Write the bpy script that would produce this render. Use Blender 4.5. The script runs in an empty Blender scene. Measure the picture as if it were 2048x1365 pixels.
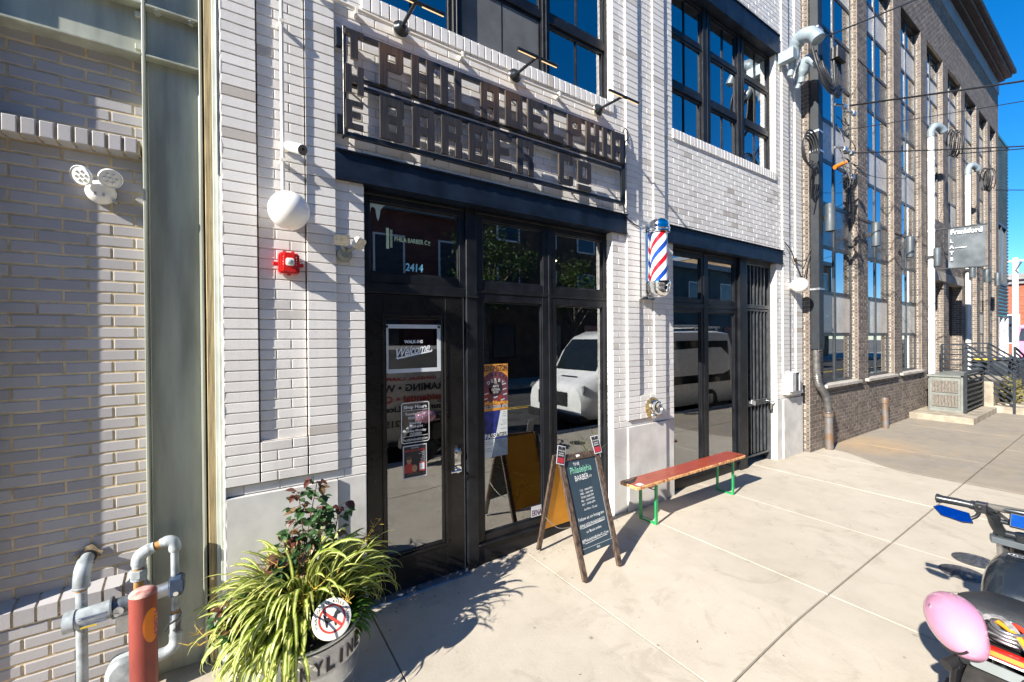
import bpy, bmesh, math, random
from mathutils import Vector, Matrix
R = random.Random(11)
S = bpy.context.scene
C = S.collection
V = Vector
pi = math.pi
rad = math.radians

# ------------------------------------------------------------------ materials
MATS = {}
def nt(name):
    m = bpy.data.materials.new(name); m.use_nodes = True
    t = m.node_tree; t.nodes.clear()
    o = t.nodes.new('ShaderNodeOutputMaterial')
    return m, t, o
def N(t, kind, **kw):
    n = t.nodes.new(kind)
    for k, v in kw.items():
        if k.startswith('i_'):
            n.inputs[k[2:].replace('_', ' ')].default_value = v
        else: setattr(n, k, v)
    return n
def mth(t, op, a, b=None, c=None, clamp=False):
    n = t.nodes.new('ShaderNodeMath'); n.operation = op; n.use_clamp = clamp
    for i, x in enumerate((a, b, c)):
        if x is None: continue
        if isinstance(x, (int, float)): n.inputs[i].default_value = x
        else: t.links.new(x, n.inputs[i])
    return n.outputs[0]
def ramp(t, fac, stops):
    n = t.nodes.new('ShaderNodeValToRGB'); cr = n.color_ramp
    while len(cr.elements) < len(stops): cr.elements.new(.5)
    for e, (p, c) in zip(cr.elements, stops):
        e.position = p; e.color = (c, c, c, 1) if isinstance(c, (int, float)) else (*c, 1)
    t.links.new(fac, n.inputs[0]); return n.outputs[0]
def noise(t, vec, scale, detail=4, rough=.55, dist=0):
    n = t.nodes.new('ShaderNodeTexNoise'); n.inputs['Scale'].default_value = scale
    n.inputs['Detail'].default_value = detail; n.inputs['Roughness'].default_value = rough
    n.inputs['Distortion'].default_value = dist
    t.links.new(vec, n.inputs['Vector']); return n.outputs[0]
def mixc(t, fac, a, b, mode='MIX'):
    n = t.nodes.new('ShaderNodeMix'); n.data_type = 'RGBA'; n.blend_type = mode
    for i, x in ((0, fac), (6, a), (7, b)):
        if isinstance(x, (int, float)): n.inputs[i].default_value = x
        elif isinstance(x, tuple): n.inputs[i].default_value = (*x, 1)
        else: t.links.new(x, n.inputs[i])
    return n.outputs[2]
def M(name, col, rough=.6, metal=0.0, var=.12, scale=6, bump=0.0, bscale=60, spec=.5, coat=0, col2=None, stretch=None, emit=0):
    """painted / stone / metal surface whose colour drifts a little with noise"""
    if name in MATS: return MATS[name]
    m, t, o = nt(name)
    b = N(t, 'ShaderNodeBsdfPrincipled')
    b.inputs['Roughness'].default_value = rough; b.inputs['Metallic'].default_value = metal
    b.inputs['Specular IOR Level'].default_value = spec; b.inputs['Coat Weight'].default_value = coat
    tc = N(t, 'ShaderNodeNewGeometry'); vec = tc.outputs['Position']
    if stretch:
        mp = N(t, 'ShaderNodeMapping'); mp.inputs['Scale'].default_value = stretch
        t.links.new(vec, mp.inputs['Vector']); vec = mp.outputs[0]
    f = noise(t, vec, scale)
    c2 = col2 or tuple(max(0, c*(1-var*1.6)) for c in col)
    c1 = tuple(min(1, c*(1+var)) for c in col)
    cc = ramp(t, f, [(.35, c2), (.62, c1)])
    t.links.new(cc, b.inputs['Base Color'])
    rr = ramp(t, noise(t, vec, scale*3), [(.3, max(0, rough-.08)), (.7, min(1, rough+.1))])
    t.links.new(rr, b.inputs['Roughness'])
    if bump:
        bp = N(t, 'ShaderNodeBump'); bp.inputs['Strength'].default_value = bump; bp.inputs['Distance'].default_value = .004
        t.links.new(noise(t, vec, bscale), bp.inputs['Height']); t.links.new(bp.outputs[0], b.inputs['Normal'])
    if emit:
        b.inputs['Emission Color'].default_value = (*col, 1); b.inputs['Emission Strength'].default_value = emit
    t.links.new(b.outputs[0], o.inputs[0])
    MATS[name] = m; return m
def brickmat(name, stops, speck=.25, rough=.75, bump=.25, stain=None):
    m, t, o = nt(name); b = N(t, 'ShaderNodeBsdfPrincipled')
    g = N(t, 'ShaderNodeNewGeometry')
    c = ramp(t, g.outputs['Random Per Island'], stops)
    pos = g.outputs['Position']
    n1 = noise(t, pos, 140, 3, .7)
    c = mixc(t, ramp(t, n1, [(.56, 0), (.72, speck)]), c, (.10, .085, .075))
    n2 = noise(t, pos, 2.2, 5, .6)
    c = mixc(t, ramp(t, n2, [(.42, 0), (.8, .35)]), c, mixc(t, .5, c, (.33, .29, .25)))
    mp = N(t, 'ShaderNodeMapping'); mp.inputs['Scale'].default_value = (5, 5, .35); t.links.new(pos, mp.inputs['Vector'])
    c = mixc(t, ramp(t, noise(t, mp.outputs[0], 1.6, 5, .65), [(.50, 0), (.72, .30)]), c, mixc(t, .5, c, (.22, .19, .155)))
    c = mixc(t, ramp(t, noise(t, pos, 34, 4, .75), [(.64, 0), (.70, .45)]), c, mixc(t, .45, c, (.12, .10, .085)))
    if stain:
        sx = N(t, 'ShaderNodeSeparateXYZ'); t.links.new(pos, sx.inputs[0])
        h = mth(t, 'ADD', sx.outputs['Z'], mth(t, 'MULTIPLY', noise(t, pos, 3), stain))
        c = mixc(t, ramp(t, h, [(stain*.45, .55), (stain*.9, 0)]), c, (.16, .15, .10))
    t.links.new(c, b.inputs['Base Color'])
    b.inputs['Roughness'].default_value = rough; b.inputs['Specular IOR Level'].default_value = .35
    bp = N(t, 'ShaderNodeBump'); bp.inputs['Strength'].default_value = bump; bp.inputs['Distance'].default_value = .003
    t.links.new(noise(t, pos, 90, 5, .7), bp.inputs['Height']); t.links.new(bp.outputs[0], b.inputs['Normal'])
    t.links.new(b.outputs[0], o.inputs[0]); MATS[name] = m; return m
def glassmat(name, tint, base, ior=1.5, gain=1.0, wob=.0):
    """window glass: part see-through, part mirror, more mirror at a glance"""
    m, t, o = nt(name)
    f = N(t, 'ShaderNodeFresnel'); f.inputs[0].default_value = ior
    fac = mth(t, 'ADD', mth(t, 'MULTIPLY', f.outputs[0], gain), base, clamp=True)
    tr = N(t, 'ShaderNodeBsdfTransparent'); tr.inputs[0].default_value = (*tint, 1)
    gl = N(t, 'ShaderNodeBsdfGlossy'); gl.inputs['Roughness'].default_value = 0.0; gl.inputs[0].default_value = (.94, .97, 1, 1)
    if wob:
        g = N(t, 'ShaderNodeNewGeometry'); bp = N(t, 'ShaderNodeBump')
        bp.inputs['Strength'].default_value = wob; bp.inputs['Distance'].default_value = .01
        t.links.new(noise(t, g.outputs['Position'], 1.3, 1), bp.inputs['Height']); t.links.new(bp.outputs[0], gl.inputs['Normal'])
    mx = N(t, 'ShaderNodeMixShader'); t.links.new(fac, mx.inputs[0])
    t.links.new(tr.outputs[0], mx.inputs[1]); t.links.new(gl.outputs[0], mx.inputs[2])
    t.links.new(mx.outputs[0], o.inputs[0]); MATS[name] = m; return m
def leafmat(name, edge, mid, tl=.35, stripes=True, rnd=.35):
    m, t, o = nt(name)
    uv = N(t, 'ShaderNodeUVMap'); sx = N(t, 'ShaderNodeSeparateXYZ'); t.links.new(uv.outputs[0], sx.inputs[0])
    g = N(t, 'ShaderNodeNewGeometry')
    a = mth(t, 'ABSOLUTE', mth(t, 'SUBTRACT', sx.outputs['X'], .5))
    c = ramp(t, a, [(.13, mid), (.24, edge)]) if stripes else ramp(t, a, [(.0, mid), (.08, edge)])
    rr = ramp(t, g.outputs['Random Per Island'], [(0, 1-rnd), (1, 1+rnd*.3)])
    c = mixc(t, 1.0, c, rr, 'MULTIPLY')
    d = N(t, 'ShaderNodeBsdfPrincipled'); d.inputs['Roughness'].default_value = .45
    t.links.new(c, d.inputs['Base Color'])
    tr = N(t, 'ShaderNodeBsdfTranslucent'); t.links.new(c, tr.inputs[0])
    mx = N(t, 'ShaderNodeMixShader'); mx.inputs[0].default_value = tl
    t.links.new(d.outputs[0], mx.inputs[1]); t.links.new(tr.outputs[0], mx.inputs[2])
    t.links.new(mx.outputs[0], o.inputs[0]); MATS[name] = m; return m

# ------------------------------------------------------------------ mesh builder
_txt = {}
def text_geo(s, spacing=1.0, shear=0.0, bold=0.0):
    k = (s, spacing, shear, bold)
    if k in _txt: return _txt[k]
    cu = bpy.data.curves.new('lettering', 'FONT'); cu.body = s; cu.size = 1; cu.shear = shear
    cu.space_character = spacing; cu.resolution_u = 3; cu.offset = bold
    ob = bpy.data.objects.new('lettering', cu); C.objects.link(ob)
    bpy.context.view_layer.update()
    me = bpy.data.meshes.new_from_object(ob.evaluated_get(bpy.context.evaluated_depsgraph_get()))
    vs = [tuple(v.co[:2]) for v in me.vertices]; fs = [tuple(p.vertices) for p in me.polygons]
    bpy.data.objects.remove(ob); bpy.data.meshes.remove(me); bpy.data.curves.remove(cu)
    if not vs: vs = [(0, 0)]
    x0 = min(v[0] for v in vs); x1 = max(v[0] for v in vs)
    vs = [(v[0]-x0, v[1]) for v in vs]
    _txt[k] = (vs, fs, x1-x0); return _txt[k]

class MB:
    def __init__(s): s.v = []; s.f = []; s.m = []; s.uv = []
    def face(s, pts, m=0, uv=None):
        b = len(s.v); s.v += [tuple(p) for p in pts]; s.f.append(tuple(range(b, b+len(pts)))); s.m.append(m); s.uv.append(uv)
    def raw(s, vs, fs, m=0):
        b = len(s.v); s.v += [tuple(p) for p in vs]
        for f in fs: s.f.append(tuple(b+i for i in f)); s.m.append(m); s.uv.append(None)
    def box(s, x0, x1, y0, y1, z0, z1, m=0):
        s.raw([(x0,y0,z0),(x1,y0,z0),(x1,y1,z0),(x0,y1,z0),(x0,y0,z1),(x1,y0,z1),(x1,y1,z1),(x0,y1,z1)],
              [(3,2,1,0),(4,5,6,7),(0,1,5,4),(1,2,6,5),(2,3,7,6),(3,0,4,7)], m)
    def obox(s, c, a, b, d, m=0):
        c, a, b, d = V(c), V(a), V(b), V(d)
        vs = [c+sx*a+sy*b+sz*d for sz in (-1, 1) for sx, sy in ((-1,-1),(1,-1),(1,1),(-1,1))]
        fl = [(3,2,1,0),(4,5,6,7),(0,1,5,4),(1,2,6,5),(2,3,7,6),(3,0,4,7)]
        if a.cross(b).dot(d) < 0: fl = [f[::-1] for f in fl]
        s.raw(vs, fl, m)
    def bar(s, p, q, w, h, up=(0,0,1), m=0):
        p, q = V(p), V(q); d = (q-p); L = d.length; d.normalize(); up = V(up)
        sd = d.cross(up)
        if sd.length < 1e-4: sd = d.cross(V((0,1,0)))
        sd.normalize(); u2 = sd.cross(d)
        s.obox((p+q)/2, d*L/2, sd*w/2, u2*h/2, m)
    def cyl(s, p, q, r0, r1=None, n=16, caps=True, m=0):
        p, q = V(p), V(q); r1 = r0 if r1 is None else r1
        d = (q-p).normalized(); a = d.orthogonal().normalized(); b = d.cross(a)
        vs = []
        for c, r in ((p, r0), (q, r1)):
            for i in range(n):
                t = 2*pi*i/n; vs.append(c+(a*math.cos(t)+b*math.sin(t))*r)
        fs = [(i, (i+1) % n, n+(i+1) % n, n+i) for i in range(n)]
        if caps: fs += [tuple(range(n))[::-1], tuple(range(n, 2*n))]
        s.raw(vs, fs, m)
    def tube(s, pts, r, n=8, caps=True, m=0):
        pts = [V(p) for p in pts]; k = len(pts)
        rs = r if isinstance(r, (list, tuple)) else [r]*k
        t0 = (pts[1]-pts[0]).normalized(); a = t0.orthogonal().normalized(); vs = []
        for i, p in enumerate(pts):
            t = (pts[min(i+1, k-1)]-pts[max(i-1, 0)]).normalized()
            a = (a-t*a.dot(t)); a = a.normalized() if a.length > 1e-6 else t.orthogonal().normalized(); b = t.cross(a)
            for j in range(n):
                th = 2*pi*j/n; vs.append(p+(a*math.cos(th)+b*math.sin(th))*rs[i])
        fs = []
        for i in range(k-1):
            for j in range(n): fs.append((i*n+j, i*n+(j+1) % n, (i+1)*n+(j+1) % n, (i+1)*n+j))
        if caps: fs += [tuple(range(n))[::-1], tuple(range((k-1)*n, k*n))]
        s.raw(vs, fs, m)
    def lathe(s, c, ax, prof, n=24, m=0):
        c = V(c); d = V(ax).normalized(); a = d.orthogonal().normalized(); b = d.cross(a); vs = []
        for r, h in prof:
            for j in range(n):
                th = 2*pi*j/n; vs.append(c+d*h+(a*math.cos(th)+b*math.sin(th))*max(r, 1e-5))
        fs = []
        for i in range(len(prof)-1):
            for j in range(n): fs.append((i*n+j, i*n+(j+1) % n, (i+1)*n+(j+1) % n, (i+1)*n+j))
        s.raw(vs, fs, m)
    def ball(s, c, r, n=20, k=12, m=0, T=None):
        c = V(c); r = V((r, r, r)) if isinstance(r, (int, float)) else V(r); vs = []
        for i in range(k+1):
            ph = pi*i/k
            for j in range(n):
                th = 2*pi*j/n; p = V((math.sin(ph)*math.cos(th)*r.x, math.sin(ph)*math.sin(th)*r.y, -math.cos(ph)*r.z))
                vs.append(c+(T @ p if T else p))
        fs = [(i*n+j, i*n+(j+1) % n, (i+1)*n+(j+1) % n, (i+1)*n+j) for i in range(k) for j in range(n)]
        s.raw(vs, fs, m)
    def prism(s, poly, O, U, W, D, m=0):
        """flat outline (u,w) at O, thickness vector D behind it; front face looks along U x W"""
        O, U, W, D = V(O), V(U), V(W), V(D); n = len(poly)
        f = [O+U*u+W*w for u, w in poly]; b = [p+D for p in f]
        s.raw(f+b, [tuple(range(n)), tuple(range(n, 2*n))[::-1]]+[(i, n+i, n+(i+1) % n, (i+1) % n) for i in range(n)], m)
    def plate(s, poly, O, U, W, m=0):
        O, U, W = V(O), V(U), V(W); s.face([O+U*u+W*w for u, w in poly], m)
    def text(s, t, size, O, U, W, D=None, align='C', m=0, spacing=1.0, shear=0.0, bold=0.0, fit=None, sw=1.0):
        O, U, W = V(O), V(U), V(W); vs, fs, w = text_geo(t, spacing, shear, bold)
        kx = size*sw
        if fit: kx = fit/max(w, 1e-3)
        off = {'C': -w/2, 'L': 0, 'R': -w}[align]
        s.raw([O+U*((x+off)*kx)+W*(y*size) for x, y in vs], fs, m)
    def build(s, name, mats, parent=None, smooth=None, bevel=0, seg=1):
        me = bpy.data.meshes.new(name)
        vs = s.v; o = bpy.data.objects.new(name, me); C.objects.link(o)
        if parent is None and vs:
            xs = [v[0] for v in vs]; ys = [v[1] for v in vs]; zs = [v[2] for v in vs]
            c = ((min(xs)+max(xs))/2, (min(ys)+max(ys))/2, min(zs)); o.location = c
            vs = [(v[0]-c[0], v[1]-c[1], v[2]-c[2]) for v in vs]
        me.from_pydata(vs, [], s.f)
        if not isinstance(mats, (list, tuple)): mats = [mats]
        for m in mats: me.materials.append(m)
        if len(mats) > 1: me.polygons.foreach_set('material_index', s.m)
        if any(u is not None for u in s.uv):
            l = me.uv_layers.new(name='UVMap'); i = 0
            for p, u in zip(me.polygons, s.uv):
                for k in range(p.loop_total): l.data[p.loop_start+k].uv = u[k] if u else (0, 0)
        if smooth:
            me.polygons.foreach_set('use_smooth', [True]*len(me.polygons)); me.set_sharp_from_angle(angle=rad(smooth))
        me.update()
        if bevel:
            b = o.modifiers.new('edge', 'BEVEL'); b.width = bevel; b.segments = seg; b.limit_method = 'ANGLE'; b.angle_limit = rad(40)
        if parent: attach(o, parent)
        return o
WORLD = {}
def attach(o, parent):
    o.parent = parent
    r = parent
    if r.name in WORLD: o.matrix_parent_inverse = WORLD[r.name].inverted()
def tag(o, label=None, cat=None, group=None, kind=None):
    if label: o['label'] = label
    if cat: o['category'] = cat
    if group: o['group'] = group
    if kind: o['kind'] = kind
    return o
def thing(name, label, cat, loc=(0,0,0), rz=0, group=None, local=False):
    """an Empty at the base; parts are given in street coordinates unless local"""
    o = bpy.data.objects.new(name, None); C.objects.link(o); o.empty_display_size = .1
    o.location = loc; o.rotation_euler = (0, 0, rz)
    if not local: WORLD[o.name] = Matrix.Translation(V(loc)) @ Matrix.Rotation(rz, 4, 'Z')
    return tag(o, label, cat, group)
def struct(name, mb, m, **k): return tag(mb.build(name, m, **k), kind='structure')
def kids(o): return [c for c in bpy.data.objects if c.parent == o]
def dup(o, loc=None, rz=None, label=None, parent=None):
    c = o.copy(); C.objects.link(c)
    if parent: c.parent = parent; c.matrix_parent_inverse = o.matrix_parent_inverse.copy()
    else:
        if loc is not None: c.location = loc
        if rz is not None: c.rotation_euler = (0, 0, rz)
        if label: c['label'] = label
    for ch in kids(o): dup(ch, parent=c)
    return c
def rrect(x0, x1, z0, z1, r, n=5):
    out = []
    for cx, cz, a in ((x1-r, z0+r, -90), (x1-r, z1-r, 0), (x0+r, z1-r, 90), (x0+r, z0+r, 180)):
        for i in range(n+1):
            t = rad(a+90*i/n); out.append((cx+r*math.cos(t), cz+r*math.sin(t)))
    return out
def arc(cx, cy, r, a0, a1, n=8): return [(cx+r*math.cos(rad(a0+(a1-a0)*i/n)), cy+r*math.sin(rad(a0+(a1-a0)*i/n))) for i in range(n+1)]
def smoothpath(pts, k=6):
    pts = [V(p) for p in pts]; out = []
    for i in range(len(pts)-1):
        p0 = pts[max(i-1, 0)]; p1 = pts[i]; p2 = pts[i+1]; p3 = pts[min(i+2, len(pts)-1)]
        for j in range(k):
            t = j/k
            out.append(.5*((2*p1)+(p2-p0)*t+(2*p0-5*p1+4*p2-p3)*t*t+(3*p1-p0-3*p2+p3)*t**3))
    out.append(pts[-1]); return out

X_, Y_, Z_ = V((1,0,0)), V((0,1,0)), V((0,0,1))
FR = (X_, Z_, Y_)                # facade frame: right, up, into the wall

# ------------------------------------------------------------------ world, camera, sun
SUN = V((1, .235, -.61)).normalized()
w = bpy.data.worlds.new('World'); S.world = w; w.use_nodes = True
t = w.node_tree; bg = t.nodes['Background']
sk = t.nodes.new('ShaderNodeTexSky'); sk.sky_type = 'NISHITA'; sk.sun_disc = False
sk.sun_elevation = math.asin(-SUN.z); sk.sun_rotation = math.atan2(-SUN.x, -SUN.y)
sk.air_density = 1.0; sk.dust_density = .0; sk.ozone_density = 5.5; sk.altitude = 1500
hs = t.nodes.new('ShaderNodeHueSaturation'); hs.inputs['Saturation'].default_value = 1.28; t.links.new(sk.outputs[0], hs.inputs['Color']); t.links.new(hs.outputs[0], bg.inputs[0]); bg.inputs[1].default_value = .086
sun = bpy.data.lights.new('sun', 'SUN'); sun.energy = 5.0; sun.angle = rad(.5); sun.color = (1, .94, .84)
so = bpy.data.objects.new('sun', sun); C.objects.link(so)
so.rotation_euler = SUN.to_track_quat('-Z', 'Y').to_euler(); so.location = (-20, -10, 30)
cam = bpy.data.cameras.new('camera'); co = bpy.data.objects.new('camera', cam); C.objects.link(co); S.camera = co
cam.sensor_width = 36; cam.lens = 36*842.36/2048; cam.clip_end = 500; cam.clip_start = .05
yaw, pit, rol = 0.586332, -0.003985, -0.0082015
F = V((math.sin(yaw)*math.cos(pit), math.cos(yaw)*math.cos(pit), math.sin(pit)))
r0 = V((math.cos(yaw), -math.sin(yaw), 0)); u0 = r0.cross(F)
rr = math.cos(rol)*r0+math.sin(rol)*u0; uu = -math.sin(rol)*r0+math.cos(rol)*u0
mw = Matrix((( rr.x, uu.x, -F.x, 0), (rr.y, uu.y, -F.y, -3.0), (rr.z, uu.z, -F.z, 1.82), (0, 0, 0, 1)))
co.matrix_world = mw
S.view_settings.view_transform = 'Standard'; S.view_settings.look = 'None'; S.view_settings.exposure = 1.27; S.view_settings.gamma = 1
S.render.engine = 'CYCLES'
S.cycles.max_bounces = 8; S.cycles.glossy_bounces = 4; S.cycles.transparent_max_bounces = 12; S.cycles.sample_clamp_indirect = 6
S.cycles.use_denoising = True
# ------------------------------------------------------------------ shared materials
white_brick = brickmat('white_brick', [(0, (.46,.42,.38)), (.03, (.56,.54,.51)), (.06, (.67,.65,.625)), (1, (.74,.72,.695))], speck=.34)
grey_brick = brickmat('grey_brick', [(0, (.335,.32,.325)), (.5, (.375,.36,.365)), (1, (.42,.405,.41))], speck=.12)
tan_brick = brickmat('tan_brick', [(0, (.105,.086,.075)), (.5, (.14,.115,.10)), (1, (.19,.158,.135))], speck=.2, stain=.0)
red_brick = brickmat('red_brick', [(0, (.30,.09,.05)), (.5, (.38,.12,.065)), (1, (.45,.16,.09))])
mort_w = M('pale_mortar', (.56,.51,.455), .9, var=.15, scale=14, bump=.3)
mort_g = M('buff_mortar', (.54,.43,.27), .9, var=.2, scale=9, bump=.4)
mort_t = M('cream_mortar', (.46,.40,.32), .9, var=.12, scale=9, bump=.3)
stone = M('limestone', (.57,.555,.53), .8, var=.1, scale=3.5, bump=.2, bscale=120)
black_steel = M('navy_black_paint', (.007,.013,.026), .42, var=.3, scale=5, bump=.04, spec=.28)
frame_blk = M('black_frame_paint', (.009,.010,.013), .4, var=.3, scale=7, bump=.05, spec=.3)
door_blk = M('black_door_paint', (.008,.0075,.0075), .32, var=.3, scale=4, bump=.04, spec=.35)
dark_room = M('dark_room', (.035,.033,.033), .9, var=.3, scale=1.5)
glass = glassmat('shop_glass', (.58,.64,.63), .20, 1.5, 1.9, wob=.03)
glass_up = glassmat('upper_glass', (.42,.48,.55), .30, 1.55, 1.5, wob=.03)
glass_tan = glassmat('far_glass', (.34,.40,.44), .30, 1.5, 1.0, wob=.02); glass_blind = glassmat('blind_glass', (.86,.88,.88), .06, 1.45, .5, wob=.02)
chrome = M('chrome', (.78,.79,.80), .06, 1, var=.03)
galv = M('galvanised_steel', (.52,.55,.58), .38, .85, var=.18, scale=9, bump=.05)
white_pl = M('white_plastic', (.80,.79,.76), .4, var=.03)
grey_pl = M('grey_metal_paint', (.20,.22,.22), .45, var=.1)
black_pl = M('black_plastic', (.018,.018,.02), .45, var=.2)
rubber = M('black_rubber', (.022,.022,.024), .75, var=.3, bump=.2)
ink_w = M('white_lettering', (.82,.82,.80), .6, var=.03)
ink_k = M('black_lettering', (.02,.02,.025), .6, var=.1)
ink_r = M('red_lettering', (.45,.03,.025), .5, var=.1)

def brickrow(mb, O, U, Nn, u0, u1, z0, z1, d, c=.0025, m=0):
    O, U, Nn = V(O), V(U), V(Nn); a = (R.random()-.5)*.0016; b = (R.random()-.5)*.0016; cc = (R.random()-.5)*.001
    def P(u, z, n): return O+U*u+Z_*z+Nn*n
    q = []
    for ins, n in ((c, 0), (0, -c), (0, -d)):
        for (u, z, k) in ((u0+ins, z0+ins, a), (u1-ins, z0+ins, b), (u1-ins, z1-ins, b), (u0+ins, z1-ins, a)):
            q.append(P(u, z, n+(k+cc if n > -d+.001 else 0)))
    fs = [(0,1,2,3)]
    for r in (0, 4):
        for i in range(4): fs.append((r+i, r+4+i, r+4+(i+1) % 4, r+(i+1) % 4))
    if U.cross(Z_).dot(Nn) < 0: fs = [f[::-1] for f in fs]
    mb.raw(q, fs, m)
CO = .0628; ZB = .956
def bricks(mb, O, U, Nn, u0, u1, z0, z1, L=.188, co=CO, zb=ZB, j=.0074, d=.014, jd=.0036, ph=0.0, single=False, back=True, thick=.06, c=.002, seq=None):
    """courses of separate bricks on a bed of mortar (material 1)"""
    O, U, Nn = V(O), V(U), V(Nn)
    k = math.floor((z0-zb)/co+1e-4)
    while zb+k*co < z1-.004:
        a = max(z0, zb+k*co); b = min(z1, zb+(k+1)*co-j)
        if b-a > .012:
            if single: cuts = [u0, u1+j]
            elif seq:
                f = seq[k % 2]; cuts = [u0]+[u0+x for x in f]+[u1+j]
            else:
                x = u0+ph-(L/2 if k % 2 else 0)
                while x > u0-L: x -= L
                cuts = [u0]
                while x < u1-.02:
                    if x > u0+.03: cuts.append(x)
                    x += L
                cuts.append(u1+j)
            for i in range(len(cuts)-1):
                if cuts[i+1]-j-cuts[i] > .01: brickrow(mb, O, U, Nn, cuts[i], cuts[i+1]-j, a, b, d, c)
        k += 1
    if back:
        p = [(u0+.003, z0), (u1-.003, z0), (u1-.003, z1), (u0+.003, z1)]
        q = [O+U*u+Z_*z-Nn*jd for u, z in p]; e = [x-Nn*thick for x in q]
        fs = [(0,1,2,3), (0,4,5,1), (1,5,6,2), (2,6,7,3), (3,7,4,0)]
        if U.cross(Z_).dot(Nn) < 0: fs = [f[::-1] for f in fs]
        mb.raw(q+e, fs, 1)
def rowlock(mb, x0, x1, z0, z1, y, pitch, d=.07, j=.008, tilt=0.0):
    n = max(1, round((x1-x0)/pitch)); p = (x1-x0)/n
    for i in range(n): brickrow(mb, (0, y, 0), X_, -Y_, x0+i*p, x0+(i+1)*p-j, z0, z1+(R.random()-.5)*.002, d, .003)
    mb.box(x0+.003, x1-.003, y+.010, y+d, z0+.003, z1-.006, 1)

# ------------------------------------------------------------------ the white brick shop building
TOP = 7.4; LB, LT = 2.91, 3.11
shop = thing('brick_building', 'pale brick shop building with black framed storefront and big grid windows upstairs', 'building', (3.7, .3, 0))
mb = MB()
fx = ((0,0,0), X_, -Y_)
def front(x0, x1, z0, z1, y, **k): bricks(mb, (0, y, 0), X_, -Y_, x0, x1, z0, z1, **k)
def left_face(x, y0, y1, z0, z1, **k): bricks(mb, (x, 0, 0), Y_, -X_, y0, y1, z0, z1, **k)
y1 = .022
# piers: (ret0, strip1, recess, strip2, ret1) edges in x
for i, (a, b, c, d, e, f) in enumerate(((None, -.042, .133, .409, .585, .775), (3.25, 3.45, 3.635, 3.887, 4.08, 4.25), (6.71, 6.87, 7.07, 7.29, 7.50, None))):
    front(b, c, ZB, TOP, 0, single=True, d=.03, jd=.005, thick=.05)
    front(d, e, ZB, TOP, 0, single=True, d=.03, jd=.005, thick=.05)
    w_ = d-c
    front(c+.008, d-.008, ZB+4*CO, TOP, y1, seq=((w_*.34,), (w_*.64,)), thick=.05)
    front(c+.008, d-.008, ZB, ZB+4*CO, 0, seq=((w_*.34,), (w_*.64,)), d=.03, thick=.05)
    if i == 0: front(b, f, ZB-CO, ZB, y1, L=.193, thick=.05)
    elif i == 1: front(a, f, ZB-CO, ZB, y1, L=.193, thick=.05)
    else: front(a, 7.5, ZB-CO, ZB, y1, L=.193, thick=.05)
    for (p, q) in ((a, b), (e, f)):
        if p is None or q is None: continue
        front(p, q, ZB, LB, y1, L=.19, ph=.09, thick=.12 if p > 1 else .06)
# wall panels above the lintels, up to the sills, beside and over the windows
front(.585, 3.45, LT, 4.125, y1, L=.188, thick=.3); front(4.08, 6.87, LT, 4.125, y1, L=.188, thick=.3)
WZ0, WZ1 = 4.235, 6.0
for x0, x1, p, q in ((.585, .80, 3.278, 3.45), (4.08, 4.25, 6.71, 6.87)):
    front(x0, x1, 4.125, 6.29, y1, L=.19, thick=.3); front(p, q, 4.125, 6.29, y1, L=.19, thick=.3)
    front(x0, q, 6.29, TOP, y1, thick=.3)
    rowlock(mb, x1-.03 if x1 < 1 else x1, p, 4.125, WZ0, .006, .0665, .12)
# sunlit returns that face up the street
for x, z0, z1 in ((3.25, .89, LB), (6.71, .89, LB), (3.278, WZ0, 6.0), (6.71, WZ0, 6.0)):
    left_face(x, .037, .115, z0, z1, single=True, thick=.04)
for x in (.800,): bricks(mb, (x, 0, 0), Y_, X_, .037, .115, WZ0, 6.0, single=True, thick=.04)
for x in (4.25,): bricks(mb, (x, 0, 0), Y_, X_, .037, .115, WZ0, 6.0, single=True, thick=.04); bricks(mb, (x, 0, 0), Y_, X_, .037, .115, .89, LB, single=True, thick=.04)
mb.build('wall', [white_brick, mort_w], shop)
# building body behind the skin: solid flanks, roof and the two floors of dark rooms
mb = MB()
mb.box(-.04, 7.5, .34, .42, 3.12, 4.1); mb.box(-.04, 7.5, .34, .42, 6.3, TOP)
for a, b in ((-.04, .77), (3.46, 4.07), (6.88, 7.5)): mb.box(a, b, .09, .42, -.2, TOP-.01)
mb.box(-.04, .10, .42, 9, -.2, TOP); mb.box(7.36, 7.5, .42, 9, -.2, TOP); mb.box(-.04, 7.5, 9, 9.2, -.2, TOP); mb.box(-.04, 7.5, .09, 9.2, TOP, TOP+.1)
mb.build('inner_shell', mort_w, shop)
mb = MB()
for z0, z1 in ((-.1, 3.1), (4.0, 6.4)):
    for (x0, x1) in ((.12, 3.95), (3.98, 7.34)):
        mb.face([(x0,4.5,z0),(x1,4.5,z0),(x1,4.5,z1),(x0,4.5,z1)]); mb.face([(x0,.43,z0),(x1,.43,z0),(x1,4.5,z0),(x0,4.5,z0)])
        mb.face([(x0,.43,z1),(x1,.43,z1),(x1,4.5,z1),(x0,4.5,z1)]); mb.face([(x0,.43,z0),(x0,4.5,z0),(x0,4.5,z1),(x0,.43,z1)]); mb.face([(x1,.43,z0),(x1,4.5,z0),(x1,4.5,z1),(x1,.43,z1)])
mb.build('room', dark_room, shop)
# limestone plinth blocks
for x0, x1, y in ((-.042, .585, 0), (.588, .775, .02), (3.45, 4.08, 0), (3.25, 3.447, .02), (4.083, 4.25, .02), (6.87, 7.5, 0), (6.71, 6.867, .02)):
    b = MB(); b.box(x0, x1, y, y+(.12 if y else .3), -.2, .888); b.build('stone_base', stone, shop, bevel=.005, seg=2)
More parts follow.
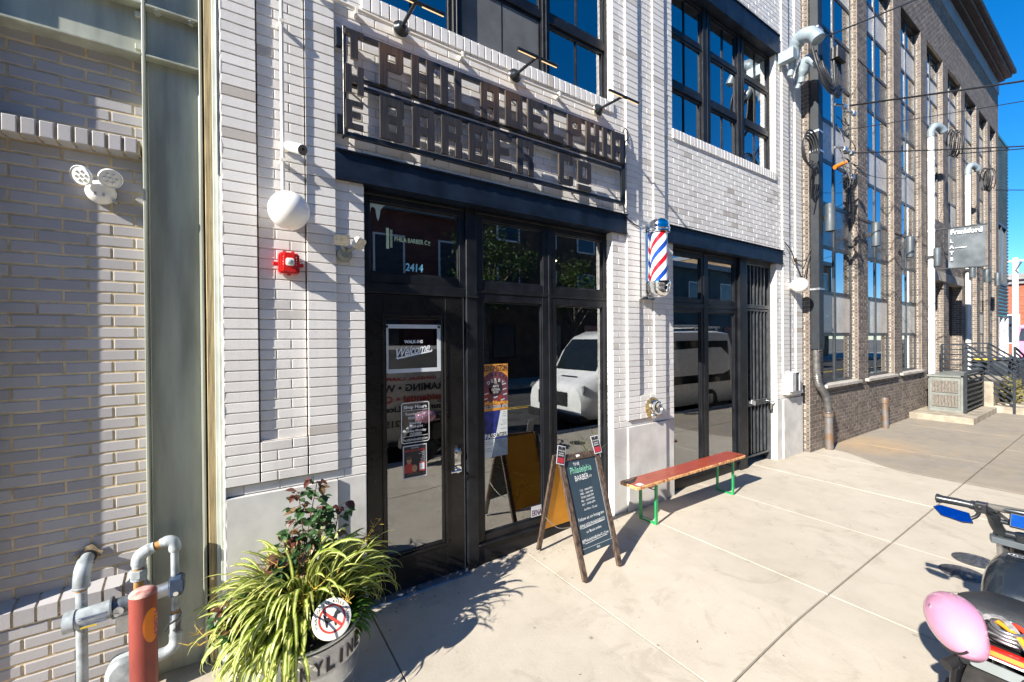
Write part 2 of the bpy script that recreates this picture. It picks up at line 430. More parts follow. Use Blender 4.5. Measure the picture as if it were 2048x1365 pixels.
# steel lintels: channel faces with flanges
for x0, x1 in ((.587, 3.448), (4.083, 6.868)):
    b = MB(); b.box(x0, x1, .000, .10, LB+.008, LT-.008); b.box(x0, x1, -.022, .18, LT-.008, LT); b.box(x0, x1, -.014, .34, LB, LB+.008)
    b.build('lintel', black_steel, shop)
for x0, x1 in ((.80, 3.278), (4.25, 6.71)):
    b = MB(); b.box(x0-.10, x1+.10, .000, .10, 6.0, 6.28); b.box(x0-.1, x1+.1, -.012, .16, 6.28, 6.29); b.box(x0, x1, -.01, .2, 5.99, 6.0); b.build('lintel', black_steel, shop)
rust_edge_m = M('rusty_lintel_edge', (.32,.20,.12), .9, var=.3)  # rust-brown strip along the top edge of each lintel
b = MB()
for x0, x1 in ((.60, 3.44), (4.09, 6.86)): b.box(x0, x1, .004, .02, LT+.0005, LT+.006)
b.build('rust_edge', rust_edge_m, shop)

# windows -------------------------------------------------
def frame_rect(b, x0, x1, z0, z1, w, y0, y1, wb=None, wt=None):
    wb = w if wb is None else wb; wt = w if wt is None else wt
    b.box(x0, x0+w, y0, y1, z0, z1); b.box(x1-w, x1, y0, y1, z0, z1)
    b.box(x0+w, x1-w, y0+.0015, y1, z1-wt, z1); b.box(x0+w, x1-w, y0+.0015, y1, z0, z0+wb)
def pane(parent, x0, x1, z0, z1, y, m, tilt=0.0):
    b = MB(); a = (R.random()-.5)*.004; c = (R.random()-.5)*.004
    b.face([(x0, y+a, z0), (x1, y-a+c, z0), (x1, y-a, z1), (x0, y+a-c, z1)]); return b.build('pane', m, parent)
curtain_m = M('net_curtain', (.40,.46,.50), .9, var=.1, scale=3)
mesh_m = M('insect_screen', (.10,.105,.11), .85, var=.1)
def up_window(x0, x1, mull, name='window', screen=None, curt=None):
    b = MB(); yf = .10
    b.box(x0, x0+.035, yf, .2, WZ0, 6.0); b.box(x1-.035, x1, yf, .2, WZ0, 6.0); b.box(x0, x1, yf+.002, .2, 5.955, 5.99); b.box(x0, x1, yf+.002, .2, WZ0-.01, WZ0+.03)
    for a, c in mull: b.box(a, c, yf-.01, .2, WZ0, 6.0); b.box((a+c)/2-.008, (a+c)/2+.008, yf-.022, yf-.01, WZ0, 6.0)
    for z in (4.80, 5.45):
        b.box(x0, x1, yf+.004, .2, z, z+(.075 if z < 5 else .05))
    wn = b.build(name, frame_blk, shop, bevel=.004)
    ed = [x0+.035]+[e for m_ in mull for e in m_]+[x1-.035]
    for k in range(0, len(ed), 2):
        a, c = ed[k], ed[k+1]; xm = (a+c)/2
        for r, (z0, z1) in enumerate(((4.265, 4.80), (4.875, 5.45), (5.50, 5.955))):
            yy = yf+(.022 if r == 0 else .012)
            fb = MB(); frame_rect(fb, a+.001, c-.001, z0, z1, .028, yy, yy+.03, wb=.034, wt=.03); fb.build('sash', frame_blk, wn, bevel=.003)
            mu = MB(); mu.box(xm-.006, xm+.006, yy+.004, yy+.014, z0+.03, z1-.03); mu.build('muntin', frame_blk, wn)
            pane(wn, a+.02, c-.02, z0+.02, z1-.02, yy+.018, glass_up)
            if screen == (k//2, r):
                s_ = MB(); s_.face([(a+.03, yy+.005, z0+.03), (c-.03, yy+.005, z0+.03), (c-.03, yy+.005, z1-.03), (a+.03, yy+.005, z1-.03)]); s_.build('insect_screen', mesh_m, wn)
    if curt:
        n = 40
        for (cx0, cx1) in curt:
            cb = MB()
            for i in range(n):
                u = cx0+(cx1-cx0)*i/n; u2 = cx0+(cx1-cx0)*(i+1)/n
                ya = .34+.03*math.sin(i*1.3); yb = .34+.03*math.sin((i+1)*1.3)
                cb.face([(u, ya, 4.2), (u2, yb, 4.2), (u2, yb, 5.98), (u, ya, 5.98)])
            cb.build('curtain', curtain_m, wn, smooth=60)
    return wn
up_window(.80, 3.278, ((1.505, 1.575), (2.42, 2.50)), screen=(1, 0), curt=((.95, 1.40), (1.9, 2.3), (2.75, 3.2)))
up_window(4.25, 6.71, ((4.985, 5.15), (5.81, 5.97)), curt=((4.4, 4.8), (6.0, 6.35)))

# ground floor storefront ---------------------------------
def gz(x, y=0):
    s_ = min(1, max(0, (x-1.7)/1.5)); s_ = s_*s_*(3-2*s_); return -.08+.08*s_
yf = .10
sf = MB()   # fixed frame
sf.box(.775, .800, yf, .2, -.08, LB); sf.box(1.606, 1.706, yf-.012, .2, -.1, LB); sf.box(.80, 1.606, yf+.003, .2, 2.168, 2.245)
sf.box(3.232, 3.27, yf, .2, -.05, LB); sf.box(1.706, 3.232, yf+.003, .2, -.1, .085); sf.box(1.706, 3.232, yf-.02, .2, .085, .10)
sf.box(1.706, 3.232, yf+.002, .2, 2.215, 2.24); sf.box(2.478, 2.510, yf+.001, .2, .1, LB-.03); sf.box(.80, 3.232, yf+.004, .2, LB-.03, LB); sf.box(1.600, 1.716, yf-.024, yf-.012, 2.166, 2.18)
front1 = sf.build('storefront_window', frame_blk, shop, bevel=.004)
def glazed(parent, x0, x1, z0, z1, gx0, gx1, gz0, gz1, y=yf+.008):
    b = MB()
    b.box(x0, gx0, y, y+.06, z0, z1); b.box(gx1, x1, y, y+.06, z0, z1); b.box(gx0, gx1, y+.0012, y+.06, gz1, z1); b.box(gx0, gx1, y+.0012, y+.06, z0, gz0)
    e = .012  # glazing bead, a step back from the face
    b.box(gx0, gx0+e, y+.012, y+.05, gz0, gz1); b.box(gx1-e, gx1, y+.012, y+.05, gz0, gz1); b.box(gx0+e, gx1-e, y+.013, y+.05, gz0, gz0+e); b.box(gx0+e, gx1-e, y+.013, y+.05, gz1-e, gz1)
    b.build('sash', frame_blk, parent, bevel=.003)
    return pane(parent, gx0+.006, gx1-.006, gz0+.006, gz1-.006, y+.026, glass)
glazed(front1, .800, 1.606, 2.245, 2.879, .832, 1.552, 2.318, 2.835)
glazed(front1, 1.706, 2.478, 2.24, 2.879, 1.774, 2.418, 2.315, 2.832)
glazed(front1, 2.510, 3.232, 2.24, 2.879, 2.573, 3.205, 2.312, 2.828)
glazed(front1, 1.706, 2.478, .10, 2.215, 1.774, 2.405, .165, 2.146)
glazed(front1, 2.510, 3.232, .10, 2.215, 2.573, 3.195, .165, 2.142)
# door
db = MB(); y = yf+.012; x0, x1, z0, z1 = .803, 1.584, -.07, 2.165; a, b_, c, d = .925, 1.425, .185, 2.008
db.box(x0, a, y, y+.045, z0, z1); db.box(b_, x1, y, y+.045, z0, z1); db.box(a, b_, y+.0012, y+.045, d, z1); db.box(a, b_, y+.0012, y+.045, z0, c)
for k, (e, o_) in enumerate(((.022, -.008), (.034, .008))):
    q = .0 if k == 0 else .02
    db.box(a-.012+q, a-.012+q+.02, y+o_, y+.03, c-.012+q, d+.012-q); db.box(b_+.012-q-.02, b_+.012-q, y+o_, y+.03, c-.012+q, d+.012-q)
    db.box(a-.012+q+.02, b_+.012-q-.02, y+o_+.001, y+.03, c-.012+q, c+.008+q); db.box(a-.012+q+.02, b_+.012-q-.02, y+o_+.001, y+.03, d-.008-q, d+.012-q)
door = db.build('door', door_blk, shop, bevel=.003)
pane(door, a+.02, b_-.02, c+.02, d-.02, y+.022, glass)
hb = MB(); hb.box(1.497, 1.552, y-.004, y, .80, .97); hb.cyl((1.524, y-.004, .905), (1.524, y-.03, .905), .026, .022, 18); hb.box(1.518, 1.53, y-.034, y-.03, .895, .915)
hb.build('lock', chrome, door, smooth=40)
hb = MB(); hb.cyl((1.525, y, .765), (1.525, y-.01, .765), .032, .03, 20); hb.cyl((1.525, y-.01, .765), (1.525, y-.05, .765), .011, n=12); hb.tube([(1.53, y-.05, .765), (1.49, y-.052, .766), (1.44, y-.05, .762)], [.011, .010, .008], 10)
hb.build('handle', chrome, door, smooth=50)
b = MB(); b.box(.79, 1.606, .03, .2, -.105, -.072); b.build('threshold', M('aluminium_threshold', (.30,.36,.45), .35, .8, var=.1), shop, bevel=.003)
b = MB(); b.box(1.5845, 1.596, y+.01, y+.02, -.07, 2.165); b.build('weather_strip', M('pale_weather_strip', (.35,.34,.32), .5), door)
# second storefront window and the security gate
sf = MB()
sf.box(4.25, 4.31, yf, .2, -.05, LB); sf.box(5.79, 5.965, yf-.03, .24, -.05, LB); sf.box(4.31, 5.79, yf+.003, .2, -.05, .12); sf.box(4.31, 5.79, yf-.02, .2, .12, .135)
sf.box(4.31, 5.79, yf+.002, .2, 2.20, 2.25); sf.box(4.985, 5.04, yf+.001, .2, .135, LB-.03); sf.box(4.31, 5.79, yf+.004, .2, LB-.03, LB)
front2 = sf.build('storefront_window', frame_blk, shop, bevel=.004)
for (a, b_, ga, gb) in ((4.31, 4.985, 4.36, 4.935), (5.04, 5.79, 5.095, 5.715)):
    glazed(front2, a, b_, 2.25, LB-.031, ga, gb, 2.31, 2.82); glazed(front2, a, b_, .135, 2.20, ga, gb, .20, 2.145)
gp = M('grey_gate_paint', (.055,.062,.070), .4, .3, var=.25, scale=8, bump=.06)
gb = MB(); gy = .105
gb.box(5.97, 6.70, gy-.005, gy+.045, LB-.06, LB); gb.box(5.975, 6.69, gy-.004, gy+.04, 2.235, 2.285)
gb.box(5.970, 6.000, gy, gy+.04, .05, LB-.06); gb.box(6.655, 6.705, gy, gy+.06, -.02, LB-.06)
gate = gb.build('security_gate', gp, shop, bevel=.003)
xs = [6.045+.0985*i for i in range(7)]
for x in xs[:6]:
    b = MB(); b.box(x-.014, x+.014, gy+.005, gy+.033, 2.285, LB-.06); b.build('bar', gp, gate)
    b = MB(); b.box(x-.014, x+.014, gy+.005, gy+.033, .16, 2.195); b.build('bar', gp, gate)
gb = MB(); frame_rect(gb, 6.003, 6.648, .115, 2.225, .03, gy, gy+.038); gb.build('gate_leaf', gp, gate, bevel=.003)
gb = MB(); gb.box(6.0, 6.63, gy-.012, gy+.004, .845, .925); gb.build('lock_rail', gp, gate, bevel=.003)
gb = MB(); gb.cyl((6.56, gy-.012, .885), (6.56, gy-.06, .885), .03, .024, 14); gb.tube([(6.56, gy-.055, .885), (6.62, gy-.06, .88), (6.66, gy-.06, .86)], .012, 8); gb.box(6.58, 6.63, gy-.05, gy-.02, .76, .85); gb.build('padlock', chrome, gate, smooth=40)
gb = MB(); gb.obox((6.16, gy-.018, .89), (.055,0,-.02), (0,.004,0), (.01,0,.028)); gb.build('tag_plate', M('pale_plate', (.6,.6,.62), .4, .6), gate)
for z in (.5, 2.0):
    gb = MB(); gb.cyl((5.985, gy-.01, z), (5.985, gy-.01, z+.09), .009, n=8); gb.build('hinge', M('brass_hinge', (.45,.33,.16), .4, .8), gate)
b = MB(); b.box(5.97, 6.7, .6, .65, -.05, LB); b.box(5.97, 6.7, .1, .65, -.06, -.01); b.build('gate_passage', dark_room, shop)
b = MB(); b.box(3.252, 3.262, .10, .12, -.05, LB); b.build('jamb_trim', frame_blk, shop)
# ------------------------------------------------------------------ ground
def paving():
    m, t, o = nt('concrete_paving'); b = N(t, 'ShaderNodeBsdfPrincipled'); g = N(t, 'ShaderNodeNewGeometry'); pos = g.outputs['Position']
    sx = N(t, 'ShaderNodeSeparateXYZ'); t.links.new(pos, sx.inputs[0]); x, y = sx.outputs['X'], sx.outputs['Y']
    big = noise(t, pos, .9, 5, .6); med = noise(t, pos, 5, 6, .65); fine = noise(t, pos, 70, 4, .7); grit = noise(t, pos, 260, 2, .6)
    c = ramp(t, big, [(.3, (.43,.385,.315)), (.7, (.495,.445,.37))])
    c = mixc(t, ramp(t, med, [(.42, 0), (.75, .30)]), c, (.305,.26,.20))
    c = mixc(t, ramp(t, fine, [(.60, 0), (.74, .35)]), c, (.33,.29,.23))
    c = mixc(t, ramp(t, grit, [(.35, .22), (.6, 0)]), c, (.30,.27,.22))
    c = mixc(t, ramp(t, noise(t, pos, 2.1, 8, .72, 1.2), [(.54, 0), (.64, .32)]), c, (.25,.215,.165))
    vc = N(t, 'ShaderNodeTexVoronoi', feature='DISTANCE_TO_EDGE'); vc.inputs['Scale'].default_value = .55; t.links.new(mixc(t, .12, pos, N(t, 'ShaderNodeTexNoise').outputs[1]), vc.inputs['Vector'])
    c = mixc(t, mth(t, 'MULTIPLY', ramp(t, vc.outputs['Distance'], [(.0012, .0), (.004, 0)]), ramp(t, big, [(.50, 0), (.56, 1)])), c, (.16,.14,.11))
    v3 = N(t, 'ShaderNodeTexVoronoi'); v3.inputs['Scale'].default_value = 9; t.links.new(pos, v3.inputs['Vector'])
    c = mixc(t, mth(t, 'MULTIPLY', ramp(t, v3.outputs['Distance'], [(.05, .7), (.10, 0)]), ramp(t, med, [(.5, 0), (.58, 1)])), c, (.17,.15,.12))
    # gum spots and dirt flecks
    vo = N(t, 'ShaderNodeTexVoronoi'); vo.inputs['Scale'].default_value = 2.6; t.links.new(pos, vo.inputs['Vector'])
    c = mixc(t, ramp(t, vo.outputs['Distance'], [(.022, .6), (.05, 0)]), c, (.20,.18,.15))
    # older grey slabs further up the street, their joint bends out near the wall
    mr = N(t, 'ShaderNodeMapRange', interpolation_type='SMOOTHSTEP'); mr.inputs[1].default_value = -1.25; mr.inputs[2].default_value = -.2; mr.inputs[3].default_value = 7.46; mr.inputs[4].default_value = 8.05
    t.links.new(y, mr.inputs[0])
    old = mth(t, 'MULTIPLY', mth(t, 'SUBTRACT', x, mth(t, 'ADD', mr.outputs[0], mth(t, 'MULTIPLY', mth(t, 'SUBTRACT', noise(t, pos, 6), .5), .06))), 40, clamp=True)
    oc = ramp(t, med, [(.3, (.215,.19,.155)), (.7, (.285,.255,.215))])
    oc = mixc(t, ramp(t, big, [(.4, 0), (.7, .6)]), oc, (.33,.28,.215))
    st = N(t, 'ShaderNodeMapping'); st.inputs['Scale'].default_value = (.6, 3, 1); t.links.new(pos, st.inputs['Vector'])
    oc = mixc(t, ramp(t, noise(t, st.outputs[0], 1.6, 5), [(.5, 0), (.68, .28)]), oc, (.36,.275,.175))
    c = mixc(t, old, c, oc)
    # rust run below the drain pipe
    d = N(t, 'ShaderNodeVectorMath', operation='DISTANCE'); d.inputs[1].default_value = (8.9, -.35, 0); t.links.new(pos, d.inputs[0])
    c = mixc(t, mth(t, 'MULTIPLY', ramp(t, d.outputs['Value'], [(.35, .55), (.95, 0)]), ramp(t, med, [(.3, .4), (.6, 1)])), c, (.46,.30,.15))
    # patchy darker brown band along the wall
    db = N(t, 'ShaderNodeMapRange'); db.inputs[1].default_value = -.22; db.inputs[2].default_value = .02; db.inputs[3].default_value = 0; db.inputs[4].default_value = .5; t.links.new(y, db.inputs[0])
    c = mixc(t, mth(t, 'MULTIPLY', db.outputs[0], ramp(t, med, [(.35, .2), (.65, 1)])), c, (.30,.25,.19))
    t.links.new(c, b.inputs['Base Color']); b.inputs['Roughness'].default_value = .82; b.inputs['Specular IOR Level'].default_value = .3
    bp = N(t, 'ShaderNodeBump'); bp.inputs['Strength'].default_value = .35; bp.inputs['Distance'].default_value = .004
    t.links.new(mth(t, 'ADD', fine, mth(t, 'MULTIPLY', grit, .6)), bp.inputs['Height']); t.links.new(bp.outputs[0], b.inputs['Normal'])
    t.links.new(b.outputs[0], o.inputs[0]); return m
pave = paving(); joint_dirt = M('joint_dirt', (.10,.085,.065), .95, var=.4, scale=20)
mb = MB()
xs = [-16.75+1.35*i for i in range(0, 55)]
xs = [x+(2.14-round((2.14+16.75)/1.35)*1.35+16.75) for x in xs]
ys = [.33, -1.755, -3.02]
for i in range(len(xs)-1):
    for (yb, ya) in ((ys[0], ys[1]), (ys[1], ys[2])):
        g = .004 if yb > 0 else .006; n = 6 if -1 < xs[i] < 4 else 1; a, b_ = xs[i]+.0035, xs[i+1]-.0035
        dz = (R.random()-.5)*.003 if not (-1 < xs[i] < 4) else 0
        y0, y1_ = ya+g, yb-(g if yb < 0 else 0); e = .0022
        for k in range(n):
            u0 = a+(b_-a)*k/n; u1 = a+(b_-a)*(k+1)/n
            p0, p1 = gz(u0)+dz, gz(u1)+dz; l0 = u0+(e if k == 0 else 0); l1 = u1-(e if k == n-1 else 0)
            mb.face([(l0, y0+e, p0), (l1, y0+e, p1), (l1, y1_-e, p1), (l0, y1_-e, p0)])
            mb.face([(u0, y0, p0-.012), (u1, y0, p1-.012), (l1, y0+e, p1), (l0, y0+e, p0)]); mb.face([(l0, y1_-e, p0), (l1, y1_-e, p1), (u1, y1_, p1-.012), (u0, y1_, p0-.012)])
            if k == 0: mb.face([(u0, y1_, p0-.012), (u0, y0, p0-.012), (l0, y0+e, p0), (l0, y1_-e, p0)])
            if k == n-1: mb.face([(u1, y0, p1-.012), (u1, y1_, p1-.012), (l1, y1_-e, p1), (l1, y0+e, p1)])
struct('sidewalk', mb, pave)
mb = MB(); cut = [-17, -1]+[.1*k for k in range(1, 45)]+[57]
for a, b_ in zip(cut[:-1], cut[1:]):
    mb.face([(a, -3.03, gz(a)-.014), (b_, -3.03, gz(b_)-.014), (b_, .34, gz(b_)-.014), (a, .34, gz(a)-.014)])
struct('joint_bed', mb, joint_dirt)
kerb_m = M('kerb_concrete', (.42,.39,.34), .85, var=.15, scale=4, bump=.3)
mb = MB()
for i in range(37):
    a = -17+2*i; mb.box(a+.004, a+1.996, -3.2, -3.03, -.35, min(gz(a), gz(a+2))-.002)
struct('kerb', mb, kerb_m, bevel=.012, seg=2)
asph = M('asphalt', (.055,.054,.054), .9, var=.25, scale=3, bump=.5, bscale=90)
mb = MB(); mb.face([(-60, -11.2, -.24), (140, -11.2, -.24), (140, -3.15, -.24), (-60, -3.15, -.24)]); struct('road', mb, asph)
mb = MB(); mb.face([(-60, -300, -.5), (400, -300, -.5), (400, 300, -.5), (-60, 300, -.5)]); struct('ground', mb, M('far_ground', (.16,.15,.13), .95, var=.2, scale=.2))
mb = MB(); mb.box(-60, 140, -16, -11.2, -.4, -.1); struct('far_sidewalk', mb, M('far_paving', (.38,.36,.32), .85, var=.15, scale=1.5))
mb = MB()
for y in (-7.15, -7.35): mb.face([(-60, y, -.236), (140, y, -.236), (140, y+.1, -.236), (-60, y+.1, -.236)])
struct('yellow_line', mb, M('yellow_road_paint', (.62,.42,.05), .8, var=.2, scale=6))
mb = MB(); mb.face([(57, -3.2, -.02), (140, -3.2, -.02), (140, 12, -.02), (57, 12, -.02)]); mb.face([(24.0, .34, -.03), (140, .34, -.03), (140, 12, -.03), (24.0, 12, -.03)]); struct('far_pavement', mb, M('far_paving', (.38,.36,.32)))

# ------------------------------------------------------------------ grey brick neighbour with steel portal
nb = thing('brick_building', 'grey brick building at the far left with painted steel beam and column', 'building', (-2.2, .3, -.1))
wy = .155
mb = MB()
bricks(mb, (0, wy, 0), X_, -Y_, -3.4, -.09, .50, 4.6, L=.1905, zb=.53, ph=-.0005, j=.010, d=.012, jd=.003, c=.003)
bricks(mb, (0, .080, 0), X_, -Y_, -3.4, -.39, -.2, .425, L=.1905, zb=.425-6*CO, ph=.05, j=.010, d=.012, jd=.004, c=.004, thick=.08)
mb.build('wall', [grey_brick, mort_g], nb)
mb = MB()
for i in range(46):   # header course, a brick wide
    a = -.415-.0637*(i+1); brickrow(mb, (0, .068, 0), X_, -Y_, a, a+.0637-.0125, 2.857+(R.random()-.5)*.003, 2.94, .09, .004)
mb.box(-3.4, -.416, .082, .15, 2.862, 2.934, 1); mb.build('header_course', [grey_brick, mort_g], nb)
mb = MB()
for i in range(36):   # sloped rowlock ledge
    a = -.50-.0812*(i+1)
    x0, x1 = a, a+.0812-.011; f0, f1 = .072+(R.random()-.5)*.003, .154
    q = [(x0, f0, .428), (x1, f0, .428), (x1, f0, .502), (x0, f0, .502), (x0, f1, .535), (x1, f1, .535), (x0, f1, .428), (x1, f1, .428)]
    mb.raw(q, [(0,1,2,3), (3,2,5,4), (1,7,5,2), (0,3,4,6)], 0)
mb.raw([(-3.4, .083, .43), (-.42, .083, .43), (-.42, .083, .495), (-3.4, .083, .495), (-.42, .153, .527), (-3.4, .153, .527)], [(0,1,2,3), (3,2,4,5)], 1)
x0, x1 = -.498, -.40
mb.raw([(x0, .072, .428), (x1, .072, .428), (x1, .072, .502), (x0, .072, .502), (x0, .154, .535), (x1, .154, .535)], [(0,1,2,3), (3,2,5,4)], 0)
mb.build('sloped_ledge', [grey_brick, mort_g], nb)
mb = MB(); mb.box(-3.4, -.05, .23, 6, -.3, 7.2); mb.build('core', mort_g, nb)
steel = M('grey_green_steel_paint', (.35,.365,.30), .36, .0, var=.20, scale=3.0, stretch=(2.5, 2.5, .35), bump=.05, spec=.6)
def column(x0, x1):
    b = MB()
    b.box(x0, x0+.014, .058, .20, -.14, 7.1); b.box(x1-.014, x1, .058, .20, -.14, 7.1)
    b.box(x0+.014, x1-.014, .118, .130, -.14, 7.1)
    b.box(x0+.014, x0+.022, .108, .118, -.14, 3.38); b.box(x1-.022, x1-.014, .108, .118, -.14, 3.38)
    for z in (3.405, 3.685): b.box(x0+.014, x1-.014, .060, .118, z, z+.012)
    b.box(x0-.02, x1+.02, .05, .205, -.17, -.135)
    return b.build('column', steel, nb, bevel=.003)
colm = column(-.402, -.134); column(-1.28, -1.012)
for x in (-.335, -.185):
    b = MB(); b.cyl((x, .085, 3.685), (x, .085, 3.668), .016, n=6); b.cyl((x, .085, 3.685), (x, .085, 3.68), .024, n=16); b.build('bolt', steel, colm)
def beam(x0, x1):
    b = MB()
    for z in (3.404, 3.685): b.box(x0, x1, .058, .20, z, z+.013)
    b.box(x0, x1, .124, .134, 3.417, 3.685); b.box(x0, x1, .06, .2, 3.98, 4.0); b.box(x0, x1, .124, .134, 3.698, 3.98)
    b.box(x1-.03, x1, .095, .124, 3.45, 3.48); b.box(x1-.03, x1, .095, .124, 3.63, 3.66)
    return b.build('beam', steel, nb, bevel=.002)
beam(-1.012, -.404); beam(-3.4, -1.282)
b = MB(); b.box(-.124, -.086, .045, .2, -.15, 7.1); b.build('board', M('weathered_timber', (.36,.28,.15), .85, var=.3, scale=3, stretch=(30, 30, 1.2), bump=.3), nb, bevel=.003)
b = MB(); b.box(-.086, -.066, .03, .2, -.12, 7.1); b.box(-.066, -.044, .012, .2, -.12, 7.1); b.box(-.0665, -.060, .0, .012, 2.8, 7.1); b.build('flashing', M('pale_green_flashing', (.55,.58,.52), .5, var=.1, scale=3), nb, bevel=.002)
b = MB()
for i in range(60):
    z = -.1+i*.12; b.ball((-.043, .006, z+.06), (.006+.002*R.random(), .008, .075), 6, 5)
b.build('sealant', M('white_sealant', (.75,.72,.66), .7), nb, smooth=60)
# ------------------------------------------------------------------ the shop's sign
sign = thing('shop_sign', 'wide black metal frame sign of cut out block letters above the storefront', 'sign', (2.0, .02, 3.19))
frm = M('black_sign_frame', (.014,.016,.020), .35, .2, var=.2)
b = MB()
b.box(.628, .650, -.055, -.02, 3.19, 3.915); b.box(3.345, 3.367, -.055, -.02, 3.19, 3.905)
for z in (3.875, 3.19): b.box(.65, 3.345, -.050, -.02, z, z+.030)
for z in (3.583, 3.532): b.box(.65, 3.345, -.050, -.02, z, z+.022)
b.box(3.322, 3.345, -.049, -.02, 3.22, 3.532)
b.build('frame', frm, sign, bevel=.002)
b = MB()
for z in (3.78, 3.205): b.box(.590, .628, -.030, -.006, z, z+.13)
b.build('mounting_plate', frm, sign, bevel=.006, seg=2)
b = MB()
for x in (.64, 1.3, 2.0, 2.7, 3.355):
    for z in (3.2, 3.56, 3.89): b.cyl((x, -.02, z), (x, .02, z), .008, n=8)
b.build('standoff', frm, sign)
lm = M('brushed_bronze', (.058,.050,.046), .40, .5, var=.25, scale=3, stretch=(60, 1, 1.5))
lm2 = M('bronze_edge', (.22,.18,.145), .35, .8, var=.15)
def letter(ch, W=.17, H=.287, w=.052):
    r = .022; c = []
    def box(x0, x1, z0, z1, tl=0, tr=0, br=0, bl=0):
        p = []
        if bl: p += arc(x0+r, z0+r, r, 180, 270, 4)
        else: p.append((x0, z0))
        if br: p += arc(x1-r, z0+r, r, 270, 360, 4)
        else: p.append((x1, z0))
        if tr: p += arc(x1-r, z1-r, r, 0, 90, 4)
        else: p.append((x1, z1))
        if tl: p += arc(x0+r, z1-r, r, 90, 180, 4)
        else: p.append((x0, z1))
        c.append(p)
    m0 = (H-w)/2; m1 = m0+w
    if ch == 'T': box(0, W, H-.036, H); box(W/2-.025, W/2+.022, 0, H-.036)
    if ch == 'I': box(0, .058, 0, H)
    if ch == 'H': box(0, w, 0, H); box(W-w, W, 0, H); box(w, W-w, m0, m1)
    if ch == 'L': box(0, w, 0, H); box(w, W, 0, w)
    if ch == 'E': box(0, w, 0, H); box(w, W, 0, w*.95); box(w, W, H-w*.95, H); box(w, W*.86, m0, m1)
    if ch == 'A': box(0, w, 0, H-w); box(W-w, W, 0, H-w); box(0, W, H-w, H, 1, 1); box(w, W-w, m0-.02, m1-.02)
    if ch == 'D': box(0, w, 0, H); box(W-w, W, w, H-w); box(w, W, 0, w, br=1); box(w, W, H-w, H, tr=1)
    if ch == 'P': k = .115; box(0, w, 0, H); box(w, W, H-w, H, tr=1); box(W-w, W, k+w, H-w); box(w, W, k, k+w, br=1)
    if ch == 'B': box(0, w, 0, H); box(w, W, H-w, H, tr=1); box(w, W, 0, w, br=1); box(W-w, W, w, m0, ); box(W-w, W, m1, H-w); box(w, W-.012, m0, m1)
    if ch == 'R': box(0, w, 0, H); box(w, W, H-w, H, tr=1); box(W-w, W, m1, H-w); box(w, W-.012, m0, m1); box(W-w, W, 0, m0)
    if ch == 'C': box(0, w, w, H-w); box(0, W, H-w, H, 1, 1); box(0, W, 0, w, bl=1, br=1); box(W-w, W, H-w-.03, H-w); box(W-w, W, w, w+.03)
    if ch == 'O': z = .068; box(0, w, z+w*.8, H-w*.8); box(W-w, W, z+w*.8, H-w*.8); box(0, W, H-w*.8, H, 1, 1); box(0, W, z, z+w*.8, bl=1, br=1); box(.0, W, 0, .046)
    if ch == '.': box(0, .03, 0, .03)
    return c
lets = [('T', .640, 3.705, .12, .19), ('H', .640, 3.470, .118, .19), ('E', .641, 3.235, .112, .19)]
for ch, x in zip('PHILADELPHIA', (.865, 1.096, 1.324, 1.439, 1.668, 1.901, 2.128, 2.355, 2.579, 2.809, 3.03, 3.151)): lets.append((ch, x, 3.596, .17, .287))
for ch, x in zip('BARBER', (.867, 1.099, 1.327, 1.558, 1.786, 2.016)): lets.append((ch, x, 3.226, .17, .291))
lets += [('C', 2.470, 3.228, .168, .277), ('O', 2.698, 3.22, .168, .268)]
for ch, x, z, W, H in lets:
    b = MB()
    for p in letter(ch, W, H, .056 if W > .15 else .040):
        O = V((x, -.074, z)); n = len(p)
        f = [O+X_*u+Z_*w_ for u, w_ in p]; bk = [q+Y_*.020 for q in f]
        b.raw(f+bk, [tuple(range(n)), tuple(range(n, 2*n))[::-1]], 0)
        b.raw(f+bk, [(i, n+i, n+(i+1) % n, (i+1) % n) for i in range(n)], 1)
    b.build('letter', [lm, lm2], sign)
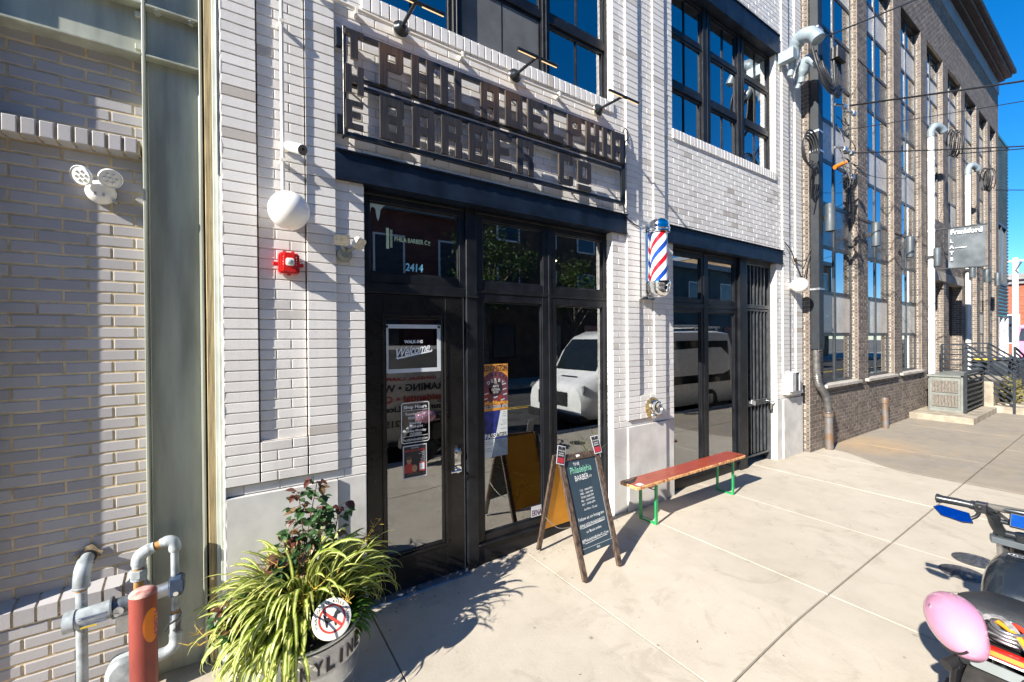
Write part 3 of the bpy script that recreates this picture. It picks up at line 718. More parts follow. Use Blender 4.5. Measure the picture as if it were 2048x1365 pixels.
# the three lamps over the sign
blk = M('black_lamp_metal', (.02,.024,.028), .28, .3, var=.1)
lamp_on = M('warm_led_strip', (1, .66, .34), .5, emit=.45)
for i, x in enumerate((1.036, 2.032, 3.022)):
    lt = thing('sign_lamp', ('black arm lamp nearest the left end of the shop sign', 'black arm lamp over the middle of the shop sign, below the screened window', 'black arm lamp over the last letters of the shop sign, beside the brick pier')[i], 'wall lamp', (x, .02, 4.07), group='arm lamps over the shop sign')
    b = MB(); b.lathe((x, .006, 4.072), (0,-1,0), [(0, 0), (.052, 0), (.052, .022), (0, .022)], 28); b.build('back_box', M('ivory_box', (.66,.62,.53), .5), lt, smooth=40)
    b = MB(); b.lathe((x, -.016, 4.072), (0,-1,0), [(0, 0), (.054, 0), (.058, .006), (.052, .016), (.036, .024), (.028, .040), (.016, .046), (0, .047)], 32); b.build('rose', blk, lt, smooth=50)
    b = MB(); b.cyl((x, -.06, 4.072), (x-.01, -.345, 4.045), .0125, n=14); b.build('arm', blk, lt, smooth=50)
    b = MB(); b.cyl((x-.20, -.352, 4.038), (x+.19, -.352, 4.038), .0135, n=16); b.build('bar', blk, lt, smooth=50)
    b = MB()
    for a, c in ((x-.195, x-.03), (x+.03, x+.185)): b.box(a, c, -.356, -.348, 4.0228, 4.0255)
    b.build('led_strip', lamp_on, lt)
    la = bpy.data.lights.new('led_light', 'AREA'); la.shape = 'RECTANGLE'; la.size = .37; la.size_y = .012; la.energy = .11; la.color = (1, .48, .14); lo_ = bpy.data.objects.new('led_light', la); C.objects.link(lo_); lo_.location = (x, -.352, 4.019); lo_.rotation_euler = V((0, .30, -.30)).to_track_quat('-Z', 'Y').to_euler(); lo_.parent = lt; lo_.matrix_parent_inverse = WORLD[lt.name].inverted()
cond = M('ivory_conduit', (.74,.70,.62), .45, var=.06)
b = MB(); b.tube([(.636, -.02, 4.088), (.98, -.02, 4.072)], .0115, 12); b.tube([(1.09, -.02, 4.07), (1.975, -.02, 4.055)], .0115, 12); b.tube([(2.085, -.02, 4.055), (2.97, -.02, 4.058)], .0115, 12); b.tube([(.45, -.02, 4.096), (.636, -.02, 4.088)], .0115, 12)
for x in (.725, 1.531, 2.522): b.box(x-.009, x+.009, -.035, .02, 4.045, 4.085)
tag(b.build('electrical_conduit', cond, smooth=40), 'thin ivory conduit running level behind the three sign lamps', 'conduit')
b = MB(); b.tube([(.272, -.032, 5.6), (.272, -.032, 2.70)], .0115, 12)
for z in (2.945, 3.806, 4.7): b.box(.258, .286, -.048, .022, z-.009, z+.009); b.cyl((.272, -.032, z-.02), (.272, -.032, z+.02), .015, n=12)
tag(b.build('electrical_conduit', cond, smooth=40), 'upright ivory conduit dropping down the pier groove to the white globe', 'conduit')
cable_k = M('black_cable', (.02,.02,.022), .5, var=.1)
b = MB(); b.tube(smoothpath([(3.36, -.03, 3.93), (3.42, -.01, 4.0), (3.47, -.012, 3.95), (3.42, -.03, 3.87), (3.372, -.045, 3.8), (3.374, -.03, 3.4), (3.38, -.02, 3.17), (3.46, -.01, 3.06), (3.7, -.012, 2.99)]), .006, 6)
tag(b.build('cable', cable_k, smooth=60), 'thin black cable hanging from the right end of the shop sign to the striped pole', 'cable')

# ------------------------------------------------------------------ things on the left pier
opal = M('opal_glass', (.88,.85,.80), .28, var=.01, spec=.5)
def globe(name, x, y, z, r, label):
    g = thing(name, label, 'globe lamp', (x, .0, z), group='white globe wall lamps')
    b = MB(); b.ball((x, y, z), r, 40, 24); b.build('globe', opal, g, smooth=80)
    b = MB(); b.cyl((x, .02, z), (x, y+r*.92, z), .045, .06, 20); b.build('gallery', M('cream_fitting', (.6,.56,.48), .5), g, smooth=40)
globe('globe_lamp', .294, -.125, 2.612, .114, 'white globe lamp at the foot of the upright conduit, above the red alarm')
globe('globe_lamp', 7.105, -.125, 2.595, .112, 'white globe lamp on the far pier beside the black drainpipe')
al = thing('fire_alarm', 'red fire alarm strobe box under the white globe lamp', 'fire alarm', (.30, .02, 2.23))
red = M('glossy_red_plastic', (.55,.018,.016), .25, var=.06, coat=.3)
b = MB(); b.prism([(.240, 2.255), (.250, 2.240), (.350, 2.240), (.360, 2.255), (.360, 2.355), (.348, 2.372), (.252, 2.372), (.240, 2.355)], (0, -.045, 0), X_, Z_, Y_*.062)
b.build('body', red, al, bevel=.006, seg=2)
b = MB(); b.box(.252, .348, -.052, -.045, 2.252, 2.362); b.prism([(.262, 2.25), (.338, 2.25), (.33, 2.37), (.27, 2.37)], (0, -.066, 0), X_, Z_, Y_*.016); b.build('cover', red, al, bevel=.004, seg=2)
b = MB()
for x in (.226, .370): b.box(x-.014, x+.014, -.03, .0, 2.288, 2.312)
for x, z in ((.275, 2.376), (.322, 2.376), (.300, 2.236)): b.box(x-.01, x+.01, -.04, 0, z-.006, z+.006)
b.build('mounting_ear', red, al, bevel=.003)
b = MB(); b.prism(rrect(.280, .326, 2.287, 2.334, .012), (0, -.076, 0), X_, Z_, Y_*.012); b.build('strobe_frame', white_pl, al, bevel=.003)
b = MB(); b.ball((.303, -.075, 2.311), (.019, .012, .016), 16, 10); b.build('strobe_lens', M('clear_lens', (.45,.5,.5), .08, .3), al, smooth=80)
b = MB()
for x in (.266, .338):
    for k, ch in enumerate('FIRE'): b.text(ch, .012, (x, -.0672, 2.336-.015*k), X_, Z_)
b.build('lettering', ink_w, al)
cm = thing('security_camera', 'white bullet security camera beside the upright conduit', 'camera', (.29, 0, 3.04))
p0, p1 = V((.300, -.02, 3.045)), V((.366, -.155, 2.985)); d = (p1-p0).normalized()
b = MB(); b.lathe(p0, d, [(0, -.012), (.018, -.010), (.028, .004), (.031, .02), (.032, .165), (.028, .168)], 28); b.build('body', white_pl, cm, smooth=50)
q = p0+d*.160; b = MB(); b.lathe(q, d, [(.030, .0), (.030, .010), (.027, .013), (0, .013)], 28); b.build('face', M('dark_camera_face', (.03,.026,.024), .25), cm, smooth=40)
b = MB(); b.lathe(q+d*.013+V((0, 0, .006)), d, [(0, 0), (.008, 0), (.008, .003), (.0, .004)], 16); b.build('lens', M('lens_glass', (.005,.005,.008), .03), cm, smooth=50)
b = MB(); b.cyl((.296, .025, 3.05), p0+d*.02, .016, .022, 14); b.cyl((.294, .022, 3.05), (.294, .008, 3.05), .032, n=20); b.build('bracket', M('cream_fitting', (.6,.56,.48), .5), cm, smooth=40)
# twin flood light
fl = thing('floodlight', 'beige twin head floodlight at the pier edge beside the shop transom', 'floodlight', (.64, .02, 2.40))
bei = M('weathered_beige_plastic', (.50,.485,.43), .45, var=.12)
lens_m = M('ribbed_led_lens', (.62,.58,.48), .2, var=.15, scale=40)
b = MB(); b.lathe((.638, .02, 2.405), (0, -1, 0), [(0, 0), (.050, 0), (.050, .02), (.042, .05), (.03, .06), (0, .06)], 24); b.build('base', M('dull_grey_green', (.22,.235,.21), .5), fl, smooth=40)
def head(c, nrm, up, w, h):
    nrm = V(nrm).normalized(); right = V(up).cross(nrm).normalized(); u = nrm.cross(right); c = V(c)
    b = MB(); pr = rrect(-w/2, w/2, -h/2, h/2, .016)
    b.prism(pr, c, right, u, -nrm*.026); s2 = [(x*.72, z*.72) for x, z in pr]; b.prism(s2, c-nrm*.0255, right, u, -nrm*.016); hd = b.build('lamp_head', bei, fl, bevel=.004, seg=2)
    b = MB(); b.prism([(x*.84, z*.82) for x, z in pr], c+nrm*.001, right, u, -nrm*.002)
    for k in range(5): b.prism([(-w*.38, -h*.34+k*h*.16), (w*.38, -h*.34+k*h*.16), (w*.38, -h*.31+k*h*.16), (-w*.38, -h*.31+k*h*.16)], c+nrm*.004, right, u, -nrm*.003)
    b.build('lens', lens_m, hd)
head((.600, -.105, 2.475), (-.15, -.8, -.55), (0, 0, 1), .098, .078)
head((.720, -.100, 2.462), (.55, -.65, -.52), (.1, 0, 1), .092, .078)
b = MB(); b.cyl((.63, -.03, 2.42), (.605, -.07, 2.462), .012, n=12); b.cyl((.65, -.03, 2.42), (.70, -.07, 2.452), .012, n=12); b.build('swivel', M('dull_grey_green', (.22,.235,.21), .5), fl, smooth=40)
# emergency light on the grey wall
em = thing('emergency_light', 'white twin headed emergency light on the shaded grey brick', 'emergency light', (-.58, .15, 2.58))
ex, ez = -.585, 2.635
b = MB(); b.lathe((ex, .147, ez), (0, -1, 0), [(0, 0), (.062, 0), (.063, .02), (.055, .042), (.03, .055), (0, .058)], 32); b.build('base', white_pl, em, smooth=50)
led = M('led_lens_face', (.78,.78,.74), .15, var=.05)
for (c, nrm) in (((-.645, .045, 2.685), (-.45, -.75, -.35)), ((-.530, .040, 2.690), (.22, -.85, -.40))):
    c = V(c); nrm = V(nrm).normalized()
    b = MB(); b.lathe(c, -nrm, [(.046, -.004), (.050, .0), (.049, .012), (.036, .026), (.016, .034), (0, .036)], 32); hd = b.build('lamp_head', white_pl, em, smooth=50)
    b = MB(); b.lathe(c, nrm, [(.046, .0), (.042, .001), (0, .001)], 32); b.build('lens', led, hd, smooth=30)
    b = MB(); right = V((0, 0, 1)).cross(nrm).normalized(); u = nrm.cross(right)
    for k in range(7):
        q = c+nrm*.002+((right*math.cos(k*pi/3)+u*math.sin(k*pi/3))*.024 if k < 6 else V((0, 0, 0))); b.lathe(q, nrm, [(.008, 0), (.006, .004), (0, .006)], 10)
    b.build('led', M('led_bead', (.70,.70,.67), .2), hd, smooth=60)
    b = MB(); b.cyl(c-nrm*.03, V((c.x*.55+ex*.45, .085, ez+.02)), .014, n=12); b.build('swivel', white_pl, em, smooth=40)
b = MB(); b.box(-.605, -.595, .088, .092, 2.605, 2.622); b.box(-.572, -.562, .088, .092, 2.605, 2.622); b.box(-.535, -.52, .10, .147, 2.585, 2.598); b.build('clip', M('grey_clip', (.4,.4,.4), .4), em)

# ------------------------------------------------------------------ barber pole
bp = thing('barber_pole', 'chrome capped barber pole with red, white and blue spiral on the middle pier', 'barber pole', (3.75, -.02, 2.24))
px, py = 3.755, -.165
def stripes():
    m, t, o = nt('spiral_stripes'); b = N(t, 'ShaderNodeBsdfPrincipled'); g = N(t, 'ShaderNodeNewGeometry'); sp = N(t, 'ShaderNodeVectorMath', operation='SUBTRACT')
    sp.inputs[1].default_value = (px, py, 2.4); t.links.new(g.outputs['Position'], sp.inputs[0]); sx = N(t, 'ShaderNodeSeparateXYZ'); t.links.new(sp.outputs[0], sx.inputs[0])
    a = mth(t, 'DIVIDE', mth(t, 'ARCTAN2', sx.outputs['Y'], sx.outputs['X']), 2*pi)
    f = mth(t, 'FRACT', mth(t, 'ADD', mth(t, 'SUBTRACT', mth(t, 'DIVIDE', sx.outputs['Z'], .285), mth(t, 'MULTIPLY', a, 2.0)), .93))
    n = N(t, 'ShaderNodeValToRGB'); cr = n.color_ramp; cr.interpolation = 'CONSTANT'
    while len(cr.elements) < 4: cr.elements.new(.5)
    for e, (p, c) in zip(cr.elements, ((0, (.82,.83,.84)), (.27, (.58,.01,.02)), (.5, (.82,.83,.84)), (.77, (.012,.055,.33)))): e.position = p; e.color = (*c, 1)
    t.links.new(f, n.inputs[0]); t.links.new(n.outputs[0], b.inputs['Base Color']); b.inputs['Roughness'].default_value = .2; b.inputs['Coat Weight'].default_value = .6; b.inputs['Coat Roughness'].default_value = .03
    t.links.new(b.outputs[0], o.inputs[0]); return m
b = MB(); b.cyl((px, py, 2.40), (px, py, 2.945), .084, n=48, caps=False); b.build('striped_cylinder', stripes(), bp, smooth=60)
b = MB(); b.lathe((px, py, 2.925), Z_, [(.086, 0), (.107, .004), (.110, .016), (.105, .026), (.110, .032), (.112, .045), (.107, .055), (.104, .058), (.102, .085), (.093, .118), (.072, .142), (.04, .155), (0, .160)], 48); b.build('top_cap', chrome, bp, smooth=50)
b = MB(); b.lathe((px, py, 2.42), Z_, [(.086, 0), (.110, -.004), (.112, -.05), (.107, -.058), (.107, -.075), (.100, -.115), (.082, -.148), (.05, -.168), (0, -.175)], 48); b.build('bottom_cap', chrome, bp, smooth=50)
b = MB(); b.box(px-.09, px+.09, -.075, -.045, 2.28, 3.0)
for k in range(7): b.cyl((px-.085+.0285*k, -.082, 2.42), (px-.085+.0285*k, -.082, 2.93), .014, n=10, caps=False)
b.box(px-.11, px-.085, -.075, -.0, 2.26, 3.02); b.box(px+.085, px+.11, -.075, 0, 2.26, 3.02); b.box(px-.12, px+.12, -.012, .0, 2.24, 3.03); b.build('back_plate', chrome, bp, smooth=40)

# ------------------------------------------------------------------ fire department inlet
fd = thing('fire_inlet', 'round brass wall inlet with chrome hose cap low on the middle pier', 'fire inlet', (3.835, 0, .94))
brass = M('worn_brass', (.50,.38,.20), .4, .75, var=.3, scale=25)
c0 = (3.835, 0, 1.056); b = MB(); b.lathe(c0, (0, -1, 0), [(0, .0), (.118, .0), (.120, .006), (.112, .012), (.08, .016), (0, .016)], 48)
for k in range(12):
    a = 2*pi*k/12; b.cyl((3.835+.103*math.cos(a), -.011, 1.056+.103*math.sin(a)), (3.835+.103*math.cos(a), -.018, 1.056+.103*math.sin(a)), .006, n=8)
b.build('plate', brass, fd, smooth=40)
b = MB(); b.lathe((3.84, -.014, 1.065), (0, -1, 0), [(.074, 0), (.074, .02), (.066, .025), (.066, .05), (.071, .052), (.071, .066), (.058, .07), (.052, .055), (0, .05)], 36); b.build('hose_cap', chrome, fd, smooth=40)
b = MB(); b.lathe((3.825, -.014, .972), (0, -1, 0), [(.03, 0), (.03, .02), (.022, .03), (0, .032)], 24); b.cyl((3.92, -.02, 1.05), (3.92, -.05, 1.05), .012, n=10); b.build('boss', chrome, fd, smooth=40)
b = MB()
for k, ch in enumerate('AUTO SPKR'):
    a = rad(150-15*k); b.text(ch, .022, (3.835+.084*math.cos(a), -.0172, 1.056+.084*math.sin(a)), V((math.sin(a), 0, -math.cos(a))), V((math.cos(a), 0, math.sin(a))))
b.build('lettering', ink_k, fd)
# pass-through box on the far pier
nb_ = thing('wall_box', 'pale metal wall box with a dark slot above the far stone plinth', 'wall box', (7.05, 0, 1.0))
b = MB(); b.box(6.92, 6.935, -.10, 0, 1.01, 1.285); b.box(6.935, 7.03, -.10, -.09, 1.01, 1.285); b.prism([(-.10, 1.285), (0, 1.285), (0, 1.30)], (6.92, 0, 0), Y_, Z_, X_*.25); b.box(7.155, 7.17, -.10, 0, 1.01, 1.285); b.build('body', M('pale_box_metal', (.55,.55,.56), .45, .2), nb_)
b = MB(); b.box(7.03, 7.155, -.085, -.07, 1.01, 1.285); b.build('slot', black_pl, nb_)
b = MB(); b.box(6.89, 7.36, -.06, .0, .955, 1.008); b.build('ledge', white_brick, nb_, bevel=.004)
# ------------------------------------------------------------------ lettering on the glass and the papers stuck to it
gy0 = yf+.012+.022-.003          # just in front of the door glass
def dec(name, label, cat, x0, x1, z0, z1, group=None): return thing(name, label, cat, ((x0+x1)/2, gy0, z0), group=group)
mint = M('mint_vinyl', (.50,.62,.40), .5, var=.04); cyan_v = M('cyan_vinyl', (.22,.58,.72), .5, var=.04)
ty = yf+.008+.026-.003
d = dec('window_lettering', 'pale green comb emblem and shop lettering on the transom glass over the door', 'lettering', .9, 1.4, 2.5, 2.72)
b = MB(); b.plate([(0, 0), (.022, 0), (.022, .155), (0, .155)], (.962, ty, 2.505), X_, Z_)
b.plate([(.032, .01), (.036, .01), (.036, .145), (.032, .145)], (.962, ty, 2.505), X_, Z_)
for k in range(13): b.plate([(.036, .012+k*.0105), (.048, .012+k*.0105), (.048, .018+k*.0105), (.036, .018+k*.0105)], (.962, ty, 2.505), X_, Z_)
b.build('comb', mint, d)
b = MB(); b.text('PHILA BARBER C', .048, (1.025, ty, 2.568), X_, Z_, align='L', bold=.018, fit=.262); b.text('o', .036, (1.292, ty, 2.58), X_, Z_, align='L', bold=.02); b.box(1.293, 1.310, ty-.0005, ty, 2.566, 2.571); b.build('lettering', mint, d)
d = dec('house_number', 'pale blue house number 2414 low on the transom glass over the door', 'number', 1.1, 1.3, 2.35, 2.42)
b = MB(); b.text('2414', .082, (1.178, ty, 2.352), X_, Z_, bold=.025, shear=.08, fit=.142); b.build('digits', cyan_v, d)
d = dec('ice_sticker', 'white drip shaped sticker in the top corner of the transom glass', 'sticker', .84, .95, 2.7, 2.83)
b = MB(); b.plate([(.845, 2.828), (.845, 2.74), (.852, 2.79), (.868, 2.80), (.885, 2.785), (.895, 2.72), (.905, 2.70), (.915, 2.735), (.922, 2.785), (.945, 2.815), (.965, 2.826)], (0, ty, 0), X_, Z_); b.build('drip', M('frost_vinyl', (.42,.55,.52), .6), d)
frost = M('frosted_vinyl', (.52,.56,.58), .55, var=.05)
d = dec('walk_ins_sign', 'walk-ins welcome sign with a white border hanging inside the door glass', 'sign', .943, 1.4, 1.56, 1.94)
b = MB(); x0, x1, z0, z1, q = .941, 1.392, 1.572, 1.94, .030
b.box(x0, x0+q, gy0-.002, gy0, z0, z1); b.box(x1-q, x1, gy0-.002, gy0, z0, z1); b.box(x0+q, x1-q, gy0-.0021, gy0, z1-.03, z1); b.box(x0+q, x1-q, gy0-.0021, gy0, z0, z0+.03); b.build('border', frost, d)
b = MB(); b.face([(x0+q, gy0-.0005, z0+.03), (x1-q, gy0-.0005, z0+.03), (x1-q, gy0-.0005, z1-.03), (x0+q, gy0-.0005, z1-.03)]); b.build('backing', glassmat('smoke_film', (.12,.13,.14), .10, 1.5, 1.5), d)
for x in (.958, 1.376):
    b = MB(); b.cyl((x, gy0-.002, 1.923), (x, gy0-.008, 1.923), .011, n=14); b.build('suction_cup', black_pl, d)
b = MB(); b.text('WALK-INS', .033, (1.166, gy0-.003, 1.797), X_, Z_, bold=.03, fit=.150)
sl = V((.985, 0, .17)).normalized(); b.text('Welcome', .098, (1.165, gy0-.003, 1.712), sl, Z_, shear=.32, bold=.012, fit=.275, spacing=.92)
b.plate([(-.14, -.018), (-.13, -.030), (.15, .022), (.155, .036), (.148, .046), (.145, .032), (-.128, -.018)], (1.165, gy0-.003, 1.706), X_, Z_); b.build('lettering', M('white_vinyl', (.72,.76,.78), .5, var=.03), d)
d = dec('opening_hours', 'white outlined shop hours lettering on the door glass at eye level', 'hours notice', 1.06, 1.29, 1.03, 1.345)
b = MB(); cx = 1.177; out = rrect(1.064, 1.290, 1.028, 1.340, .02); inn = rrect(1.069, 1.285, 1.033, 1.335, .016)
for i in range(len(out)):
    j = (i+1) % len(out); b.face([(out[i][0], gy0, out[i][1]), (out[j][0], gy0, out[j][1]), (inn[j][0], gy0, inn[j][1]), (inn[i][0], gy0, inn[i][1])])
for z in (1.278, 1.078): b.plate([(-.1, 0), (.1, 0), (.1, .003), (-.1, .003)], (cx, gy0, z), X_, Z_)
b.text('Shop Hours', .036, (cx, gy0, 1.293), X_, Z_, bold=.02, fit=.185)
for s_, z, f in (('Tuesday-Friday', 1.243, .165), ('10AM-7PM', 1.212, .115), ('Saturday', 1.172, .10), ('10AM-6PM', 1.142, .115), ('Sunday-Monday', 1.112, .172), ('CLOSED', 1.085, .095)): b.text(s_, .027, (cx, gy0, z), X_, Z_, bold=.012, fit=f)
b.text('PHILADELPHIABARBERCO.COM', .022, (cx, gy0, 1.045), X_, Z_, fit=.195, bold=.01); b.build('lettering', ink_w, d)
# job poster on the door
d = dec('poster', 'small black and red poster with a barber at work, low on the door glass', 'poster', 1.076, 1.265, .755, 1.01)
b = MB(); b.box(1.075, 1.266, gy0, gy0+.001, .757, 1.010); b.build('paper', M('white_paper', (.62,.62,.66), .6, var=.04), d)
b = MB(); b.box(1.083, 1.258, gy0-.0008, gy0, .765, 1.002); b.build('print', ink_k, d)
def blob(b, cx, cz, rx, rz, y, n=18, a0=0): b.plate([(cx+rx*math.cos(2*pi*i/n), cz+rz*math.sin(2*pi*i/n)) for i in range(n)], (0, y, 0), X_, Z_)
skin = M('printed_skin', (.45,.22,.12), .6); g1 = gy0-.0016; g2 = gy0-.0022
b = MB(); b.plate([(1.083, .80), (1.15, .80), (1.165, .84), (1.135, .875), (1.10, .87), (1.083, .85)], (0, g1, 0), X_, Z_); b.text('NEW CUT COURSE', .020, (1.171, g1, .962), X_, Z_, bold=.03, fit=.165); b.build('red_print', ink_r, d); b = MB(); b.box(1.20, 1.252, g1, gy0, .80, .872); b.build('red_box', ink_r, d)
b = MB(); blob(b, 1.122, .895, .020, .026, g2); blob(b, 1.165, .83, .022, .028, g2); b.build('faces', skin, d)
b = MB(); blob(b, 1.12, .915, .024, .014, g2-.0004); b.plate([(1.10, .78), (1.22, .78), (1.19, .80), (1.12, .80)], (0, g2, 0), X_, Z_); b.build('dark_print', M('printed_brown', (.07,.05,.045), .6), d)
b = MB(); b.text('NOW HIRING', .012, (1.171, g1, .985), X_, Z_, fit=.06)
for k, s_ in enumerate(('BARBERS', 'APPRENTICES', 'FADES', 'SHAVES', 'WALK INS', 'FULL TIME', 'PART TIME')): b.text(s_, .0085, (1.252, g1, .948-.013*k), X_, Z_, align='R')
b.box(1.207, 1.245, g2, g1, .812, .862); b.build('white_print', ink_w, d)
# two event posters on the big pane
gyw = yf+.008+.026-.004
def pst(name, label, x0, x1, z0, z1, m):
    d = thing(name, label, 'poster', ((x0+x1)/2, gyw, z0)); b = MB(); b.box(x0, x1, gyw-.0004, gyw+.0004, z0, z1); b.build('paper', m, d); return d
d = pst('poster', 'orange and purple festival poster at the left of the big window, the upper of two', 1.778, 2.030, 1.203, 1.607, M('purple_print', (.075,.030,.055), .5, var=.5, scale=22, col2=(.16,.03,.03)))
org = M('orange_print', (.62,.27,.04), .5, var=.2, scale=20); pal = M('pale_print', (.55,.56,.53), .5, var=.1); g1 = gyw-.0012; g2 = gyw-.002
b = MB(); b.box(1.778, 2.030, g1, gyw-.0005, 1.203, 1.225); b.box(1.778, 2.030, g1, gyw-.0005, 1.545, 1.607)
b.plate([(1.778, 1.46), (1.79, 1.50), (1.84, 1.535), (1.904, 1.548), (1.97, 1.535), (2.02, 1.50), (2.03, 1.46), (2.03, 1.55), (1.778, 1.55)], (0, g1, 0), X_, Z_)
for k in range(9): blob(b, 1.80+.027*k, 1.268+.008*math.sin(k*2.3), .015, .018, g1)
b.build('orange_print', org, d)
b = MB()
def arctext(b, s_, cx, cz, r, a0, a1, size, y, bold=.02):
    n = len(s_)
    for k, ch in enumerate(s_):
        a = rad(a0+(a1-a0)*(k+.5)/n)
        if ch != ' ': b.text(ch, size, (cx+r*math.cos(a), y, cz+r*math.sin(a)), V((math.sin(a), 0, -math.cos(a))), V((math.cos(a), 0, math.sin(a))), bold=bold)
b.text('KENSINGTON', .06, (1.904, g2, 1.553), X_, Z_, fit=.235, bold=.03); arctext(b, 'KINETIC', 1.904, 1.37, .135, 146, 34, .046, g2)
b.build('dark_letters', M('dark_plum_print', (.03,.012,.02), .5), d)
b = MB(); blob(b, 1.904, 1.40, .07, .075, g1); b.build('dark_disc', M('dark_plum_print', (.03,.012,.02), .5), d)
b = MB(); arctext(b, 'DERBY', 1.904, 1.34, .115, 132, 48, .04, g2); 
for s_, z, f in (('AND', 1.437, .03), ('ARTS', 1.405, .062), ('FESTIVAL', 1.375, .09), ('NOON TO 6PM', 1.352, .05)): b.text(s_, .028, (1.904, g2, z), X_, Z_, fit=f, bold=.02)
b.text('SAT. OCTOBER 25TH', .033, (1.904, g2, 1.225), X_, Z_, fit=.24, bold=.03)
for x, z in ((1.80, 1.30), (1.81, 1.345), (1.99, 1.42), (1.995, 1.375), (2.0, 1.33), (1.975, 1.285), (1.904, 1.31)): b.plate([(-.02, 0), (.02, .008), (.02, .018), (-.02, .010)], (x, g2, z), X_, Z_)
b.build('pale_print', pal, d)
b = MB(); blob(b, 1.84, 1.37, .022, .035, g1); blob(b, 1.95, 1.31, .02, .03, g1); blob(b, 1.81, 1.33, .025, .03, g1-.0002); b.build('red_print', M('dark_red_print', (.28,.03,.02), .5), d)
d = pst('poster', 'blue and white poster split by a slant, lower of two in the big window', 1.778, 2.022, .802, 1.200, M('night_blue_print', (.012,.02,.14), .45, var=.8, scale=16, col2=(.005,.005,.02)))
b = MB(); b.plate([(1.952, 1.200), (2.022, 1.200), (2.022, .972), (1.898, .972)], (0, g1, 0), X_, Z_); b.plate([(1.778, .960), (1.893, .960), (1.860, .802), (1.778, .802)], (0, g1, 0), X_, Z_)
b.build('white_field', M('paper_white_print', (.62,.66,.64), .5, var=.04), d)
b = MB(); b.plate([(1.895, .955), (2.022, .955), (2.022, .802), (1.862, .802)], (0, g1, 0), X_, Z_); b.build('grey_field', M('slate_print', (.07,.10,.15), .5, var=.2, scale=12), d)
b = MB(); b.text('PASS', .058, (1.792, g2, .966), X_, Z_, align='L', bold=.02, fit=.108); b.build('white_lettering', ink_w, d)
b = MB(); b.text('AGES', .058, (1.905, g2, .966), X_, Z_, align='L', bold=.02, fit=.108)
for k, s_ in enumerate(('Dance', 'Theatre', 'Presents', '', 'Featuring', 'Poetry', 'New Forms', '', 'Second Line', '', 'Big Orchestra')):
    if s_: b.text(s_, .013, (2.014, g2, 1.180-.018*k), X_, Z_, align='R')
for k, s_ in enumerate(('Saturday,', 'November 22', '', 'at 7.30pm', 'St. Michaels')):
    if s_: b.text(s_, .015, (1.795, g2, .935-.02*k), X_, Z_, align='L')
b.build('black_lettering', ink_k, d)
d = thing('window_sticker', 'small white sticker with dark capitals at the bottom corner of the big window', 'sticker', (2.345, gyw, .16))
b = MB(); b.box(2.278, 2.402, gyw-.0004, gyw+.0004, .170, .275); b.build('paper', M('white_paper', (.62,.62,.66), .6, var=.04), d)
b = MB(); b.text('EKNA', .075, (2.34, gyw-.0014, .188), X_, Z_, fit=.108, bold=.02)
for k in range(8): b.plate([(0, 0), (.007, .008), (.014, 0), (.007, .0045)], (2.282+k*.0145, gyw-.0014, .256), X_, Z_)
b.build('lettering', M('plum_ink', (.06,.03,.10), .6), d)

# ------------------------------------------------------------------ bench
bn = thing('bench', 'red beer garden bench with green folding legs by the pier', 'bench', (4.03, -.31, 0))
def worn_red():
    m, t, o = nt('worn_red_boards'); b = N(t, 'ShaderNodeBsdfPrincipled'); g = N(t, 'ShaderNodeNewGeometry'); pos = g.outputs['Position']
    mp = N(t, 'ShaderNodeMapping'); mp.inputs['Scale'].default_value = (1.2, 22, 22); t.links.new(pos, mp.inputs['Vector'])
    gr = noise(t, mp.outputs[0], 2.5, 6, .65)
    c = ramp(t, gr, [(.3, (.22,.035,.018)), (.55, (.33,.065,.030)), (.75, (.40,.10,.045))])
    sc = noise(t, pos, 9, 8, .75); c = mixc(t, ramp(t, sc, [(.66, 0), (.70, .9)]), c, (.55,.30,.13))
    dk = noise(t, pos, 4, 5, .6); c = mixc(t, ramp(t, dk, [(.62, 0), (.75, .8)]), c, (.10,.018,.012))
    t.links.new(c, b.inputs['Base Color']); b.inputs['Roughness'].default_value = .33; b.inputs['Coat Weight'].default_value = .25; b.inputs['Coat Roughness'].default_value = .2
    bp = N(t, 'ShaderNodeBump'); bp.inputs['Strength'].default_value = .25; bp.inputs['Distance'].default_value = .002; t.links.new(gr, bp.inputs['Height']); t.links.new(bp.outputs[0], b.inputs['Normal'])
    t.links.new(b.outputs[0], o.inputs[0]); return m
wr = worn_red(); edge_w = M('bare_worn_edge', (.52,.30,.12), .6, var=.5, scale=30, col2=(.28,.06,.03))
bx0, bx1, by0, by1, bz = 3.075, 4.965, -.430, -.205, .455
b = MB(); pr = rrect(bx0, bx1, by0, by1, .03); n = len(pr)
lo = [(x, y, bz-.028) for x, y in pr]; md = [(x, y, bz-.006) for x, y in pr]; ins = [(bx0+.006+(x-bx0)*(bx1-bx0-.012)/(bx1-bx0), by0+.006+(y-by0)*(by1-by0-.012)/(by1-by0), bz) for x, y in pr]
b.raw(lo+md+ins, [tuple(range(2*n, 3*n))], 0); b.raw(lo+md+ins, [tuple(range(n))[::-1]]+[(i, (i+1) % n, n+(i+1) % n, n+i) for i in range(n)]+[(n+i, n+(i+1) % n, 2*n+(i+1) % n, 2*n+i) for i in range(n)], 1)
b.build('seat', [wr, edge_w], bn)
b = MB(); b.box(3.30, 3.34, by0+.03, by1-.03, bz-.058, bz-.029); b.box(4.70, 4.74, by0+.03, by1-.03, bz-.058, bz-.029); b.build('batten', wr, bn)
b = MB(); b.plate([(0, 0), (.075, .004), (.073, .062), (-.003, .058)], (3.118, -.415, bz+.001), X_, Y_); b.build('paper_label', M('white_paper', (.62,.62,.66), .6, var=.04), bn)
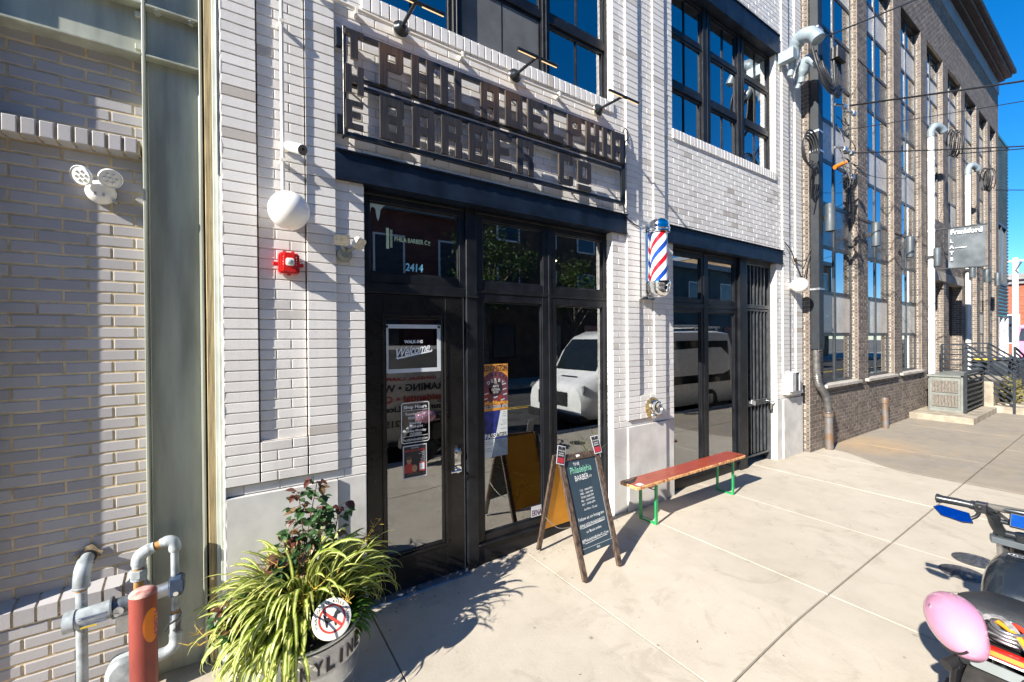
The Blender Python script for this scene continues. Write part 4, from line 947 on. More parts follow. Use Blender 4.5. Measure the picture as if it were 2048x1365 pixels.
b = MB(); b.plate([(0, 0), (.10, .02), (.235, .105), (.19, .098), (.10, .075), (.0, .075)], (3.077, -.330, bz+.0012), X_, Y_); b.build('dark_patch', M('dark_patch_brown', (.025,.015,.013), .5, var=.3), bn)  # near-black pointed patch on the left end of the seat
grn = M('green_leg_paint', (.012,.29,.085), .35, var=.15, scale=8, coat=.2)
for x in (3.43, 4.81):
    b = MB(); yf_, yb = -.345, -.175
    b.box(x-.016, x+.016, yf_-.018, yf_, .002, bz-.03); b.box(x-.016, x+.016, yb, yb+.018, .002, bz-.03)
    b.box(x-.016, x+.016, yf_, yb, .002, .016); b.box(x-.014, x+.014, yf_, yb, bz-.075, bz-.060)
    b.build('leg_frame', grn, bn, bevel=.002)
    b = MB(); b.tube([(x, yf_, .335), (x, yb, .335)], .005, 8); b.build('tie_rod', black_pl, bn)
    b = MB(); s_ = 1 if x < 4 else -1; b.bar((x, yf_+.03, bz-.10), (x, yb-.005, bz-.05), .018, .006); b.bar((x+s_*.02, -.26, bz-.07), (x+s_*.22, -.26, bz-.045), .02, .006); b.build('brace', grn, bn)

# ------------------------------------------------------------------ chalkboard A-frame
AX, AY = 2.405, -.34
af = thing('sandwich_board', 'dark wood framed chalkboard A-sign with chalk opening hours by the window', 'sign board', (AX, AY, 0))
char = M('charred_frame_wood', (.085,.055,.038), .6, var=.5, scale=5, stretch=(14, 14, 2), bump=.5, bscale=40, col2=(.018,.012,.010))
chalkb = M('chalkboard', (.020,.034,.046), .55, var=.35, scale=3.5, col2=(.026,.046,.066))
yel = M('orange_board', (.72,.30,.012), .55, var=.06, scale=4)
def leafpanel(base, apex, back):
    """one leg frame: base = left foot, right foot, apex line height"""
    l, r_ = V(base[0]), V(base[1]); tl, tr = V(apex[0]), V(apex[1])
    return l, r_, tl, tr
fl_, fr_, tl, tr = V((2.208, -.625, -.035)), V((2.610, -.648, -.012)), V((2.19, -.335, .855)), V((2.70, -.345, .832))
tl, tr = V((2.212, -.325, .86)), V((2.668, -.335, .845))
rt = (fr_-fl_).normalized(); 
nrm = (tr-fl_).cross(fr_-fl_).normalized()
if nrm.y > 0: nrm = -nrm
b = MB()
def rail(p, q, w, inward, off=0.0):
    d = (q-p).normalized(); b.bar(p+inward*w/2+nrm*off, q+inward*w/2+nrm*off, w, .024, up=nrm)
up_ = ((tl-fl_).normalized()+(tr-fr_).normalized()).normalized(); rgt = nrm.cross(up_)*-1
if rgt.x < 0: rgt = -rgt
rail(fl_, tl, .046, rgt); b.build('left_stile', char, af, bevel=.002); b = MB(); rail(fr_, tr, .046, -rgt); b.build('right_stile', char, af, bevel=.002)
b = MB(); rail(tl+rgt*.046, tr-rgt*.046, .05, -up_); b.build('top_rail', char, af, bevel=.002)
def at_(u, v_, off=0.0):   # u 0..1 across inside, v 0..1 up the board
    p = fl_.lerp(tl, v_)+rgt*.046; q = fr_.lerp(tr, v_)-rgt*.046; return p.lerp(q, u)+nrm*off
v0, v1 = .185, .945
b = MB(); vs = [at_(0, v0, .002), at_(1, v0, .002), at_(1, v1, .002), at_(0, v1, .002)]; bk = [p-nrm*.008 for p in vs]
b.raw(vs+bk, [(0,1,2,3), (7,6,5,4), (0,4,5,1), (1,5,6,2), (2,6,7,3), (3,7,4,0)]); b.build('chalkboard', chalkb, af)
chalk = M('chalk', (.74,.75,.74), .9, var=.15, scale=60); mintc = M('mint_chalk', (.28,.66,.46), .9, var=.15, scale=60)
def ctext(b, s_, v_, size, fit, du=0.0, slope=.03):
    c_ = at_(.5+du, v_, .0035); U = (at_(1, v_)-at_(0, v_)).normalized(); U = (U+up_*slope).normalized(); b.text(s_, size, c_, U, up_, fit=fit, bold=-.004)
def cl_(*a):
    b = MB(); ctext(b, *a); b.build('chalk_lettering', chalk, af)
cl_('THE', .895, .034, .07, -.14); cl_('BARBER', .765, .062, .150, -.05); cl_('CO', .775, .025, .03, .22)
for k, s_ in enumerate(('TUE - 10AM-7PM', 'WED - 10AM-7PM', 'THURS-10AM-7PM', 'FRI - 10AM-7PM', 'SAT - 10AM-6PM')): cl_(s_, .672-.029*k, .023, .14, .0)
cl_('Sun/Mon - Closed', .515, .023, .14, .03); cl_('Follow us on Instagram', .445, .034, .275); cl_('@PHILADELPHIABARBERCO.', .392, .032, .275); cl_('or Book online', .340, .028, .16); cl_('@PhiladelphiaBarberCo.Com', .278, .031, .28)
for v_ in (.382, .262):
    b = MB(); p, q = at_(.15, v_, .0035), at_(.88, v_+.012, .0035); b.bar(p, q, .003, .0004, up=nrm); b.build('chalk_underline', chalk, af)
b = MB(); ctext(b, 'Philadelphia', .832, .075, .232, -.03); b.build('mint_chalk_lettering', mintc, af)
b = MB(); p, q = at_(0, .228, .0035), at_(1, .228, .0035); b.bar(p, q, .003, .0006, up=nrm); p, q = at_(.985, .23, .0035), at_(.985, .93, .0035); b.bar(p, q, .003, .0006, up=nrm); b.text('oo', .03, at_(.53, .20, .0035), rgt, up_, bold=.02); b.build('chalk_line', M('grey_chalk', (.40,.43,.44), .9), af)
b = MB(); c_ = tl.lerp(tr, .42)-up_*.026+nrm*.013; b.prism([(-.03, -.006), (-.012, -.006), (-.01, -.012), (0, -.012), (.002, -.006), (.03, -.004), (.036, .006), (.02, .012), (-.02, .01), (-.032, .004)], c_, rgt, up_, -nrm*.002); b.build('painted_emblem', ink_w, af)
# rear leaf
rl, rr_ = V((2.235, -.035, -.03)), V((2.655, -.055, -.01)); tl2, tr2 = tl+V((0, .025, 0)), tr+V((0, .025, 0))
n2 = (tr2-rl).cross(rr_-rl).normalized()
if n2.y < 0: n2 = -n2
b = MB(); b.bar(rl, tl2, .044, .024, up=n2); b.build('rear_left_stile', char, af, bevel=.002); b = MB(); b.bar(rr_, tr2, .044, .024, up=n2); b.build('rear_right_stile', char, af, bevel=.002)
b = MB(); vs = [rl.lerp(tl2, .22), rr_.lerp(tr2, .22), rr_.lerp(tr2, .98), rl.lerp(tl2, .98)]; bk = [p-n2*.006 for p in vs]; b.raw(vs+bk, [(3,2,1,0), (4,5,6,7), (1,5,4,0), (2,6,5,1), (3,7,6,2), (0,4,7,3)]); b.build('orange_back_board', yel, af)
b = MB(); p, q = fl_.lerp(tl, .42), rl.lerp(tl2, .36); b.tube(smoothpath([p, p.lerp(q, .5)-Z_*.05, q], 8), .003, 6); b.build('chain', M('steel_chain', (.25,.23,.20), .5, .8), af)
# two price cards clipped to the top corners
def card(c_, right, u_, label):
    d = thing('price_card', label, 'card', tuple(c_)); right = V(right).normalized(); u_ = V(u_).normalized(); n_ = right.cross(u_).normalized()
    if n_.y > 0: n_ = -n_
    w_, h_ = .085, .150; c_ = V(c_)
    def q(x0, x1, z0, z1, o_): return [c_+right*x+u_*z+n_*o_ for x, z in ((x0, z0), (x1, z0), (x1, z1), (x0, z1))]
    b = MB(); b.raw(q(-w_/2, w_/2, -h_/2, h_/2, 0)+q(-w_/2, w_/2, -h_/2, h_/2, -.002), [(0,1,2,3), (7,6,5,4), (0,4,5,1), (1,5,6,2), (2,6,7,3), (3,7,4,0)]); b.build('paper', M('white_paper', (.62,.62,.66), .6, var=.04), d)
    b = MB(); b.face(q(-w_*.45, w_*.45, -h_*.46, h_*.46, .0008)); b.build('black_print', ink_k, d)
    b = MB(); b.face(q(-w_*.40, w_*.40, -h_*.42, -h_*.14, .0016)); b.build('red_print', M('card_red', (.40,.025,.04), .5), d)
    b = MB()
    for k, (s_, z) in enumerate((('V', .36), ('CUTS AND SHAVES', .2), ('HAIR', .06), ('BEARD', -.05))): b.text(s_, .016, c_+u_*h_*z+n_*.0016, right, u_, fit=(.012, .07, .05, .055)[k])
    b.build('white_print', ink_w, d)
card(tl.lerp(fl_, .03)+nrm*.022+V((.020, 0, .03)), (.93, -.05, -.30), (.33, .25, .90), 'black and red price card tilted on the left corner of the chalkboard sign')
card(tr.lerp(fr_, -.02)+nrm*.022+V((-.035, 0, .03)), (1, -.02, .05), (-.06, .3, .95), 'black and red price card upright on the right corner of the chalkboard sign')

# ------------------------------------------------------------------ tub planter and plants
TX, TY, TR, TZ = .31, -.45, .30, .30
tb = thing('planter_tub', 'round galvanised wash tub planter in front of the left pier', 'planter', (TX, TY, -.08))
b = MB(); b.lathe((TX, TY, -.082), Z_, [(0, 0), (.262, 0), (.266, .01), (.275, .12), (.283, .13), (.279, .14), (.288, .25), (.296, .26), (.291, .27), (.298, .372), (.306, .378), (.306, .388), (.297, .390), (.288, .375), (.28, .30), (0, .30)], 56); b.build('tub', galv, tb, smooth=50)
b = MB(); b.lathe((TX, TY, .235), Z_, [(.284, -.01), (.28, .0), (.15, .035), (0, .045)], 30); b.build('soil', M('dark_soil', (.035,.025,.018), .95, var=.5, scale=30, bump=.8), tb)
b = MB(); b2 = MB(); lab = 'SKYLINE'
for i in range(14):
    a0 = rad(-115+6.2*i); a1 = rad(-115+6.2*(i+1)); r_ = .2975
    b.face([(TX+r_*math.cos(a0), TY+r_*math.sin(a0), .155), (TX+r_*math.cos(a1), TY+r_*math.sin(a1), .155), (TX+(r_+.006)*math.cos(a1), TY+(r_+.006)*math.sin(a1), .285), (TX+(r_+.006)*math.cos(a0), TY+(r_+.006)*math.sin(a0), .285)])
b.build('label', M('old_paper_label', (.66,.63,.56), .7, var=.12, scale=15), tb)
for k, ch in enumerate(lab):
    a = rad(-107+11.2*k); r_ = .3035; b2.text(ch, .095, (TX+r_*math.cos(a), TY+r_*math.sin(a), .178), V((-math.sin(a), math.cos(a), 0)), V((.05*math.cos(a), .05*math.sin(a), 1)).normalized(), bold=.045, fit=.046 if ch != 'I' else .018)
b2.build('lettering', ink_k, tb)
grass_m = leafmat('variegated_blade', (.24,.34,.025), (.82,.78,.34), .35, True, .35)
grass_d = leafmat('green_blade', (.06,.15,.02), (.11,.22,.03), .3, False, .4)
straw = leafmat('straw_stem', (.42,.27,.04), (.58,.40,.07), .2, False, .3)
def blade(b, base, d, L, wd, rise, droop, twist=0.0, n=9):
    """arching ribbon leaf"""
    base = V(base); d = V((d[0], d[1], 0)).normalized(); side = V((-d.y, d.x, 0)); p = base.copy(); ang = rise; st = L/n; prev = None
    for i in range(n+1):
        s_ = i/n; wv = wd*(.55+.9*s_)*(1-s_)**.55 if s_ < 1 else 0
        tv = math.sin(twist*s_); sd = (side*math.cos(tv)+Z_*math.sin(tv)*.8)
        l, c_, r_ = p-sd*wv, p-Z_*0, p+sd*wv; fold = V((0, 0, -wv*.35)); cur = (l, c_+fold, r_)
        if prev:
            u = (i-1)/n, i/n
            b.v += [tuple(x) for x in (prev[0], prev[1], prev[2], cur[0], cur[1], cur[2])]; k = len(b.v)-6
            for (q, us) in (((k, k+1, k+4, k+3), (0, .5, .5, 0)), ((k+1, k+2, k+5, k+4), (.5, 1, 1, .5))):
                b.f.append(q); b.m.append(0); b.uv.append([(us[0], u[0]), (us[1], u[0]), (us[2], u[1]), (us[3], u[1])])
        prev = cur
        p = p+(d*math.cos(ang)+Z_*math.sin(ang))*st; ang -= droop*(.4+1.3*s_)/n
sp = thing('variegated_plant', 'big arching clump of yellow striped spider plant spilling over the tub', 'plant', (TX, TY, .22))
groups = [(150, (168, 254), (.08, .25), (.1, 1.05), (.20, .36), (2.4, 3.8), (.26, .38)), (120, (170, 250), (.02, .20), (.6, 1.4), (.26, .40), (2.4, 3.6), (.30, .46)),
          (110, (-5, 75), (.08, .26), (.55, 1.35), (.28, .44), (1.7, 3.0), (.30, .46)), (90, (2, 60), (.12, .28), (.2, 1.0), (.28, .46), (1.9, 3.2), (.28, .40)),
          (90, (0, 360), (.0, .16), (1.0, 1.5), (.28, .46), (1.3, 2.8), (.32, .50)), (60, (75, 165), (.08, .24), (.6, 1.3), (.3, .45), (1.6, 2.8), (.28, .40)), (26, (-118, -80), (.06, .18), (.7, 1.35), (.14, .24), (2.2, 3.2), (.30, .38))]
for (n, az, rads, rise, LL, dr, zz) in groups:
    b = MB()
    for k in range(n):
        a = rad(R.uniform(*az)); ra = R.uniform(*rads); base = (TX+ra*math.cos(a), TY+ra*math.sin(a), R.uniform(*zz)); a += R.gauss(0, .22)
        blade(b, base, (math.cos(a), math.sin(a)), R.uniform(*LL), R.uniform(.0105, .019), R.uniform(*rise), R.uniform(*dr), R.uniform(-1.2, 1.2))
    b.build('leaf_clump', grass_m, sp, smooth=80)
b = MB()
for k in range(70):
    a = R.uniform(-.75, .25); base = (TX+.22*math.cos(a), TY+.22*math.sin(a), .27); blade(b, base, (math.cos(a), math.sin(a)), R.uniform(.13, .22), R.uniform(.009, .016), R.uniform(.2, 1.0), R.uniform(1.8, 3.2))
b.build('green_leaves', grass_d, sp, smooth=80)
b = MB()
for k in range(26):
    a = R.uniform(0, 2*pi); p = V((TX+R.uniform(-.15, .18), TY+R.uniform(-.15, .15), .40)); d_ = V((math.cos(a)*.5, math.sin(a)*.5, R.uniform(.2, .9)))
    if k < 4: d_ = V((.55, .15, .85)); p = V((TX+.2, TY+.05, .42))
    if 4 <= k < 8: d_ = V((-.9, -.1+.1*k-.5, .25)); p = V((TX-.15, TY, .38))
    L = R.uniform(.25, .48); pts = [p+d_*(L*i/6)+Z_*(-.25*L*(i/6)**2)+V((R.uniform(-.006, .006), R.uniform(-.006, .006), 0)) for i in range(7)]
    b.tube(pts, [.0028-.0003*i for i in range(7)], 5)
    for q in range(6):
        i = R.randint(3, 6); e = pts[i]+V((R.uniform(-.05, .05), R.uniform(-.05, .05), R.uniform(.0, .06))); b.tube([pts[i], e], [.0016, .0008], 4)
b.build('flower_stems', M('golden_stems', (.50,.33,.05), .6, var=.25, scale=20), sp)
# rose bush behind
rs = thing('rose_bush', 'leggy rose bush with dark green and reddish leaves standing in the tub', 'shrub', (TX, TY+.05, .24))
rose_g = leafmat('rose_leaf', (.05,.12,.035), (.085,.18,.05), .3, False, .5); rose_r = leafmat('bronze_leaf', (.13,.045,.03), (.22,.09,.04), .25, False, .4); dead = leafmat('dead_leaf', (.22,.13,.06), (.33,.21,.10), .2, False, .3)
stem_m = M('brown_stem', (.12,.06,.035), .7, var=.3, scale=30)
bs, bg_, br, bd = MB(), MB(), MB(), MB()
def leaf(b, c_, d_, nrm_, L, wd):
    c_, d_, nrm_ = V(c_), V(d_).normalized(), V(nrm_); sd = d_.cross(nrm_).normalized(); nn = sd.cross(d_)
    prev = None; pr = [(0, .08), (.25, .8), (.5, 1), (.78, .62), (1, .03)]
    for s_, wv in pr:
        m_ = c_+d_*L*s_-nn*L*.25*s_*s_; cur = (m_-sd*wd*wv+nn*wd*wv*.35, m_, m_+sd*wd*wv+nn*wd*wv*.35)
        if prev:
            for q, us in (((prev[0], prev[1], cur[1], cur[0]), (0, .5, .5, 0)), ((prev[1], prev[2], cur[2], cur[1]), (.5, 1, 1, .5))): b.face(q, 0, [(us[0], 0), (us[1], 0), (us[2], 1), (us[3], 1)])
        prev = cur
stems = []
for k in range(13):
    if k < 5: p = V((TX+R.uniform(-.05, .12), TY+R.uniform(.02, .16), .26)); top = V((TX+R.uniform(-.04, .24), TY+R.uniform(-.0, .2), R.uniform(.68, .92)))
    elif k < 8: p = V((TX-.08, TY+.05, .26)); top = V((TX-.12+R.uniform(-.06, .06), TY+.05+R.uniform(-.06, .06), R.uniform(.55, .75)))
    else: p = V((TX-.12, TY+.0, .26)); top = V((TX-.30+R.uniform(-.07, .06), TY+.02+R.uniform(-.1, .08), R.uniform(.36, .54)))
    if k == 0: top = V((TX+.09, TY+.1, 1.0))
    if k == 1: top = V((TX-.005, TY+.1, .965))
    md = p.lerp(top, .5)+V((R.uniform(-.05, .05), R.uniform(-.05, .05), .04)); pts = smoothpath([p, md, top], 6); bs.tube(pts, [.0045-.0025*i/(len(pts)-1) for i in range(len(pts))], 6); stems.append(pts)
    for i in range(len(pts)):
        hi = i/(len(pts)-1)
        for q in range(R.choice((2, 3, 4)) if hi > .35 else 1):
            a = R.uniform(0, 2*pi); d_ = V((math.cos(a), math.sin(a), R.uniform(-.4, .6))); st = pts[i]+d_*R.uniform(.02, .06); bs.tube([pts[i], st], [.0014, .001], 4)
            tgt = br if (hi > .93 and R.random() < .4) else (bd if R.random() < .12 else bg_)
            for w_ in range(R.choice((1, 3, 3))):
                a2 = a+(w_-1)*1.0; leaf(tgt, st, (math.cos(a2), math.sin(a2), R.uniform(-.7, .5)), (R.uniform(-.4, .4), R.uniform(-.6, .2), 1), R.uniform(.034, .058), R.uniform(.014, .023))
bs.build('stems', stem_m, rs, smooth=60); bg_.build('green_leaves', rose_g, rs); br.build('bronze_leaves', rose_r, rs); bd.build('dead_leaves', dead, rs)
b = MB()
for k in range(34):
    p = V((TX-.05+R.uniform(-.08, .1), TY+R.uniform(-.02, .1), .34)); a = R.uniform(0, 2*pi); q = p+V((math.cos(a)*.12-.06, math.sin(a)*.08, R.uniform(.12, .34))); b.tube([p, p.lerp(q, .5)+V((0, 0, .02)), q], [.0014, .0011, .0006], 4)
    for _ in range(3): b.tube([p.lerp(q, .7), q+V((R.uniform(-.07, .05), R.uniform(-.05, .05), R.uniform(-.03, .06)))], [.0009, .0005], 4)
b.build('dry_twigs', M('dry_twig', (.20,.10,.055), .8, var=.3, scale=20), rs)
# round no-dogs badge standing in the tub
bd_ = thing('dog_sign', 'round white no dogs badge on a grey disc at the tub rim', 'sign', (.42, -.72, .30))
bc = V((.405, -.735, .425)); bn_ = V((-.02, -.80, .60)).normalized(); br_ = V((.985, -.10, -.02)); br_ = (br_-bn_*br_.dot(bn_)).normalized(); bu = bn_.cross(br_)
if bu.z < 0: bu = -bu
b = MB(); b.lathe(bc, bn_, [(0, -.012), (.092, -.012), (.092, -.002), (.088, 0), (0, 0)], 48); b.build('disc', M('off_white_disc', (.72,.69,.62), .4, var=.05), bd_, smooth=40)
b = MB(); b.lathe(bc-bn_*.013, bn_, [(0, -.03), (.075, -.03), (.086, 0), (0, 0)], 40); b.build('back_cup', M('grey_cup', (.25,.245,.23), .5), bd_, smooth=40)
def BP(x, z, o_=.0012): return bc+br_*x+bu*z+bn_*o_
b = MB(); n = 40
for i in range(n):
    a, c_ = 2*pi*i/n, 2*pi*(i+1)/n; b.face([BP(.064*math.cos(a), .064*math.sin(a)), BP(.064*math.cos(c_), .064*math.sin(c_)), BP(.055*math.cos(c_), .055*math.sin(c_)), BP(.055*math.cos(a), .055*math.sin(a))])
b.face([BP(-.045, .034, .002), BP(-.037, .042, .002), BP(.046, -.032, .002), BP(.038, -.042, .002)]); b.build('red_ring', M('sign_red', (.55,.06,.04), .5), bd_)
dog = [(-.034, -.002), (-.03, -.034), (-.022, -.034), (-.019, -.014), (.008, -.012), (.012, -.034), (.020, -.034), (.021, -.004), (.026, .012), (.040, .014), (.042, .021), (.030, .028), (.026, .038), (.020, .030), (.014, .024), (.008, .010), (-.026, .008), (-.038, .026), (-.042, .022)]
b = MB(); b.face([BP(x, z) for x, z in dog]); s_ = 'YOUR DOG PEE KILLS PLANTS'
for k, ch in enumerate(s_):
    a = rad(200-220*k/(len(s_)-1)); dr = br_*math.cos(a)+bu*math.sin(a)
    if ch != ' ': b.text(ch, .017, bc+dr*.070+bn_*.0012, br_*math.sin(a)-bu*math.cos(a), dr, bold=.01)
b.build('black_print', ink_k, bd_)
# ------------------------------------------------------------------ bollard and gas meter set
bo = thing('bollard', 'short red painted steel bollard with an orange sticker, guarding the gas meter', 'bollard', (-.372, -.30, -.1))
redp = M('chipped_red_paint', (.22,.040,.028), .5, var=.25, scale=7, stretch=(1, 1, .35), bump=.3, bscale=30, col2=(.17,.028,.022))
b = MB(); b.cyl((-.372, -.30, -.12), (-.372, -.30, .605), .0535, n=40, caps=False); b.build('post', redp, bo, smooth=60)
b = MB(); b.lathe((-.372, -.30, .60), Z_, [(.0545, 0), (.0535, .006), (.045, .016), (.02, .022), (0, .023)], 40); b.build('worn_cap', M('worn_pinkish_cap', (.48,.30,.26), .8, var=.4, scale=20, col2=(.30,.08,.06)), bo, smooth=60)
b = MB(); n = 24
for i in range(n):
    for j in range(1):
        t0, t1 = -1+2*i/n, -1+2*(i+1)/n
        def q(tz, s_): 
            hw = .036*math.sqrt(max(0, 1-tz*tz)); th = rad(-48)+s_*hw/.0542; return (-.372+.0545*math.cos(th), -.30+.0545*math.sin(th), .455+tz*.082)
        for k in range(8):
            s0, s1 = -1+2*k/8, -1+2*(k+1)/8; b.face([q(t0, s0), q(t0, s1), q(t1, s1), q(t1, s0)])
b.build('sticker', M('orange_sticker', (.78,.20,.01), .5, var=.04), bo, smooth=60)
b = MB()
for k, ch in enumerate('FLOWER'):
    th = rad(-38); p = (-.372+.0552*math.cos(th), -.30+.0552*math.sin(th), .505-.02*k); b.text(ch, .026, p, V((-math.sin(th)*.2, math.cos(th)*.2, -1)).normalized(), V((-math.sin(th), math.cos(th), 0)), bold=.01)
b.build('sticker_lettering', M('violet_ink', (.16,.03,.30), .6), bo)
gm = thing('gas_meter', 'grey gas pipes and meter on the grey brick wall behind the red bollard', 'gas meter', (-.5, .03, -.1))
pg = M('pale_grey_pipe_paint', (.33,.365,.38), .42, var=.22, scale=14, bump=.12)
rust = M('rusty_thread', (.36,.19,.06), .8, var=.3, scale=30); dkg = M('dark_grey_casting', (.12,.14,.16), .4, .3, var=.3, scale=15)
b = MB(); b.tube(smoothpath([(-.655, .17, .672), (-.655, .09, .668), (-.654, .035, .645), (-.653, .012, .60), (-.653, .01, .575)], 6), [.028]*6+[.033]*18+[.034], 20); b.build('wall_elbow', pg, gm, smooth=60)
b = MB(); b.lathe((-.653, .01, .568), Z_, [(.034, 0), (.036, .008), (.030, .014)], 20); b.build('elbow_collar', pg, gm, smooth=40); b = MB(); b.lathe((-.655, .14, .671), (0, 1, 0), [(.031, 0), (.034, .006), (.030, .012)], 20); b.build('elbow_collar', pg, gm, smooth=40)
b = MB(); b.cyl((-.653, .01, .570), (-.653, .01, .556), .024, n=18); b.build('rust_ring', rust, gm)
b = MB(); b.cyl((-.653, .01, .556), (-.653, .01, -.1), .0225, n=20); b.build('riser', pg, gm, smooth=60)
b = MB()
for k, ch in enumerate('A53 GR B PIPE 1 IN'):
    if ch != ' ': b.text(ch, .014, (-.646, -.0133, .54-.011*k), V((0, 0, -1)), V((1, 0, 0)))
b.build('stencil', ink_k, gm)
b = MB(); b.plate([(-.045, -.02), (-.06, .01), (-.02, .03), (-.012, .055), (.02, .062), (.045, .025), (.062, .015), (.05, -.01), (.02, -.02), (.03, -.045), (-.02, -.04)], (-.655, .1405, .675), X_, Z_); b.build('patched_hole', M('old_mortar_patch', (.26,.20,.12), .95, var=.4, scale=20, bump=.6), gm)
b = MB(); b.lathe((-.655, .14, .672), (0, -1, 0), [(.037, 0), (.035, .004), (.026, .006)], 20); b.build('dark_gap', black_pl, gm)
# index body across
b = MB(); b.cyl((-.705, -.035, .430), (-.665, -.035, .432), .050, n=28); b.cyl((-.665, -.035, .432), (-.53, -.035, .445), .045, n=28); b.build('index_body', pg, gm, smooth=40)
b = MB()
for k in range(5): b.box(-.645, -.545, -.0815+.0012*k, -.0795+.0012*k, .452-.011*k, .457-.011*k)
b.build('index_bars', M('blue_grey_bars', (.16,.20,.28), .4), gm)
b = MB(); b.box(-.64, -.58, -.078, -.075, .400, .408); b.build('yellow_mark', M('yellow_label', (.65,.47,.03), .5), gm)
b = MB(); b.cyl((-.53, -.035, .445), (-.522, -.035, .446), .055, n=28); b.cyl((-.522, -.035, .446), (-.46, -.035, .450), .040, n=20); b.cyl((-.46, -.035, .450), (-.45, -.035, .451), .05, n=28); b.build('flange', dkg, gm, smooth=40)
b = MB(); b.cyl((-.50, -.07, .44), (-.50, -.082, .44), .022, n=20); b.cyl((-.507, -.082, .425), (-.507, -.086, .425), .009, n=14); b.build('test_plug', galv, gm, smooth=40)
b = MB(); b.cyl((-.45, -.035, .452), (-.30, -.03, .47), .036, n=24); b.build('regulator', galv, gm, smooth=40)
b = MB(); b.prism([(-.03, -.045), (.025, -.045), (.035, -.02), (.035, .04), (.02, .05), (-.03, .05)], (-.268, -.075, .478), X_, Z_, Y_*.08); b.build('cap_block', M('blue_black_cap', (.03,.05,.09), .35, var=.3), gm, bevel=.006, seg=2)
b = MB(); b.cyl((-.268, -.075, .452), (-.268, -.082, .452), .012, n=16); b.build('cap_screw', chrome, gm)
b = MB(); b.cyl((-.43, .0, .56), (-.43, .0, .60), .040, n=6); b.cyl((-.43, .0, .545), (-.43, .0, .56), .034, n=20); b.build('union_nut', pg, gm, bevel=.002)
b = MB(); b.cyl((-.43, .0, .60), (-.43, .0, .615), .024, n=18); b.cyl((-.43, .0, .47), (-.43, .0, .55), .022, n=18); b.build('nipple', rust, gm)
b = MB(); b.tube(smoothpath([(-.43, 0, .612), (-.43, 0, .65), (-.418, -.002, .678), (-.39, -.005, .695), (-.36, -.008, .705)], 6), [.028]*3+[.0315]*18+[.028]*4, 18); b.build('left_elbow', pg, gm, smooth=60)
b = MB(); b.cyl((-.37, -.007, .702), (-.335, -.01, .715), .022, n=18); b.build('rust_ring', rust, gm)
b = MB(); b.tube(smoothpath([(-.335, -.01, .715), (-.305, -.012, .723), (-.283, -.014, .713), (-.276, -.015, .685), (-.276, -.015, .665)], 6), [.0265]*4+[.029]*18+[.027]*3, 18); b.build('right_elbow', pg, gm, smooth=60)
b = MB(); b.cyl((-.276, -.015, .667), (-.276, -.015, .27), .0185, n=18); b.build('down_pipe', pg, gm, smooth=60)
b = MB(); b.cyl((-.276, -.015, .335), (-.276, -.015, .32), .020, n=18); b.build('rust_ring', rust, gm)
b = MB(); b.cyl((-.276, -.015, .318), (-.276, -.015, .20), .026, n=20); b.build('coupling', pg, gm, smooth=40)
b = MB(); b.tube(smoothpath([(-.276, -.015, .21), (-.276, -.016, .17), (-.283, -.018, .14), (-.31, -.02, .12), (-.35, -.02, .115), (-.5, -.02, .11)], 6), [.03]*30+[.026], 18); b.build('bottom_elbow', pg, gm, smooth=60)
b = MB(); b.tube([(-.25, -.05, .33), (-.262, -.055, .30), (-.30, -.06, .285), (-.318, -.05, .25)], .006, 8); b.build('tag_wire', black_pl, gm)
b = MB(); b.box(-.274, -.252, -.046, -.042, .215, .285); b.build('barcode_tag', M('dark_tag', (.07,.07,.075), .5), gm)
b = MB(); b.box(-.47, -.42, -.01, .03, .1, .24); b.prism(rrect(-.56, -.40, -.02, .10, .05), (0, -.06, .06), X_, Z_, Y_*.1); b.lathe((-.48, -.07, .11), (0, -1, 0), [(.07, -.02), (.075, 0), (.06, .02), (0, .024)], 30); b.build('meter_case', pg, gm, smooth=40, bevel=.004)
b = MB(); b.box(-.53, -.42, .03, .075, .27, .36); b.build('bracket_box', galv, gm, bevel=.003)

# ------------------------------------------------------------------ tan brick flats
ft = thing('brick_building', 'long tan brick block with tall dark window bays, three storeys high', 'building', (15.2, 3, 0))
FY = -.08; WYF = .02
piers = [(7.55, 8.05), (9.58, 10.07), (11.59, 12.08), (13.53, 14.02), (15.47, 15.98), (17.43, 17.87), (19.37, 19.78), (21.05, 21.45), (22.45, 22.9)]
BK = dict(L=.188, j=.0085, d=.010, jd=.003, c=.0015, thick=.05)
mb = MB()
def ffront(x0, x1, z0, z1, **k): bricks(mb, (0, FY, 0), X_, -Y_, x0, x1, z0, z1, zb=0, **{**BK, **k})
for i, (a, c) in enumerate(piers):
    ffront(a, c, 0, 8.98, ph=.06*i)
    bricks(mb, (a, 0, 0), Y_, -X_, FY+.012, .12, (0 if i in (0, 4, 5) else 1.0), 8.98, zb=0, L=.13, **{k: v for k, v in BK.items() if k != 'L'})
for i in range(len(piers)-1):
    a, c = piers[i][1], piers[i+1][0]
    if i in (3, 4): ffront(a+.01, c-.01, 3.45, 4.75); 
    else: ffront(a+.01, c-.01, 0, .97)
ffront(7.55, 22.9, 8.98, 10.43)
mb.build('wall', [tan_brick, mort_t], ft)
mb = MB(); mb.box(7.56, 22.88, .16, 8, -.2, 10.4); mb.box(7.56, 22.88, -.02, .2, 9.0, 10.4)
for a, c in piers: mb.box(a+.02, c-.01, -.03, .2, -.2, 9.0)
for i in range(len(piers)-1):
    if i not in (3, 4): mb.box(piers[i][1]-.02, piers[i+1][0]+.02, -.03, .2, -.2, .98)
    else: mb.box(piers[i][1]-.02, piers[i+1][0]+.02, -.03, .2, 3.46, 4.74)
mb.build('core', M('dark_core', (.10,.085,.07), .9), ft)
trim = M('blue_grey_fascia', (.20,.225,.25), .5, var=.1, scale=1.5)
